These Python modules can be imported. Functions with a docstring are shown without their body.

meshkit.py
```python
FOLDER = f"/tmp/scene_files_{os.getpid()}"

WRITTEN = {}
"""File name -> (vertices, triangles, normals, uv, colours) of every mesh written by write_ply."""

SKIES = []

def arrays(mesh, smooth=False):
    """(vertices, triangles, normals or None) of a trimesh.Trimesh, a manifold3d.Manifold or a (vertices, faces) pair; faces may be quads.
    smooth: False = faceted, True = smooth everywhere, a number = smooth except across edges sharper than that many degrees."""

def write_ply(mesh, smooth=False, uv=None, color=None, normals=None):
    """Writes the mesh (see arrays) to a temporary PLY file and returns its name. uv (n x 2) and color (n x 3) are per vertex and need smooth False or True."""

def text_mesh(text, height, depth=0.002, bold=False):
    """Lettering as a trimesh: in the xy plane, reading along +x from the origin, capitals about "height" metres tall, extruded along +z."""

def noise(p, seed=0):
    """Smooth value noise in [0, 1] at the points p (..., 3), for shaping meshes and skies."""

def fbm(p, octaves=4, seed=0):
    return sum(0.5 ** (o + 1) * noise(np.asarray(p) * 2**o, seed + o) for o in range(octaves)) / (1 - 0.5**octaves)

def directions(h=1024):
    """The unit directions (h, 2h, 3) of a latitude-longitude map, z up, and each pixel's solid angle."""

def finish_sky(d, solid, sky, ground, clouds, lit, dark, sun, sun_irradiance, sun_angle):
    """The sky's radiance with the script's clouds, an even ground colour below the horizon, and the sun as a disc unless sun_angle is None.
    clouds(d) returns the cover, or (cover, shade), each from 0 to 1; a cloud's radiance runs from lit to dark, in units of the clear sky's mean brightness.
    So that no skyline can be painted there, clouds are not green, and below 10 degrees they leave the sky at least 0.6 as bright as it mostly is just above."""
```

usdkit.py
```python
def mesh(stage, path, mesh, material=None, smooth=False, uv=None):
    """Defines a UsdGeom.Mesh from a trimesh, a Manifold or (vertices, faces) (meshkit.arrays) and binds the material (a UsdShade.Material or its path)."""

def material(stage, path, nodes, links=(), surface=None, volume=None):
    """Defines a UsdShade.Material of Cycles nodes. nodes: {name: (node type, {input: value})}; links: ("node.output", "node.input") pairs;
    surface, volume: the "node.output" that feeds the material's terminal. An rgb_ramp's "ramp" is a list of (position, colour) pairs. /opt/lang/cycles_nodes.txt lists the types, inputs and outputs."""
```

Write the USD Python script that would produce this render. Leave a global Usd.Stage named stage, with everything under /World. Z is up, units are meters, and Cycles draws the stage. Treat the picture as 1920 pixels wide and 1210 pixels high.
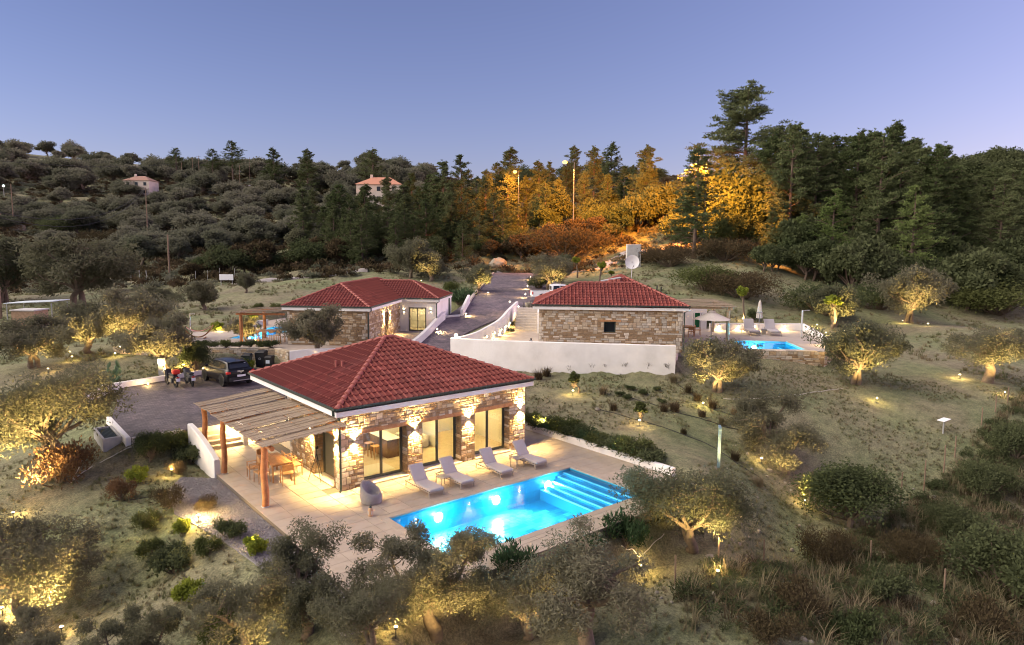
import math, random
import numpy as np, trimesh, shapely
from shapely.geometry import Polygon, LineString
from scipy.interpolate import RBFInterpolator
import manifold3d as m3
import usdkit, meshkit
from pxr import Usd, UsdGeom, UsdLux, UsdShade, Gf, Sdf, Vt

stage = Usd.Stage.CreateInMemory()
UsdGeom.Xform.Define(stage, '/World')
UsdGeom.Scope.Define(stage, '/World/Looks')
rng = np.random.default_rng(7)
# ---------------------------------------------------------------- camera, sky, sun, exposure
CAM = np.array([-11.253, -23.847, 9.515]); F = 1277.96
YAW, PITCH, ROLL = math.radians(39.676), math.radians(6.426), math.radians(0.431)
_f = np.array([math.sin(YAW)*math.cos(PITCH), math.cos(YAW)*math.cos(PITCH), -math.sin(PITCH)])
_r = np.array([math.cos(YAW), -math.sin(YAW), 0]); _u = np.cross(_r, _f)
_c, _s = math.cos(ROLL), math.sin(ROLL)
RT, UP, FW = _c*_r + _s*_u, -_s*_r + _c*_u, _f
cam = UsdGeom.Camera.Define(stage, '/World/camera')
M = np.eye(4); M[0, :3], M[1, :3], M[2, :3], M[3, :3] = RT, UP, -FW, CAM
cam.AddTransformOp().Set(Gf.Matrix4d(*M.ravel().tolist()))
cam.CreateHorizontalApertureAttr(36.0); cam.CreateFocalLengthAttr(36.0*F/1920); cam.CreateVerticalApertureAttr(36.0*645/1024)
cam.CreateClippingRangeAttr(Gf.Vec2f(0.1, 20000)); cam.CreateExposureAttr(1.7)
SUN_EL, SUN_AZ = math.radians(20.0), math.radians(125.0)      # last daylight from the right of the picture
sky_mat = usdkit.material(stage, '/World/Looks/sky_look', {
    's': ('sky_texture', {'sky_type': 'single_scattering', 'sun_disc': False, 'sun_elevation': SUN_EL, 'sun_rotation': SUN_AZ, 'air_density': 1.0, 'aerosol_density': 1.0, 'ozone_density': 6.0}),
    'm': ('mix', {'mix_type': 'multiply', 'fac': 1.0, 'color2': (1.07, .65, .65)}),
    'b': ('background_shader', {'strength': 0.070})}, [('s.color', 'm.color1'), ('m.color', 'b.color')], surface='b.background')
dome = UsdLux.DomeLight.Define(stage, '/World/sky')
UsdShade.MaterialBindingAPI.Apply(dome.GetPrim()).Bind(sky_mat)
sun = UsdLux.DistantLight.Define(stage, '/World/sun')
sun.CreateIntensityAttr(0.8); sun.CreateAngleAttr(100.0); sun.CreateNormalizeAttr(True); sun.CreateColorAttr(Gf.Vec3f(1.0, .86, .70))
sun.AddRotateZOp().Set(-math.degrees(SUN_AZ)); sun.AddRotateXOp().Set(90 - math.degrees(SUN_EL))
# ---------------------------------------------------------------- helpers
HD = np.array([math.sin(YAW), math.cos(YAW)]); RD = np.array([HD[1], -HD[0]])
def ray(px, py):
    return ((px-960)/F)*RT + ((605-py)/F)*UP + FW
def at(px, py, z=None, v=None):
    d = ray(px, py); t = (z-CAM[2])/d[2] if v is None else v/(d[:2] @ HD)
    return CAM + t*d
def wuv(u, v): return CAM[:2] + u*RD + v*HD
def touv(p): q = np.asarray(p)[..., :2] - CAM[:2]; return np.stack([q @ RD, q @ HD], -1)

_names = {}
def path_of(name, parent='/World'):
    k = f'{parent}/{name}'; n = _names.get(k, 0); _names[k] = n + 1
    return k if n == 0 else f'{k}_{n:03d}'
def tag(prim, label=None, cat=None, group=None, kind=None):
    p = prim.GetPrim() if hasattr(prim, 'GetPrim') else prim
    for k, v in (('label', label), ('category', cat), ('group', group), ('kind', kind)):
        if v: p.SetCustomDataByKey(k, v)
    return prim
def P(x): return str(x.GetPath()) if hasattr(x, 'GetPath') else x
def thing(name, label, cat, loc=(0, 0, 0), rz=0.0, group=None, scale=None):
    x = UsdGeom.Xform.Define(stage, path_of(name))
    x.AddTranslateOp().Set(Gf.Vec3d(*[float(a) for a in loc]))
    if rz: x.AddRotateZOp().Set(float(math.degrees(rz)))
    if scale is not None: x.AddScaleOp().Set(Gf.Vec3f(*([scale]*3 if np.ndim(scale) == 0 else scale)))
    return tag(x, label, cat, group)
def part(name, mesh, mat, parent, smooth=False, label=None, kind=None):
    m = usdkit.mesh(stage, path_of(name, P(parent)), mesh, MAT[mat], smooth)
    return tag(m, label, None, None, kind)
def sub(name, parent):
    return UsdGeom.Xform.Define(stage, path_of(name, P(parent)))
def struct(name, mesh, mat, smooth=False, kind='structure'):
    return tag(usdkit.mesh(stage, path_of(name), mesh, MAT[mat], smooth), kind=kind)
def copy_of(src, label, loc, rz=0.0, scale=None, group=None):
    was = src.GetPrim().GetCustomData(); base = src.GetPrim().GetName().rstrip('0123456789').rstrip('_')
    x = UsdGeom.Xform.Define(stage, path_of(base))
    x.GetPrim().GetReferences().AddInternalReference(src.GetPath())
    x.ClearXformOpOrder()
    for n in list(x.GetPrim().GetAuthoredPropertyNames()):
        if n.startswith('xformOp'): x.GetPrim().RemoveProperty(n)
    xf = np.eye(4); s = np.diag([scale]*3 if np.ndim(scale) == 0 and scale else (scale if scale is not None else [1, 1, 1]))
    c, q = math.cos(rz), math.sin(rz); Rz = np.array([[c, q, 0], [-q, c, 0], [0, 0, 1]])
    xf[:3, :3] = s @ Rz; xf[3, :3] = loc
    x.AddTransformOp(UsdGeom.XformOp.PrecisionDouble, 'copy').Set(Gf.Matrix4d(*xf.ravel().tolist()))
    x.SetXformOpOrder([UsdGeom.XformOp(x.GetPrim().GetAttribute('xformOp:transform:copy'))])
    x.GetPrim().SetInstanceable(True)
    return tag(x, label or was.get('label'), was['category'], group or was.get('group'))

class MB:
    'collects pieces of one mesh'
    def __init__(s): s.v, s.f, s.n = [], [], 0
    def add(s, v, f):
        v, f = np.asarray(v, float), np.asarray(f, int)
        if f.shape[1] == 4: f = np.vstack([f[:, [0, 1, 2]], f[:, [0, 2, 3]]])
        s.v.append(v); s.f.append(f + s.n); s.n += len(v); return s
    def tm(s, m): return s.add(m.vertices, m.faces)
    def box(s, lo, hi):
        (x0, y0, z0), (x1, y1, z1) = np.minimum(lo, hi), np.maximum(lo, hi)
        v = [(x, y, z) for z in (z0, z1) for y in (y0, y1) for x in (x0, x1)]
        return s.add(v, [(0, 2, 3, 1), (4, 5, 7, 6), (0, 1, 5, 4), (2, 6, 7, 3), (0, 4, 6, 2), (1, 3, 7, 5)])
    def rbox(s, lo, hi, b=.02):
        'box with chamfered edges'
        lo, hi = np.minimum(lo, hi).astype(float), np.maximum(lo, hi).astype(float); b = min(b, .45*(hi-lo).min())
        pts = []
        for k in range(3):
            for sx in (0, 1):
                for sy in (0, 1):
                    for sz in (0, 1):
                        q = np.where([sx, sy, sz], hi-b, lo+b).astype(float); q[k] = (hi if (sx, sy, sz)[k] else lo)[k]; pts.append(q)
        return s.tm(trimesh.convex.convex_hull(np.array(pts)))
    def bar(s, a, b, w, h=None, up=(0, 0, 1)):
        'square bar from a to b'
        a, b = np.asarray(a, float), np.asarray(b, float); d = b-a; L = np.linalg.norm(d); d = d/L
        up = np.asarray(up, float); x = np.cross(d, up)
        if np.linalg.norm(x) < 1e-6: x = np.cross(d, (1, 0, 0))
        x /= np.linalg.norm(x); y = np.cross(x, d); h = h or w
        v = [p + sx*x*w/2 + sy*y*h/2 for p in (a, b) for sx, sy in ((-1, -1), (1, -1), (1, 1), (-1, 1))]
        return s.add(v, [(0, 3, 2, 1), (4, 5, 6, 7), (0, 1, 5, 4), (1, 2, 6, 5), (2, 3, 7, 6), (3, 0, 4, 7)])
    def tube(s, pts, r, n=8, cap=True):
        pts = np.asarray(pts, float); r = np.broadcast_to(r, len(pts)).astype(float)
        t = np.gradient(pts, axis=0); t /= np.maximum(np.linalg.norm(t, axis=1, keepdims=True), 1e-9)
        ref = np.array([0, 0, 1.0]) if abs(t[0][2]) < .9 else np.array([1.0, 0, 0])
        V = []
        x = np.cross(t[0], ref)
        for i in range(len(pts)):
            x = x - t[i]*(x @ t[i]); x /= max(np.linalg.norm(x), 1e-9); y = np.cross(t[i], x)
            for k in range(n):
                a = 2*math.pi*k/n; V.append(pts[i] + r[i]*(math.cos(a)*x + math.sin(a)*y))
        Fc = [(i*n+k, i*n+(k+1) % n, (i+1)*n+(k+1) % n, (i+1)*n+k) for i in range(len(pts)-1) for k in range(n)]
        s.add(V, Fc)
        if cap:
            for i, o in ((0, 1), (len(pts)-1, -1)):
                ring = np.array(V[i*n:(i+1)*n]); s.add(np.vstack([ring, ring.mean(0)]), [((k+1) % n, k, n) if o == 1 else (k, (k+1) % n, n) for k in range(n)])
        return s
    def lathe(s, prof, n=16, c=(0, 0, 0)):
        prof = np.asarray(prof, float); V = []
        for r, z in prof:
            for k in range(n): V.append((c[0]+r*math.cos(2*math.pi*k/n), c[1]+r*math.sin(2*math.pi*k/n), c[2]+z))
        return s.add(V, [(i*n+k, i*n+(k+1) % n, (i+1)*n+(k+1) % n, (i+1)*n+k) for i in range(len(prof)-1) for k in range(n)])
    def prism(s, poly, z0, z1):
        g = poly if isinstance(poly, Polygon) else Polygon(poly)
        m = trimesh.creation.extrude_polygon(g.buffer(0), z1-z0, engine='earcut'); m.apply_translation((0, 0, z0)); return s.tm(m)
    def out(s):
        return (np.vstack(s.v), np.vstack(s.f))
def place(mesh, loc=(0, 0, 0), rz=0.0):
    v, f = mesh; c, q = math.cos(rz), math.sin(rz)
    return (np.asarray(v) @ np.array([[c, q, 0], [-q, c, 0], [0, 0, 1]]) + np.asarray(loc), f)
def icos(c, r, sub=2, jit=0.0, seed=0):
    m = trimesh.creation.icosphere(sub); v = np.array(m.vertices)
    if jit: v = v*(1 + jit*(meshkit.fbm(v*1.7+seed*3.1, 3, seed)[:, None]-.5)*2)
    return (v*np.asarray(r) + np.asarray(c), np.array(m.faces))

# ---------------------------------------------------------------- materials
MAT = {}
def mat(name, color=None, rough=.8, noise=None, bump=None, island=None, rand=None, metal=0.0, extra=None, spec=.35, coat=0, emit=None):
    'colour, optionally mixed by object noise, per-island and per-object random value, with fine bump'
    n = {'p': ('principled_bsdf', {'roughness': rough, 'metallic': metal, 'specular_ior_level': spec, 'base_color': color, 'coat_weight': coat, **(extra or {})})}
    L = []; cur = None
    if noise or bump:
        n['g'] = ('texture_coordinate', {})
    def mixin(k, fac, col2):
        nonlocal cur
        n[k] = ('mix', {'mix_type': 'mix', 'color1': color, 'color2': col2})
        if cur: L.append((cur, k+'.color1'))
        L.append((fac, k+'.fac')); cur = k+'.color'
    for i, (scale, col2, lo, hi) in enumerate(noise or []):
        n[f'n{i}'] = ('noise_texture', {'scale': scale, 'detail': 4.0, 'roughness': .6})
        n[f'r{i}'] = ('map_range', {'from_min': lo, 'from_max': hi, 'clamp': True})
        L += [('g.object', f'n{i}.vector'), (f'n{i}.fac', f'r{i}.value')]; mixin(f'm{i}', f'r{i}.result', col2)
    if island:
        n['ge'] = ('geometry', {}); 
        n['ri'] = ('rgb_ramp', {'ramp': island, 'interpolate': True}); L.append(('ge.random_per_island', 'ri.fac'))
        n['mi'] = ('mix', {'mix_type': 'multiply', 'fac': 1.0, 'color1': color})
        if cur: L.append((cur, 'mi.color1'))
        L.append(('ri.color', 'mi.color2')); cur = 'mi.color'
    if rand:
        n['ob'] = ('object_info', {}); n['ro'] = ('rgb_ramp', {'ramp': rand, 'interpolate': True}); L.append(('ob.random', 'ro.fac'))
        n['mo'] = ('mix', {'mix_type': 'multiply', 'fac': 1.0, 'color1': color})
        if cur: L.append((cur, 'mo.color1'))
        L.append(('ro.color', 'mo.color2')); cur = 'mo.color'
    if cur: L.append((cur, 'p.base_color'))
    if bump:
        n['bn'] = ('noise_texture', {'scale': bump[0], 'detail': 5.0, 'roughness': .65}); n['bp'] = ('bump', {'strength': bump[1], 'distance': bump[2]})
        L += [('g.object', 'bn.vector'), ('bn.fac', 'bp.height'), ('bp.normal', 'p.normal')]
    MAT[name] = usdkit.material(stage, f'/World/Looks/{name}', n, L, surface='p.BSDF'); return MAT[name]
V2 = lambda a, b: [(0, (a,)*3), (1, (b,)*3)]
mat('mortar', (.22, .17, .12), .95, noise=[(6, (.22, .17, .12), .4, .7)], bump=(40, .4, .02))
for k, c in {'stone_beige': (.47, .38, .27), 'stone_grey': (.42, .375, .31), 'stone_ochre': (.45, .33, .20), 'stone_light': (.53, .46, .37), 'stone_brown': (.40, .30, .205)}.items():
    mat(k, c, .9, noise=[(7, tuple(.62*x for x in c), .45, .72), (22, tuple(min(1, 1.25*x) for x in c), .55, .75)], bump=(30, .5, .02), rand=V2(.8, 1.15))
mat('stone_mixed', (.46, .37, .26), .9, noise=[(5, (.30, .22, .14), .45, .7)], bump=(30, .5, .02), island=[(0, (.62, .52, .42)), (.35, (1, .9, .78)), (.7, (.95, .95, .95)), (1, (1.25, 1.2, 1.1))])
for k, c in {'tile_red': (.20, .052, .043), 'tile_dark': (.175, .043, .036), 'tile_rose': (.235, .066, .055)}.items():
    mat(k, c, .8, noise=[(9, tuple(.82*x for x in c), .45, .75), (.8, tuple(.75*x+.012 for x in c), .5, .75)], bump=(60, .25, .01), rand=V2(.84, 1.18), spec=.2)
mat('tile_mixed', (.20, .052, .043), .8, spec=.2, noise=[(9, (.165, .048, .039), .45, .75)], island=V2(.9, 1.1), bump=(60, .25, .01))
mat('ridge', (.29, .10, .08), .7, noise=[(12, (.30, .07, .055), .4, .75)], bump=(40, .3, .01))
mat('roof_deck', (.10, .035, .03), .9)
mat('plaster', (.74, .715, .70), .85, noise=[(.7, (.60, .575, .555), .42, .72), (14, (.68, .66, .64), .5, .7)], bump=(25, .12, .01))  # broad stain blotches strengthened to paint in mottled tree shade
mat('fascia', (.68, .67, .66), .7, noise=[(2, (.60, .59, .58), .5, .8)])
mat('gutter', (.045, .06, .05), .4, metal=.3)
mat('dark_frame', (.10, .105, .085), .45, metal=.3)
mat('deck_tile', (.37, .305, .24), .7, noise=[(2.2, (.305, .25, .195), .42, .7), (60, (.42, .35, .28), .5, .7)], rand=V2(.93, 1.05), bump=(80, .12, .004))
mat('deck_mixed', (.37, .305, .24), .7, noise=[(2.2, (.305, .25, .195), .42, .7), (60, (.42, .35, .28), .5, .7)], island=V2(.93, 1.05), bump=(80, .12, .004))
mat('grout', (.13, .105, .085), .95)
mat('coping', (.48, .42, .36), .7, noise=[(4, (.40, .345, .295), .45, .7)])
mat('wood_post', (.40, .17, .07), .75, noise=[(5, (.27, .10, .04), .4, .7), (30, (.48, .23, .10), .55, .7)], bump=(26, .4, .01))
mat('wood_table', (.46, .25, .10), .55, noise=[(8, (.36, .18, .07), .4, .7)], rand=V2(.9, 1.1))
mat('wood_lintel', (.42, .22, .10), .7, noise=[(6, (.30, .14, .06), .4, .7)], bump=(30, .3, .01))
mat('pale_wood', (.46, .36, .24), .75, noise=[(7, (.36, .27, .18), .4, .7)])
mat('reed', (.42, .325, .235), .95, noise=[(3, (.33, .25, .18), .4, .7), (30, (.52, .42, .31), .55, .75)], island=V2(.65, 1.2))
mat('reed_dark', (.16, .12, .09), .95)
mat('black_paint', (.006, .006, .007), .3, spec=.25, coat=.25)
mat('black_plastic', (.02, .02, .021), .55)
mat('tyre', (.018, .018, .018), .85)
mat('wheel_rim', (.06, .06, .065), .35, metal=.8)
mat('chrome', (.7, .7, .7), .2, metal=1.0)
mat('white_paint', (.78, .79, .80), .3, coat=.6)
mat('car_glass', (.015, .018, .022), .06, spec=.6)
mat('red_lamp', (.45, .02, .015), .25, spec=.6)
mat('red_plastic', (.50, .03, .02), .4)
mat('plate_white', (.75, .76, .78), .4)
mat('sticker', (.55, .62, .68), .5)
mat('metal_grey', (.32, .32, .33), .45, metal=.7)
mat('galvanised', (.42, .42, .42), .55, metal=.4)
mat('cushion', (.42, .385, .385), .95, noise=[(60, (.35, .32, .32), .4, .7)], bump=(140, .4, .004))
mat('lounger_frame', (.34, .29, .23), .5, metal=.2)
mat('beanbag', (.27, .25, .25), .95, noise=[(50, (.15, .14, .14), .4, .7)], bump=(120, .4, .004))
mat('canvas', (.55, .50, .45), .9, noise=[(10, (.48, .43, .39), .4, .7)])
mat('concrete', (.42, .41, .40), .9, noise=[(3, (.34, .33, .32), .4, .7)], bump=(30, .3, .01))
mat('interior_white', (.80, .76, .66), .8)
mat('interior_floor', (.55, .46, .33), .5, noise=[(3, (.48, .40, .28), .4, .7)])
mat('interior_wood', (.22, .13, .065), .5, noise=[(6, (.15, .085, .04), .4, .7)])
mat('worktop', (.82, .80, .74), .3)
mat('sofa', (.62, .60, .54), .95)
mat('kitchen_steel', (.6, .6, .6), .3, metal=1.0)
mat('terracotta', (.40, .17, .09), .8)
mat('lantern_glow', (.45, .28, .16), .6)  # plain warm brown of the lantern body
mat('green_cloth', (.02, .16, .06), .8)
mat('cable_white', (.55, .52, .46), .7)
mat('hose_black', (.03, .028, .025), .7)
mat('rock', (.27, .24, .19), .95, noise=[(3, (.2, .175, .14), .4, .7), (20, (.33, .30, .25), .55, .75)], bump=(15, .6, .04), rand=V2(.8, 1.15))
mat('gravel', (.52, .48, .48), .95, noise=[(30, (.26, .24, .26), .4, .65)], island=V2(.5, 1.5))
mat('lamp_post', (.14, .14, .14), .6)
mat('dull_grey', (.09, .09, .085), .6)
mat('pole_wood', (.23, .16, .11), .9, noise=[(8, (.17, .115, .08), .4, .7)])
mat('far_wall', (.55, .47, .40), .9, noise=[(1, (.46, .39, .33), .4, .7)])
mat('far_roof', (.28, .16, .12), .9)
mat('orange_roof', (.42, .20, .13), .9)
mat('sign_white', (.80, .80, .82), .6)
mat('shed', (.30, .20, .13), .9, noise=[(4, (.2, .13, .08), .4, .7)])
def emitter(name, col, s):
    MAT[name] = usdkit.material(stage, f'/World/Looks/{name}', {'e': ('emission', {'color': col, 'strength': s})}, surface='e.emission')
WARM = (1.0, .67, .24)
emitter('bulb', (1, .74, .40), 40); emitter('sodium_bulb', (1, .46, .10), 1.7); emitter('pool_lens', (.75, .93, 1), 25); emitter('cove', (1, .82, .52), 6); emitter('globe_glow', (1, .78, .45), 9); emitter('far_lamp', (.8, 1, .95), 5)
# window glass: mostly clear, mirrors a little
MAT['glass'] = usdkit.material(stage, '/World/Looks/glass', {'f': ('fresnel', {'IOR': 1.45}), 't': ('transparent_bsdf', {'color': (.96, .97, .95)}), 'g': ('glossy_bsdf', {'color': (.9, .9, .9), 'roughness': .02}), 'm': ('mix_closure', {})},
    [('f.fac', 'm.fac'), ('t.BSDF', 'm.closure1'), ('g.BSDF', 'm.closure2')], surface='m.closure')
def water(name, tint):
    MAT[name] = usdkit.material(stage, f'/World/Looks/{name}', {'f': ('fresnel', {'IOR': 1.33}), 't': ('transparent_bsdf', {'color': tint}), 'g': ('glossy_bsdf', {'color': (1, 1, 1), 'roughness': .03}), 'm': ('mix_closure', {}),
        'c': ('texture_coordinate', {}), 'n': ('noise_texture', {'scale': 1.1, 'detail': 3.0}), 'b': ('bump', {'strength': .22, 'distance': .05})},
        [('c.object', 'n.vector'), ('n.fac', 'b.height'), ('b.normal', 'f.normal'), ('b.normal', 'g.normal'), ('f.fac', 'm.fac'), ('t.BSDF', 'm.closure1'), ('g.BSDF', 'm.closure2')], surface='m.closure')
water('water', (.27, .79, .98))
mat('pool_tile', (.08, .41, .555), .35, island=[(0, (.55, .8, .85)), (.5, (1, 1, 1)), (1, (1.7, 1.25, 1.12))])
mat('pool_step', (.85, .93, .95), .4)
def leaf(name, c, var=(.6, 1.5), hue=None, trans=.3, back=None):
    'leaves: diffuse mixed with translucent, each leaf its own tone'
    r = [(0, tuple(var[0]*x for x in c)), (.5, c), (1, tuple(min(1, var[1]*x) for x in (back or c)))]
    MAT[name] = usdkit.material(stage, f'/World/Looks/{name}', {'ge': ('geometry', {}), 'r': ('rgb_ramp', {'ramp': r}), 'ob': ('object_info', {}), 'ro': ('rgb_ramp', {'ramp': [(0, (.75, .78, .72)), (1, (1.2, 1.12, 1.15))]}), 'mo': ('mix', {'mix_type': 'multiply', 'fac': 1.0}),
        'd': ('diffuse_bsdf', {}), 't': ('translucent_bsdf', {}), 'm': ('mix_closure', {'fac': trans})},
        [('ge.random_per_island', 'r.fac'), ('r.color', 'mo.color1'), ('ob.random', 'ro.fac'), ('ro.color', 'mo.color2'), ('mo.color', 'd.color'), ('mo.color', 't.color'), ('d.BSDF', 'm.closure1'), ('t.BSDF', 'm.closure2')], surface='m.closure')
leaf('olive_leaf', (0.32, 0.325, 0.215), (.4, 1.5), back=(.44, .45, .36), trans=.38)
leaf('olive_far', (0.36, 0.375, 0.27), (.4, 1.45), back=(.48, .49, .42), trans=.4)
leaf('shrub_leaf', (0.175, 0.210, 0.079), (.5, 1.6))
leaf('bright_leaf', (0.350, 0.420, 0.070), (.6, 1.5))
leaf('oleander_leaf', (0.105, 0.175, 0.088), (.5, 1.6))
leaf('dark_shrub', (0.15, 0.185, 0.09), (.5, 1.6))
leaf('brown_shrub', (0.16, 0.125, 0.075), (.5, 1.6), trans=.15)
leaf('pine_needle', (0.18, 0.225, 0.105), (.5, 1.7), trans=.12)
leaf('pine_young', (0.23, 0.31, 0.11), (.5, 1.7), trans=.15)
leaf('dry_grass', (0.37, 0.325, 0.20), (.5, 1.5), trans=.25)
leaf('green_grass', (0.31, 0.325, 0.17), (.5, 1.5), trans=.25)
leaf('red_shrub', (0.30, 0.18, 0.10), (.5, 1.5))
mat('bark', (.15, .115, .085), .95, noise=[(6, (.09, .07, .05), .4, .7)], bump=(14, .8, .03))
mat('pine_bark', (.12, .085, .065), .95, noise=[(4, (.07, .05, .04), .4, .7)], bump=(8, .8, .04))
# ---------------------------------------------------------------- terrain
def atx(px, v, z):
    w = v*math.cos(PITCH) + (CAM[2]-z)*math.sin(PITCH)
    py = 605 + F*((CAM[2]-z)*math.cos(PITCH) - v*math.sin(PITCH))/w
    u = ((px-960) + ROLL*(py-605))/F*w
    x, y = wuv(u, v); return np.array([x, y, z])
def xy(px, v, z): return tuple(atx(px, v, z)[:2])
# (px, py, distance along the view): ground seen in the photograph
_pts = [(100, 1180, 18.6), (300, 1100, 20.5), (200, 900, 27.5), (60, 830, 33), (350, 950, 25.2), (40, 1000, 24), (640, 1190, 18.8), (900, 1190, 19.6), (1150, 1120, 21.8), (1260, 1000, 24.5), (1400, 900, 29.8), (1330, 850, 31.5),
    (1420, 1040, 26), (1500, 950, 29.5), (1700, 830, 36), (1640, 900, 33), (1800, 760, 40), (1500, 760, 38.5), (1300, 760, 38.5), (1180, 730, 40.5), (1050, 720, 42), (1420, 690, 46), (1650, 700, 47), (1850, 715, 45), (1700, 640, 60), (1850, 620, 64), (1600, 610, 70),
    (230, 690, 44), (120, 680, 46), (60, 640, 55), (200, 640, 54), (310, 610, 60), (120, 600, 72), (60, 560, 90), (250, 570, 84), (420, 575, 74), (480, 550, 84), (620, 520, 98), (760, 520, 98), (330, 545, 96), (180, 530, 118), (40, 525, 140), (300, 510, 125), (450, 505, 120),
    (880, 545, 86), (860, 500, 108), (1000, 498, 112), (1120, 520, 92), (1100, 490, 110), (1230, 480, 108), (1300, 545, 78), (1420, 560, 76), (1350, 500, 92), (1550, 590, 72), (1500, 540, 84), (1750, 590, 84), (1870, 560, 92),
    (1150, 440, 120), (1000, 440, 132), (1340, 450, 112), (1440, 450, 112), (1280, 395, 140), (1160, 400, 140), (850, 440, 145), (720, 450, 150), (600, 440, 165), (1600, 480, 112), (1800, 470, 118), (1900, 440, 130),
    (100, 480, 165), (60, 400, 230), (250, 470, 165), (380, 430, 190), (150, 430, 195), (520, 400, 220), (30, 330, 300), (260, 352, 275), (440, 345, 300), (620, 355, 270), (20, 285, 380), (180, 305, 390), (330, 318, 400), (460, 325, 380), (560, 322, 370), (680, 330, 300), (730, 385, 215), (860, 345, 260), (1000, 345, 260), (1150, 335, 300), (1350, 345, 250), (1600, 350, 230), (1830, 318, 320), (1910, 312, 330), (1750, 340, 250)]
_c = [(*touv(at(px, py, v=v)), at(px, py, v=v)[2]) for px, py, v in _pts]
_c += [(-60, 20, -1.2), (-60, 5, -2), (0, 0, -3), (0, 10, -2.4), (40, 5, -5), (30, 14, -4.2), (24, 22, -3.6), (17, 17, -3.2), (14, 24, -2.3), (30, 30, -3.4), (44, 34, -3.5), (60, 50, -3), (70, 20, -6), (-80, 60, 0), (90, 70, -1), (110, 120, 6), (-130, 120, 4), (-200, 250, 30), (250, 250, 25), (300, 420, 55), (-300, 420, 62), (-420, 380, 66), (-20, 480, 40), (120, 480, 42), (320, 700, 60), (-320, 700, 70), (0, 800, 45), (0, -60, -8), (-150, -40, -5), (150, -40, -12), (-14.5, 24, -.25), (-10, 20, -.5), (-20, 30, .2), (3, 19.8, -1.0), (-4, 17, -1.2), (8, 21.5, -1.1), (9, 27, -.6), (9, 32, -.1), (6, 38, .7)]
_c = np.array(_c)
_w = lambda p: np.stack([np.arcsinh(p[..., 0]/60)*60, np.arcsinh(p[..., 1]/80)*80], -1)
_rbf = RBFInterpolator(_w(_c[:, :2]), _c[:, 2], kernel='thin_plate_spline', smoothing=.6)

TERR = Polygon([(-3.18, -3.05), (-3.3, -3.05), (-3.3, -8.75), (11.55, -8.75), (11.55, 9.6), (-3.18, 9.6)])
GRAVEL = Polygon([(-3.2, 4.95), (-4.3, 6.0), (-5.15, 4.6), (-5.5, 2.0), (-4.9, -1.0), (-4.6, -3.6), (-4.2, -9.0), (-3.32, -9.0), (-3.32, -3.0), (-3.2, -3.0)])
PARK = Polygon([(-5.43, 9.63), (-3.0, 9.63), (12.5, 9.63), xy(850, 46, .9), xy(740, 47.5, .9), xy(560, 45.5, .9), (4.6, 24.6), (1.2, 23.4), (-3.72, 21.82), (-5.43, 14.1)])
V2P = Polygon([xy(350, 48.2, 2), xy(515, 48.2, 2), xy(543, 46.3, 2), xy(640, 46.6, 2), xy(760, 50.5, 2), xy(795, 54, 2), xy(828, 61, 2), xy(868, 62.5, 2), xy(885, 76, 2), xy(600, 76, 2), xy(480, 65, 2), xy(430, 58.5, 2), xy(362, 57.5, 2), xy(345, 52, 2)])
V3P = Polygon([xy(850, 46.3, 2.35), xy(1266, 43.5, 2.35), xy(1272, 46.5, 2.35), xy(1566, 46.7, 2.35), xy(1580, 48, 2.35), xy(1500, 59.5, 2.35), xy(1275, 60, 2.35), xy(1275, 66, 2.35), xy(1000, 66, 2.35), xy(985, 59, 2.35), xy(935, 54, 2.35)])
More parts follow.
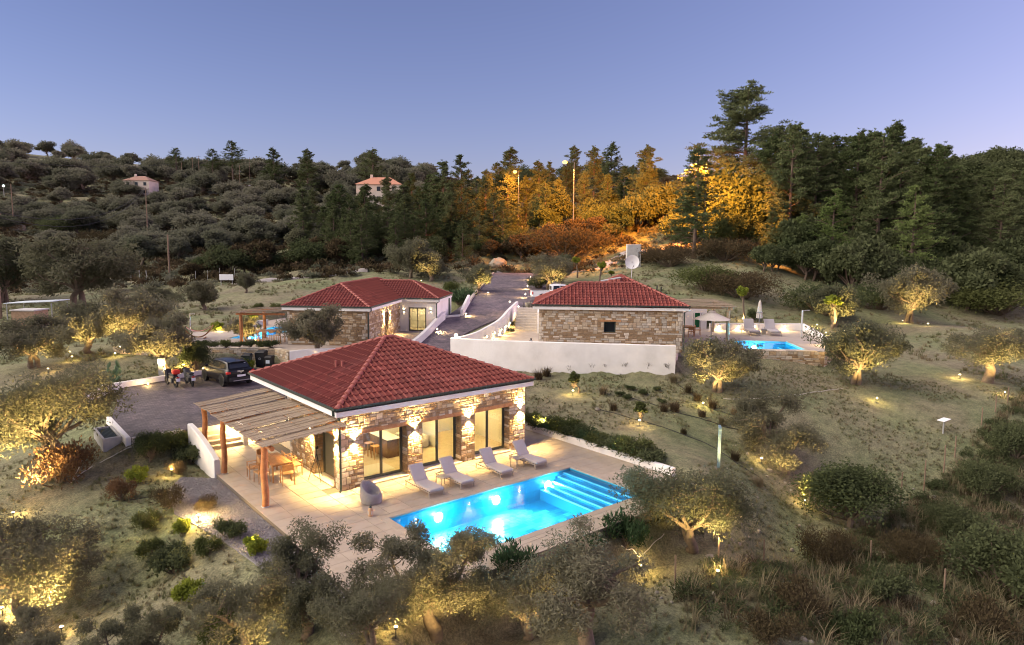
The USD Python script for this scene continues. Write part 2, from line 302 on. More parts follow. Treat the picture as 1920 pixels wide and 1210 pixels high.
DRIVE = [(44, .9, 735, 850), (47, 1.15, 748, 846), (50, 1.55, 768, 842), (54, 2.05, 790, 856), (58, 2.5, 812, 893), (61.5, 2.85, 832, 930), (62.5, 2.95, 836, 940), (66, 3.35, 857, 968), (70, 3.72, 874, 1010), (76, 4.0, 886, 1075), (84, 4.45, 901, 1075), (92, 4.95, 913, 1030), (102, 5.5, 926, 1042)]
_dl = np.array([atx(a, v, z) for v, z, a, b in DRIVE]); _dr = np.array([atx(b, v, z) for v, z, a, b in DRIVE])
DRP = Polygon([tuple(p[:2]) for p in _dl] + [tuple(p[:2]) for p in _dr[::-1]]).buffer(0)
_dv, _dz = [r[0] for r in DRIVE], [r[1] for r in DRIVE]
PADS = [(GRAVEL, -.16, 1.6), (DRP, lambda uv: np.interp(uv[:, 1], _dv, _dz)-.12, 2.5), (V2P, 1.7, .9), (V3P, 2.05, .5), (PARK, .7, 1.4), (TERR, -.3, .8)]
POOLS = []                                   # (polygon, z) sunk below everything
def natural(uv):
    uv = np.atleast_2d(uv); z = _rbf(_w(uv))
    n = meshkit.fbm(np.c_[uv*.22, np.zeros(len(uv))], 4, 3)-.5
    far = np.clip((uv[:, 1]-60)/80, 0, 1)
    return z + n*(.35+2.2*far)
def ground(xyw, pads=True):
    p = np.atleast_2d(np.asarray(xyw, float))[:, :2]; uv = touv(p); z = natural(uv)
    pts = shapely.points(p)
    for poly, pz, m in PADS:
        d = shapely.distance(pts, poly); w = np.clip(1-d/m, 0, 1); w = w*w*(3-2*w)
        zz = pz(uv) if callable(pz) else pz
        z = z*(1-w) + zz*w
    for poly, pz in POOLS:
        z = np.where(shapely.distance(pts, poly) < .35, pz, z)
    return z
def gz(x, y): return float(ground([(x, y)])[0])
def on(px, py, lo=8, hi=600):
    'where the ray through a picture point meets the ground'
    vs = np.concatenate([np.linspace(lo, 120, 500), np.linspace(120.5, hi, 400)]); d = ray(px, py)
    t = vs/(d[:2] @ HD); q = CAM + t[:, None]*d; h = q[:, 2]-ground(q)
    k = np.argmax(h < 0) if (h < 0).any() else len(vs)-1
    a, b = vs[max(k-1, 0)], vs[k]
    for _ in range(12):
        mth = (a+b)/2; qq = CAM + mth/(d[:2] @ HD)*d
        if qq[2] > gz(qq[0], qq[1]): a = mth
        else: b = mth
    return CAM + b/(d[:2] @ HD)*d
def put(px, v):
    'ground point at a picture column and a distance'
    z = 0.0
    for _ in range(4):
        q = atx(px, v, z); z = gz(q[0], q[1])
    return atx(px, v, z)
def build_terrain():
    vs = np.unique(np.concatenate([np.arange(-60, 6, 6), np.arange(6, 14, 1), np.arange(14, 66, .45), np.arange(66, 110, 1.0), np.arange(110, 220, 3), np.arange(220, 460, 9), np.arange(460, 900, 60), np.arange(900, 6000, 700)]))
    us = np.sinh(np.linspace(-5.2, 5.2, 261)); us = us/us.max()
    core = np.arange(-46, 46.1, .6); side = np.array([50, 55, 60, 67, 75, 84, 95, 108, 124, 144, 168, 200, 240, 300, 380, 480, 650, 900, 1400, 2200, 3500])
    us = np.concatenate([-side[::-1], core, side])
    U, Vv = np.meshgrid(us, vs); uv = np.c_[U.ravel(), Vv.ravel()]
    w = CAM[:2] + uv[:, :1]*RD + uv[:, 1:]*HD; z = ground(w)
    far = np.clip((np.hypot(uv[:, 0], uv[:, 1])-700)/800, 0, 1); z = z*(1-far) + 20*far
    n, m = U.shape; i = np.arange((n-1)*m).reshape(n-1, m)[:, :-1].ravel()
    f = np.c_[i, i+1, i+m+1, i+m]
    return (np.c_[w, z], f)
# dry earth, short grass, bare gravelly patches
MAT['earth'] = usdkit.material(stage, '/World/Looks/earth', {
    'g': ('geometry', {}),
    'n1': ('noise_texture', {'scale': .16, 'detail': 5.0, 'roughness': .6}), 'r1': ('rgb_ramp', {'ramp': [(.36, (.172, .155, .105)), (.48, (.172, .168, .102)), (.6, (.142, .158, .084))]}),
    'n2': ('noise_texture', {'scale': 1.7, 'detail': 6.0, 'roughness': .7}), 'r2': ('rgb_ramp', {'ramp': [(.35, (.72, .7, .67)), (.5, (1, 1, 1)), (.66, (1.3, 1.26, 1.2))]}),
    'n3': ('noise_texture', {'scale': 14.0, 'detail': 4.0, 'roughness': .7}), 'r3': ('rgb_ramp', {'ramp': [(.32, (.55, .53, .5)), (.5, (1, 1, 1)), (.66, (1.6, 1.55, 1.45))]}),
    'm1': ('mix', {'mix_type': 'multiply', 'fac': 1.0}), 'm2': ('mix', {'mix_type': 'multiply', 'fac': .9}),
    'add': ('math', {'math_type': 'multiply_add', 'value2': .35}), 'b': ('bump', {'strength': .9, 'distance': .09}),
    'p': ('principled_bsdf', {'roughness': .97, 'specular_ior_level': .15})},
    [('g.position', f'n{i}.vector') for i in (1, 2, 3)] + [(f'n{i}.fac', f'r{i}.fac') for i in (1, 2, 3)] + [('r1.color', 'm1.color1'), ('r2.color', 'm1.color2'), ('m1.color', 'm2.color1'), ('r3.color', 'm2.color2'), ('m2.color', 'p.base_color'), ('n3.fac', 'add.value1'), ('n2.fac', 'add.value3'), ('add.value', 'b.height'), ('b.normal', 'p.normal')], surface='p.BSDF')
# small dark setts of the drive and the parking yard
for _nm, _k in (('setts', 1.0), ('drive_setts', 1.75)): MAT[_nm] = usdkit.material(stage, f'/World/Looks/{_nm}', {
    'g': ('geometry', {}), 'mp': ('mapping', {'rotation': (0, 0, .1)}), 'br': ('brick_texture', {'color1': (.105*_k, .084*_k, .094*_k), 'color2': (.066*_k, .053*_k, .064*_k), 'mortar': (.033*_k, .03*_k, .033*_k), 'scale': 1.0, 'mortar_size': .012, 'mortar_smooth': .3, 'brick_width': .24, 'row_height': .12, 'bias': -.1}),
    'n': ('noise_texture', {'scale': .9, 'detail': 5.0, 'roughness': .65}), 'r': ('rgb_ramp', {'ramp': [(.35, (.66, .66, .70)), (.5, (1, 1, 1)), (.68, (1.35, 1.28, 1.25))]}), 'm': ('mix', {'mix_type': 'multiply', 'fac': 1.0}),
    'vo': ('voronoi_texture', {'scale': 6.0}), 'rv': ('rgb_ramp', {'ramp': [(0, (.7, .7, .72)), (1, (1.3, 1.25, 1.25))]}), 'm2': ('mix', {'mix_type': 'multiply', 'fac': 1.0}),
    'sx': ('separate_color', {}), 'b': ('bump', {'strength': .6, 'distance': .02, 'invert': True}), 'p': ('principled_bsdf', {'roughness': .75, 'specular_ior_level': .4})},
    [('g.position', 'mp.vector'), ('mp.vector', 'br.vector'), ('g.position', 'n.vector'), ('n.fac', 'r.fac'), ('br.color', 'm.color1'), ('r.color', 'm.color2'), ('g.position', 'vo.vector'), ('vo.color', 'sx.color'), ('sx.r', 'rv.fac'), ('m.color', 'm2.color1'), ('rv.color', 'm2.color2'), ('m2.color', 'p.base_color'), ('br.fac', 'b.height'), ('b.normal', 'p.normal')], surface='p.BSDF')
# ---------------------------------------------------------------- masonry, roofs
def rubble(w, h, seed, holes=(), hs=(.085, .11, .145), ws=(.13, .35), quoin=(True, True), row=None):
    'random coursed stones filling a w x h panel: (x0, x1, z0, z1, is_quoin)'
    r = np.random.default_rng(seed); cell = .04; nx = int(round(w/cell)); out = []
    zs = [0.0]
    while zs[-1] < h-.07:
        zs.append(min(h, zs[-1] + r.choice(hs)*r.uniform(.9, 1.1)))
    if h-zs[-1] > .001: zs[-1] = h
    occ = np.zeros((len(zs)-1, nx), bool)
    for hx0, hx1, hz0, hz1 in holes:
        for k in range(len(zs)-1):
            if zs[k]+.05 < hz1 and zs[k+1]-.05 > hz0: occ[k, max(0, int(round(hx0/cell))):int(round(hx1/cell))] = True
    for k in range(len(zs)-1):
        i = 0
        while i < nx:
            if occ[k, i]: i += 1; continue
            j = i
            while j < nx and not occ[k, j]: j += 1
            edge = (i == 0 and quoin[0]) or (j == nx and quoin[1] and (j-i)*cell < .5)
            n = max(2, int(r.uniform(*ws)/cell)); q = False
            if edge: n = max(3, int((.34 if k % 4 < 2 else .22)/cell)); q = True
            n = min(n, j-i)
            if j-i-n < 3: n = j-i
            rows = 1
            if (q or r.random() < .12) and k+1 < len(zs)-1 and not occ[k+1, i:i+n].any(): rows = 2
            occ[k:k+rows, i:i+n] = True
            out.append((i*cell, min(w, (i+n)*cell), zs[k], zs[k+rows], q)); i += n
    return out
def stone_mesh(x0, x1, z0, z1, o, d, nrm, r, gap=.013, proud=.022):
    o, d, nrm = (np.asarray(a, float) for a in (o, d, nrm)); b = min(.018, .2*min(x1-x0, z1-z0)); j = lambda: r.uniform(-.007, .007)
    def ring(ins, n): return [(x0+gap+ins+j(), z0+gap+ins+j(), n), (x1-gap-ins+j(), z0+gap+ins+j(), n), (x1-gap-ins+j(), z1-gap-ins+j(), n), (x0+gap+ins+j(), z1-gap-ins+j(), n)]
    p = proud*r.uniform(.55, 1.3); q = ring(0, -.02) + ring(0, p*.6) + ring(b, p)
    v = [o + a*d + np.array([0, 0, c]) + n*nrm for a, c, n in q]
    f = [(k, (k+1) % 4, 4+(k+1) % 4, 4+k) for k in range(4)] + [(4+k, 4+(k+1) % 4, 8+(k+1) % 4, 8+k) for k in range(4)] + [(8, 9, 10, 11)]
    return np.array(v), np.array(f)
STN = ['stone_beige', 'stone_grey', 'stone_ochre', 'stone_light', 'stone_brown']
class Masonry:
    'stones of one building: the largest ones parts, the rest one joined part'
    def __init__(s, seed, most=300, probs=(.34, .2, .16, .16, .14)): s.r = np.random.default_rng(seed); s.items = []; s.most = most; s.pr = probs
    def panel(s, o, d, nrm, w, h, seed, holes=(), weight=1.0, **k):
        for x0, x1, z0, z1, q in rubble(w, h, seed, holes, **k):
            s.items.append(((x1-x0)*(z1-z0)*weight, stone_mesh(x0, x1, z0, z1, o, d, nrm, s.r), q))
    def build(s, parent):
        s.items.sort(key=lambda i: -i[0]); rest = MB()
        for k, (a, m, q) in enumerate(s.items):
            if k < s.most: part('stone', m, 'stone_light' if q and s.r.random() < .75 else s.r.choice(STN, p=s.pr), parent)
            else: rest.add(*m)
        if rest.v: part('small_stones', rest.out(), 'stone_mixed', parent, kind='stuff')
def cells(w, h, holes):
    xs = sorted({0, w, *[a for q in holes for a in q[:2]]}); zs = sorted({0, h, *[min(h, a) for q in holes for a in q[2:4]]})
    for i in range(len(xs)-1):
        z0 = None
        for k in range(len(zs)-1):
            c = ((xs[i]+xs[i+1])/2, (zs[k]+zs[k+1])/2)
            solid = not any(q[0] < c[0] < q[1] and q[2] < c[1] < q[3] for q in holes)
            if solid and z0 is None: z0 = zs[k]
            if z0 is not None and (not solid or k == len(zs)-2):
                yield xs[i], xs[i+1], z0, zs[k] if not solid else zs[k+1]; z0 = None
def wall_mesh(o, d, nrm, w, h, t, holes=()):
    'wall of thickness t behind the face line'
    o, d, nrm = (np.asarray(a, float) for a in (o, d, nrm)); m = MB()
    for x0, x1, z0, z1 in cells(w, h, holes):
        v = [o + a*d + np.array([0, 0, c]) - n*nrm for a, n, c in [(a, n, c) for c in (z0, z1) for n in (0, t) for a in (x0, x1)]]
        m.add(v, [(0, 2, 3, 1), (4, 5, 7, 6), (0, 1, 5, 4), (2, 6, 7, 3), (0, 4, 6, 2), (1, 3, 7, 5)])
    return m.out()
def clip(v, f, n, c):
    'keeps the side n.x <= c of a triangle mesh'
    m = trimesh.intersections.slice_mesh_plane(trimesh.Trimesh(v, f, process=False), -np.asarray(n, float), np.asarray(n, float)*c/np.dot(n, n))
    return np.array(m.vertices), np.array(m.faces)
def tile_piece(o, s, t, nn, w, L, r):
    'one S-shaped roof tile: o lower left corner, s along the eave, t up the slope'
    a = np.array([0, .05, .13, .22, .29, .36, .70, 1.0])*w; h = np.array([.006, .042, .066, .058, .026, .004, .0, .006])*w/.254
    j = r.uniform(-.004, .004); V = []
    for tt, up in ((0, .046), (L*1.06, .004)):
        for x, z in zip(a, h): V.append(o + x*s + (tt+j)*t + (z+up)*nn)
    for x, z in zip(a, h): V.append(o + x*s + (j)*t + (z*.4-.006)*nn)
    k = len(a); Fc = [(i, i+1, k+i+1, k+i) for i in range(k-1)] + [(2*k+i, 2*k+i+1, i+1, i) for i in range(k-1)]
    return np.array(V), np.array(Fc)
def roof(parent, rects, z0, pitch, seed, to_cam, tw=.254, tl=.38, most=300, ridges=True):
    'hipped roof over a union of rectangles (local x0,y0,x1,y1); to_cam: camera in local coordinates'
    r = np.random.default_rng(seed); rf = sub('roof', parent)
    def hgt(q, x, y): return pitch*np.minimum(np.minimum(x-q[0], q[2]-x), np.minimum(y-q[1], q[3]-y))
    items = []
    for qi, q in enumerate(rects):
        x0, y0, x1, y1 = q; W, D = x1-x0, y1-y0; hh = min(W, D)/2; zr = z0 + pitch*hh
        R1, R2 = ((x0+hh, y0+D/2, zr), (x1-hh, y0+D/2, zr)) if W >= D else ((x0+W/2, y0+hh, zr), (x0+W/2, y1-hh, zr))
        c = [(x0, y0, z0), (x1, y0, z0), (x1, y1, z0), (x0, y1, z0)]; dz = np.array([0, 0, .035])
        hull = trimesh.convex.convex_hull(np.array([np.array(p)-dz for p in c+[R1, R2]] + [np.array((a, b, e-.1)) for a, b, e in c]))
        part('deck', hull, 'roof_deck', rf)
        cs = math.hypot(1, pitch)
        for fx, fy, ex, ey, L, dep in ((x0, y0, 1, 0, W, D), (x1, y0, 0, 1, D, W), (x1, y1, -1, 0, W, D), (x0, y1, 0, -1, D, W)):
            s = np.array([ex, ey, 0.0]); inn = np.array([-ey, ex, 0.0]); t = (inn + np.array([0, 0, pitch]))/cs; nn = np.cross(s, t); o = np.array([fx, fy, z0])
            facing = (to_cam-(o+s*L/2+inn*dep*.2)) @ nn > 0
            n = int(round(L/tw)); w = L/n; rows = int(math.ceil(min(dep/2, L/2)*cs/tl)) + 1
            for j in range(rows):
                for i in range(n):
                    a, b = i*w, j*tl/cs
                    cen = o + s*(a+w/2) + inn*(b+.5*tl/cs)
                    d0 = b+.5*tl/cs
                    if d0 > dep/2+.25: continue
                    if d0-.3 > min(a+w, L-a): continue
                    me = pitch*d0
                    if any(k != qi and p[0] < cen[0] < p[2] and p[1] < cen[1] < p[3] and hgt(p, cen[0], cen[1]) > me+(.03 if k > qi else -.005) for k, p in enumerate(rects)): continue
                    v, f = tile_piece(o + s*a + inn*b + np.array([0, 0, pitch*b]), s, t, nn, w, tl, r)
                    f = np.vstack([f[:, [0, 1, 2]], f[:, [0, 2, 3]]])
                    near = min(a, L-a-w)
                    if near < (j+1.2)*tl/cs or (j+1.2)*tl/cs > dep/2:   # cut at the hips and the ridge
                        for nrm, c0 in ((inn-s, (inn-s) @ o), (inn+s, (inn+s) @ (o+s*L)), (inn, inn @ o + dep/2)):
                            if len(f): v, f = clip(v, f, nrm, c0)
                    if len(f) < 2: continue
                    items.append((facing, len(f) > 20, 1/np.linalg.norm(to_cam-cen), v, f))
        if ridges:
            lines = [(c[0], R1), (c[3], R1 if W >= D else R2), (c[1], R2 if W >= D else R1), (c[2], R2)] + ([(R1, R2)] if math.dist(R1, R2) > .3 else [])
            for a, b in lines:
                a, b = np.array(a), np.array(b); n = max(1, int(np.linalg.norm(b-a)/.40))
                for k in range(n):
                    p, e = a+(b-a)*k/n, a+(b-a)*(k+1.08)/n; m0 = (p+e)/2
                    if any(kk != qi and g[0] < m0[0] < g[2] and g[1] < m0[1] < g[3] and z0+hgt(g, m0[0], m0[1]) > m0[2]-.07+(.12 if kk > qi else 0) for kk, g in enumerate(rects)): continue
                    d = (e-p)/np.linalg.norm(e-p); sd = np.cross(d, (0, 0, 1)); sd /= np.linalg.norm(sd); up = np.cross(sd, d); V = []
                    for q2, rr, lift in ((p, .115, .035), (e, .095, .0)):
                        for g in np.linspace(0, math.pi, 7): V.append(q2 + sd*math.cos(g)*rr + up*(math.sin(g)*rr*.8+lift))
                    V.append(p.copy()); Fc = [(i, 7+i, 8+i, i+1) for i in range(6)] + [(14, i, i+1, i+1) for i in range(6)]
                    Fc = [t3 for q4 in Fc[:6] for t3 in ((q4[0], q4[2], q4[1]), (q4[0], q4[3], q4[2]))] + [(14, q4[1], q4[2]) for q4 in Fc[6:]]
                    part('ridge_tile', (np.array(V), np.array(Fc)), 'ridge', rf, smooth=50)
    items.sort(key=lambda i: (-int(i[0]), -int(i[1]), -i[2])); rest = MB()
    for k, (fc, whole, near, v, f) in enumerate(items):
        if k < most: part('tile', (v, f), r.choice(['tile_red', 'tile_dark', 'tile_rose'], p=(.6, .25, .15)), rf, smooth=35)
        else: rest.add(v, f)
    if rest.v: part('farther_tiles', rest.out(), 'tile_mixed', rf, smooth=35, kind='stuff')
    return rf
def eaves(parent, rects, z, h=.28, over=None):
    'white fascia boards, soffit and dark gutters round the outline of the rectangles (top edge at z)'
    from shapely.ops import unary_union
    u = unary_union([shapely.box(*q) for q in rects]); ring = list(u.exterior.coords); n = len(ring)-1
    if u.exterior.is_ccw is False: ring = ring[::-1]
    for i in range(n):
        a, b = np.array(ring[i]), np.array(ring[i+1]); d = (b-a)/np.linalg.norm(b-a); out = np.array([d[1], -d[0]])
        prv, nxt = np.array(ring[i-1 if i else n-1]), np.array(ring[(i+2) if i+2 <= n else 1])
        cv0 = np.cross(a-prv, d) > 0; cv1 = np.cross(d, nxt-b) > 0
        A = a + d*(.0 if cv0 else 0) - out*.0; B = b - d*(.03 if cv1 else 0)
        m = MB().bar((*(A-out*.015), z-h/2), (*(B-out*.015), z-h/2), .03, h); part('fascia', m.out(), 'fascia', parent)
        g = MB(); A2, B2 = a + out*.055 - d*.06*cv0, b + out*.055 + d*.04*cv1
        g.bar((*A2, z+.035), (*B2, z+.035), .09, .08); part('gutter', g.out(), 'gutter', parent)
    so = MB()
    so.prism(u.buffer(-.035), z-h+.012, z-h+.05); part('soffit', so.out(), 'fascia', parent)
def downpipe(parent, pts, r=.045): part('downpipe', MB().tube(pts, r, 8).out(), 'gutter', parent, smooth=40)
def glass_door(parent, o, d, nrm, w, h, leaves=2, fr=.07, name='glass_door'):
    'sliding door: frame, leaves with panes; o lower left corner'
    o, d, nrm = (np.asarray(a, float) for a in (o, d, nrm)); z = np.array([0, 0, 1.0]); g = sub(name, parent); m = MB()
    for a, b in ((o+d*fr/2, o+d*fr/2+z*h), (o+d*(w-fr/2), o+d*(w-fr/2)+z*h)): m.bar(a, b, fr, .10, up=nrm)
    for zz in (fr/2, h-fr/2): m.bar(o+d*fr+z*zz, o+d*(w-fr)+z*zz, .10, fr)
    part('frame', m.out(), 'dark_frame', g); lw = (w-2*fr)/leaves
    for k in range(leaves):
        a = o + d*(fr+k*lw) + nrm*(.02 if k % 2 else -.02); m = MB(); e = .045
        for q in (e/2, lw-e/2): m.bar(a+d*q+z*fr, a+d*q+z*(h-fr), e, .04, up=nrm)
        for zz in (fr+e/2, h-fr-e/2): m.bar(a+d*e+z*zz, a+d*(lw-e)+z*zz, .04, e)
        part('sash', m.out(), 'dark_frame', g)
        p = MB().bar(a+d*e+z*(h/2), a+d*(lw-e)+z*(h/2), .008, h-2*fr-2*e); part('pane', p.out(), 'glass', g)
    return g
def local(origin, rz):
    c, s = math.cos(rz), math.sin(rz); R = np.array([[c, -s, 0], [s, c, 0], [0, 0, 1]])
    return (lambda p: R @ np.asarray(p, float) + origin), (lambda p: R.T @ (np.asarray(p, float)-origin))
def spot(name, p, aim, power, angle, r=.03, col=WARM, soft=.4):
    l = UsdLux.SphereLight.Define(stage, path_of(name)); l.CreateRadiusAttr(r); l.CreateIntensityAttr(float(power)); l.CreateNormalizeAttr(True); l.CreateColorAttr(Gf.Vec3f(*col))
    sh = UsdLux.ShapingAPI.Apply(l.GetPrim()); sh.CreateShapingConeAngleAttr(float(angle)); sh.CreateShapingConeSoftnessAttr(float(soft))
    d = np.asarray(aim, float)-np.asarray(p, float); d /= np.linalg.norm(d); z = -d; x = np.cross((0, 0, 1), z)
    x = np.array([1., 0, 0]) if np.linalg.norm(x) < 1e-5 else x/np.linalg.norm(x); y = np.cross(z, x)
    m = np.eye(4); m[0, :3], m[1, :3], m[2, :3], m[3, :3] = x, y, z, p
    l.AddTransformOp().Set(Gf.Matrix4d(*m.ravel().tolist())); return l
def bulb(name, p, power, r=.04, col=WARM):
    l = UsdLux.SphereLight.Define(stage, path_of(name)); l.CreateRadiusAttr(r); l.CreateIntensityAttr(float(power)); l.CreateNormalizeAttr(True); l.CreateColorAttr(Gf.Vec3f(*col)); l.AddTranslateOp().Set(Gf.Vec3d(*[float(a) for a in p])); return l
def sconce(parent, p, nrm, to_w, power, mtl='stone_light', small=False):
    'wall lamp throwing light up and down'
    p, nrm = np.asarray(p, float), np.asarray(nrm, float); g = sub('wall_lamp', parent); m = MB(); c = p + nrm*.07
    m.rbox(c-np.array([.05, .05, .075]), c+np.array([.05, .05, .075]), .012); m.bar(p-nrm*.01, p+nrm*.03, .07, .07); part('housing', m.out(), mtl, g)
    for s in (1, -1):
        part('lamp_lens', MB().lathe([(0, s*.077), (.035, s*.077), (.035, s*.079), (0, s*.079)], 10, c).out(), 'bulb', g)
        if power:
            q = to_w(c + np.array([0, 0, s*.085]) + nrm*.005); a = to_w(c + np.array([0, 0, s*1.0]) - nrm*.10); spot('lamp_light', q, a, power, 62, .03, soft=.6)

# ---------------------------------------------------------------- main villa
MV = thing('stone_villa', 'large stone villa with red hipped roof and three lit glass doors facing the nearest pool', 'villa')
LX, LY, OV, HF = 9.372, 8.884, .274, 3.0
IDL, IDI = local(np.zeros(3), 0.0)
OPEN_F = [(.97, 2.95, .06, 2.13), (3.69, 5.66, .06, 2.13), (6.42, 8.42, .06, 2.13)]
OPEN_L = [(5.1-2.38, 5.1-.6, .06, 2.08)]                              # left wall runs from y=5.1 to y=0
w = sub('wall', MV)
ex, ey = np.array([1., 0, 0]), np.array([0, 1., 0])
part('masonry', wall_mesh((0, 0, 0), ex, -ey, LX, 2.96, .5, OPEN_F), 'mortar', w)
part('masonry', wall_mesh((0, 5.1, 0), -ey, -ex, 4.6, 2.96, .5, [(q[0], min(q[1], 4.6), q[2], q[3]) for q in OPEN_L]), 'mortar', w)
part('masonry', wall_mesh((LX, 0.5, 0), ey, ex, LY-.5, 2.96, .5), 'mortar', w)
part('render', wall_mesh((1.3, 8.86, 0), -ey, -ex, 3.7, 2.96, .3, [(.5, 2.3, .06, 2.1)]), 'plaster', w)
part('render', MB().box((1.3, LY-.3, 0), (LX-.5, LY, 2.96)).box((.0, 4.9, 0), (1.58, 5.1-.003, 2.96)).out(), 'plaster', w)
ms = Masonry(11)
ms.panel((0, 0, 0), ex, -ey, LX, 2.96, 1, OPEN_F, 1.3)
ms.panel((0, 5.1, 0), -ey, -ex, 5.1, 2.96, 2, OPEN_L, 1.0)
for a in (2.95, 5.66, 8.42): ms.panel((a, 0.0, .06), ey, -ex, .40, 2.05, int(a*10), (), .9, quoin=(False, False))
ms.panel((0, 2.38, .06), ex, -ey, .36, 2.0, 77, (), .9, quoin=(False, False))
ms.build(w)
for a, b, *_ in OPEN_F: part('lintel', MB().rbox((a-.1, -.03, 2.13), (b+.16, .5-.003, 2.30), .012).out(), 'wood_lintel', MV)
part('lintel', MB().rbox((-.03, .5, 2.08), (.45, 2.5, 2.24), .012).out(), 'wood_lintel', MV)
for a, b, *_ in OPEN_F:
    part('threshold', MB().rbox((a-.02, -.12, 0.004), (b+.02, .38, .075), .01).out(), 'coping', MV)
    glass_door(MV, (a+.01, .42, .075), ex, -ey, b-a-.02, 2.05)
part('threshold', MB().rbox((-.12, .6, .004), (.36, 2.38, .075), .01).out(), 'coping', MV)
g = sub('door', MV); part('frame', MB().bar((.38, .62, .08), (.38, .62, 2.08), .08, .1).bar((.38, 2.36, .08), (.38, 2.36, 2.08), .08, .1).out(), 'dark_frame', g)
for k in range(2): part('louvre_panel', MB().rbox((.40, .67+k*.83, .09), (.44, 1.48+k*.83, 2.07), .01).out(), 'dark_frame', g)
glass_door(MV, (1.28, 8.3, .06), -ey, -ex, 1.8, 2.04)
RECT = [(-OV, -OV, LX+OV, LY+OV)]
eaves(MV, RECT, 3.28, .28); roof(MV, RECT, 3.30, .398, 5, CAM)
downpipe(MV, [(-OV-.05, -.08, 3.27), (-OV-.05, -.08, 3.08), (-.05, -.06, 2.9), (-.05, -.06, .12), (-.12, -.13, .03)])
vp = sub('roof_vent', MV)
for dx in (0, .30): part('vent_pipe', MB().tube([(1.75+dx*.5, 4.0-dx, 3.95), (1.75+dx*.5, 4.0-dx, 4.42+.0*dx)], .055, 8).out(), 'ridge', vp, smooth=40)
# rooms seen through the glass
ins = sub('interior', MV)
part('floor', MB().box((.5, .5, .02), (LX-.5, LY-.3, .07)).out(), 'interior_floor', ins)
part('ceiling', MB().box((.5, .5, 2.7), (LX-.5, LY-.3, 2.74)).out(), 'interior_white', ins)
part('partition', MB().box((.502, 4.6, .07), (LX-.502, 4.7, 2.7)).box((LX-.56, .502, .07), (LX-.502, 4.6, 2.7)).out(), 'interior_white', ins)
part('partition', MB().box((5.9, 2.4, .07), (6.0, 4.6, 2.7)).out(), 'interior_white', ins)
part('kitchen_unit', MB().rbox((1.2, 3.95, .07), (3.9, 4.58, .9), .01).rbox((3.3, 2.3, .07), (3.9, 3.94, .9), .01).out(), 'interior_wood', ins)
part('worktop', MB().rbox((1.15, 3.9, .905), (3.95, 4.59, .95), .01).rbox((3.25, 2.2, .905), (3.95, 3.895, .95), .01).out(), 'worktop', ins)
part('wall_cupboard', MB().rbox((2.3, 4.25, 1.45), (3.9, 4.59, 2.2), .01).out(), 'interior_white', ins)
part('tap', MB().tube([(1.9, 4.4, .95), (1.9, 4.4, 1.3), (1.9, 4.33, 1.38), (1.9, 4.22, 1.36), (1.9, 4.2, 1.28)], .014, 6).out(), 'kitchen_steel', ins)
for k in range(2): part('bar_stool', MB().rbox((2.75, 2.5+k*.6, .62), (3.1, 2.85+k*.6, .66), .01).bar((2.78, 2.53+k*.6, .07), (2.78, 2.53+k*.6, .62), .03).bar((3.07, 2.53+k*.6, .07), (3.07, 2.53+k*.6, .62), .03).bar((2.78, 2.82+k*.6, .07), (2.78, 2.82+k*.6, .62), .03).bar((3.07, 2.82+k*.6, .07), (3.07, 2.82+k*.6, .62), .03).out(), 'wood_table', ins)
part('sofa', MB().rbox((4.3, 2.6, .1), (5.7, 3.4, .45), .06).rbox((4.3, 3.2, .45), (5.7, 3.45, .85), .06).rbox((5.5, 2.6, .45), (5.72, 3.2, .66), .05).out(), 'sofa', ins)
part('rug', MB().box((1.3, .9, .074), (2.9, 2.0, .08)).out(), 'sofa', ins)
part('picture_frame', MB().rbox((7.5, 4.55, 1.5), (8.2, 4.597, 2.1), .01).out(), 'interior_wood', ins)
for x, y in ((1.9, 2.6), (4.6, 2.2), (7.6, 2.6)): bulb('room_light', (x, y, 2.45), 12, .12, (1, .74, .30))
bulb('room_light', (2.4, 4.1, 1.42), 6, .05, (1, .86, .6))
for x in (.55, 3.29, 6.06, 9.02): sconce(MV, (x, 0, 1.90), (0, -1, 0), IDL, 105)
sconce(MV, (0, .33, 1.90), (-1, 0, 0), IDL, 105); sconce(MV, (0, 2.72, 1.86), (-1, 0, 0), IDL, 105)

# ---------------------------------------------------------------- villa beside the drive on the left (two wings)
def frame_of(px, v, z, tilt):
    'local frame: origin at a point, x to the right across the view, y away; tilt in degrees clockwise from the view direction'
    o = atx(px, v, z); h = YAW + math.radians(tilt); return o, -h
o2, rz2 = frame_of(690, 50.2, 2.0, 5.8)
V2 = thing('two_winged_villa', 'stone and white villa with L shaped red roof beside the paved drive', 'villa', o2, rz2)
T2, I2 = local(o2, rz2); H2 = 2.62
w = sub('wall', V2)
part('masonry', wall_mesh((-6.2, 0, 0), ex, -ey, 6.2, H2, .5, [(2.2, 3.4, .5, 1.7)]), 'mortar', w)
part('masonry', wall_mesh((0, .5, 0), ey, ex, 8.6, H2, .5, [(4.0, 4.9, .05, 2.05)]), 'mortar', w)
part('masonry', MB().box((-6.2, .5, 0), (-5.7, 16, H2)).out(), 'mortar', w)
part('render', wall_mesh((0.003, 9.1, 0), ex, -ey, 3.2, H2, .3, [(.72, 2.32, .02, 2.12)]), 'plaster', w)
part('render', MB().box((2.9, 9.4, 0), (3.2, 14.6, H2)).box((-5.7, 15.7, 0), (3.2, 16, H2)).out(), 'plaster', w)
ms = Masonry(21, 300, (.40, .1, .28, .12, .10))
ms.panel((-6.2, 0, 0), ex, -ey, 6.2, H2, 31, [(2.2, 3.4, .5, 1.7)], 1.0, ws=(.18, .48), hs=(.10, .13, .17))
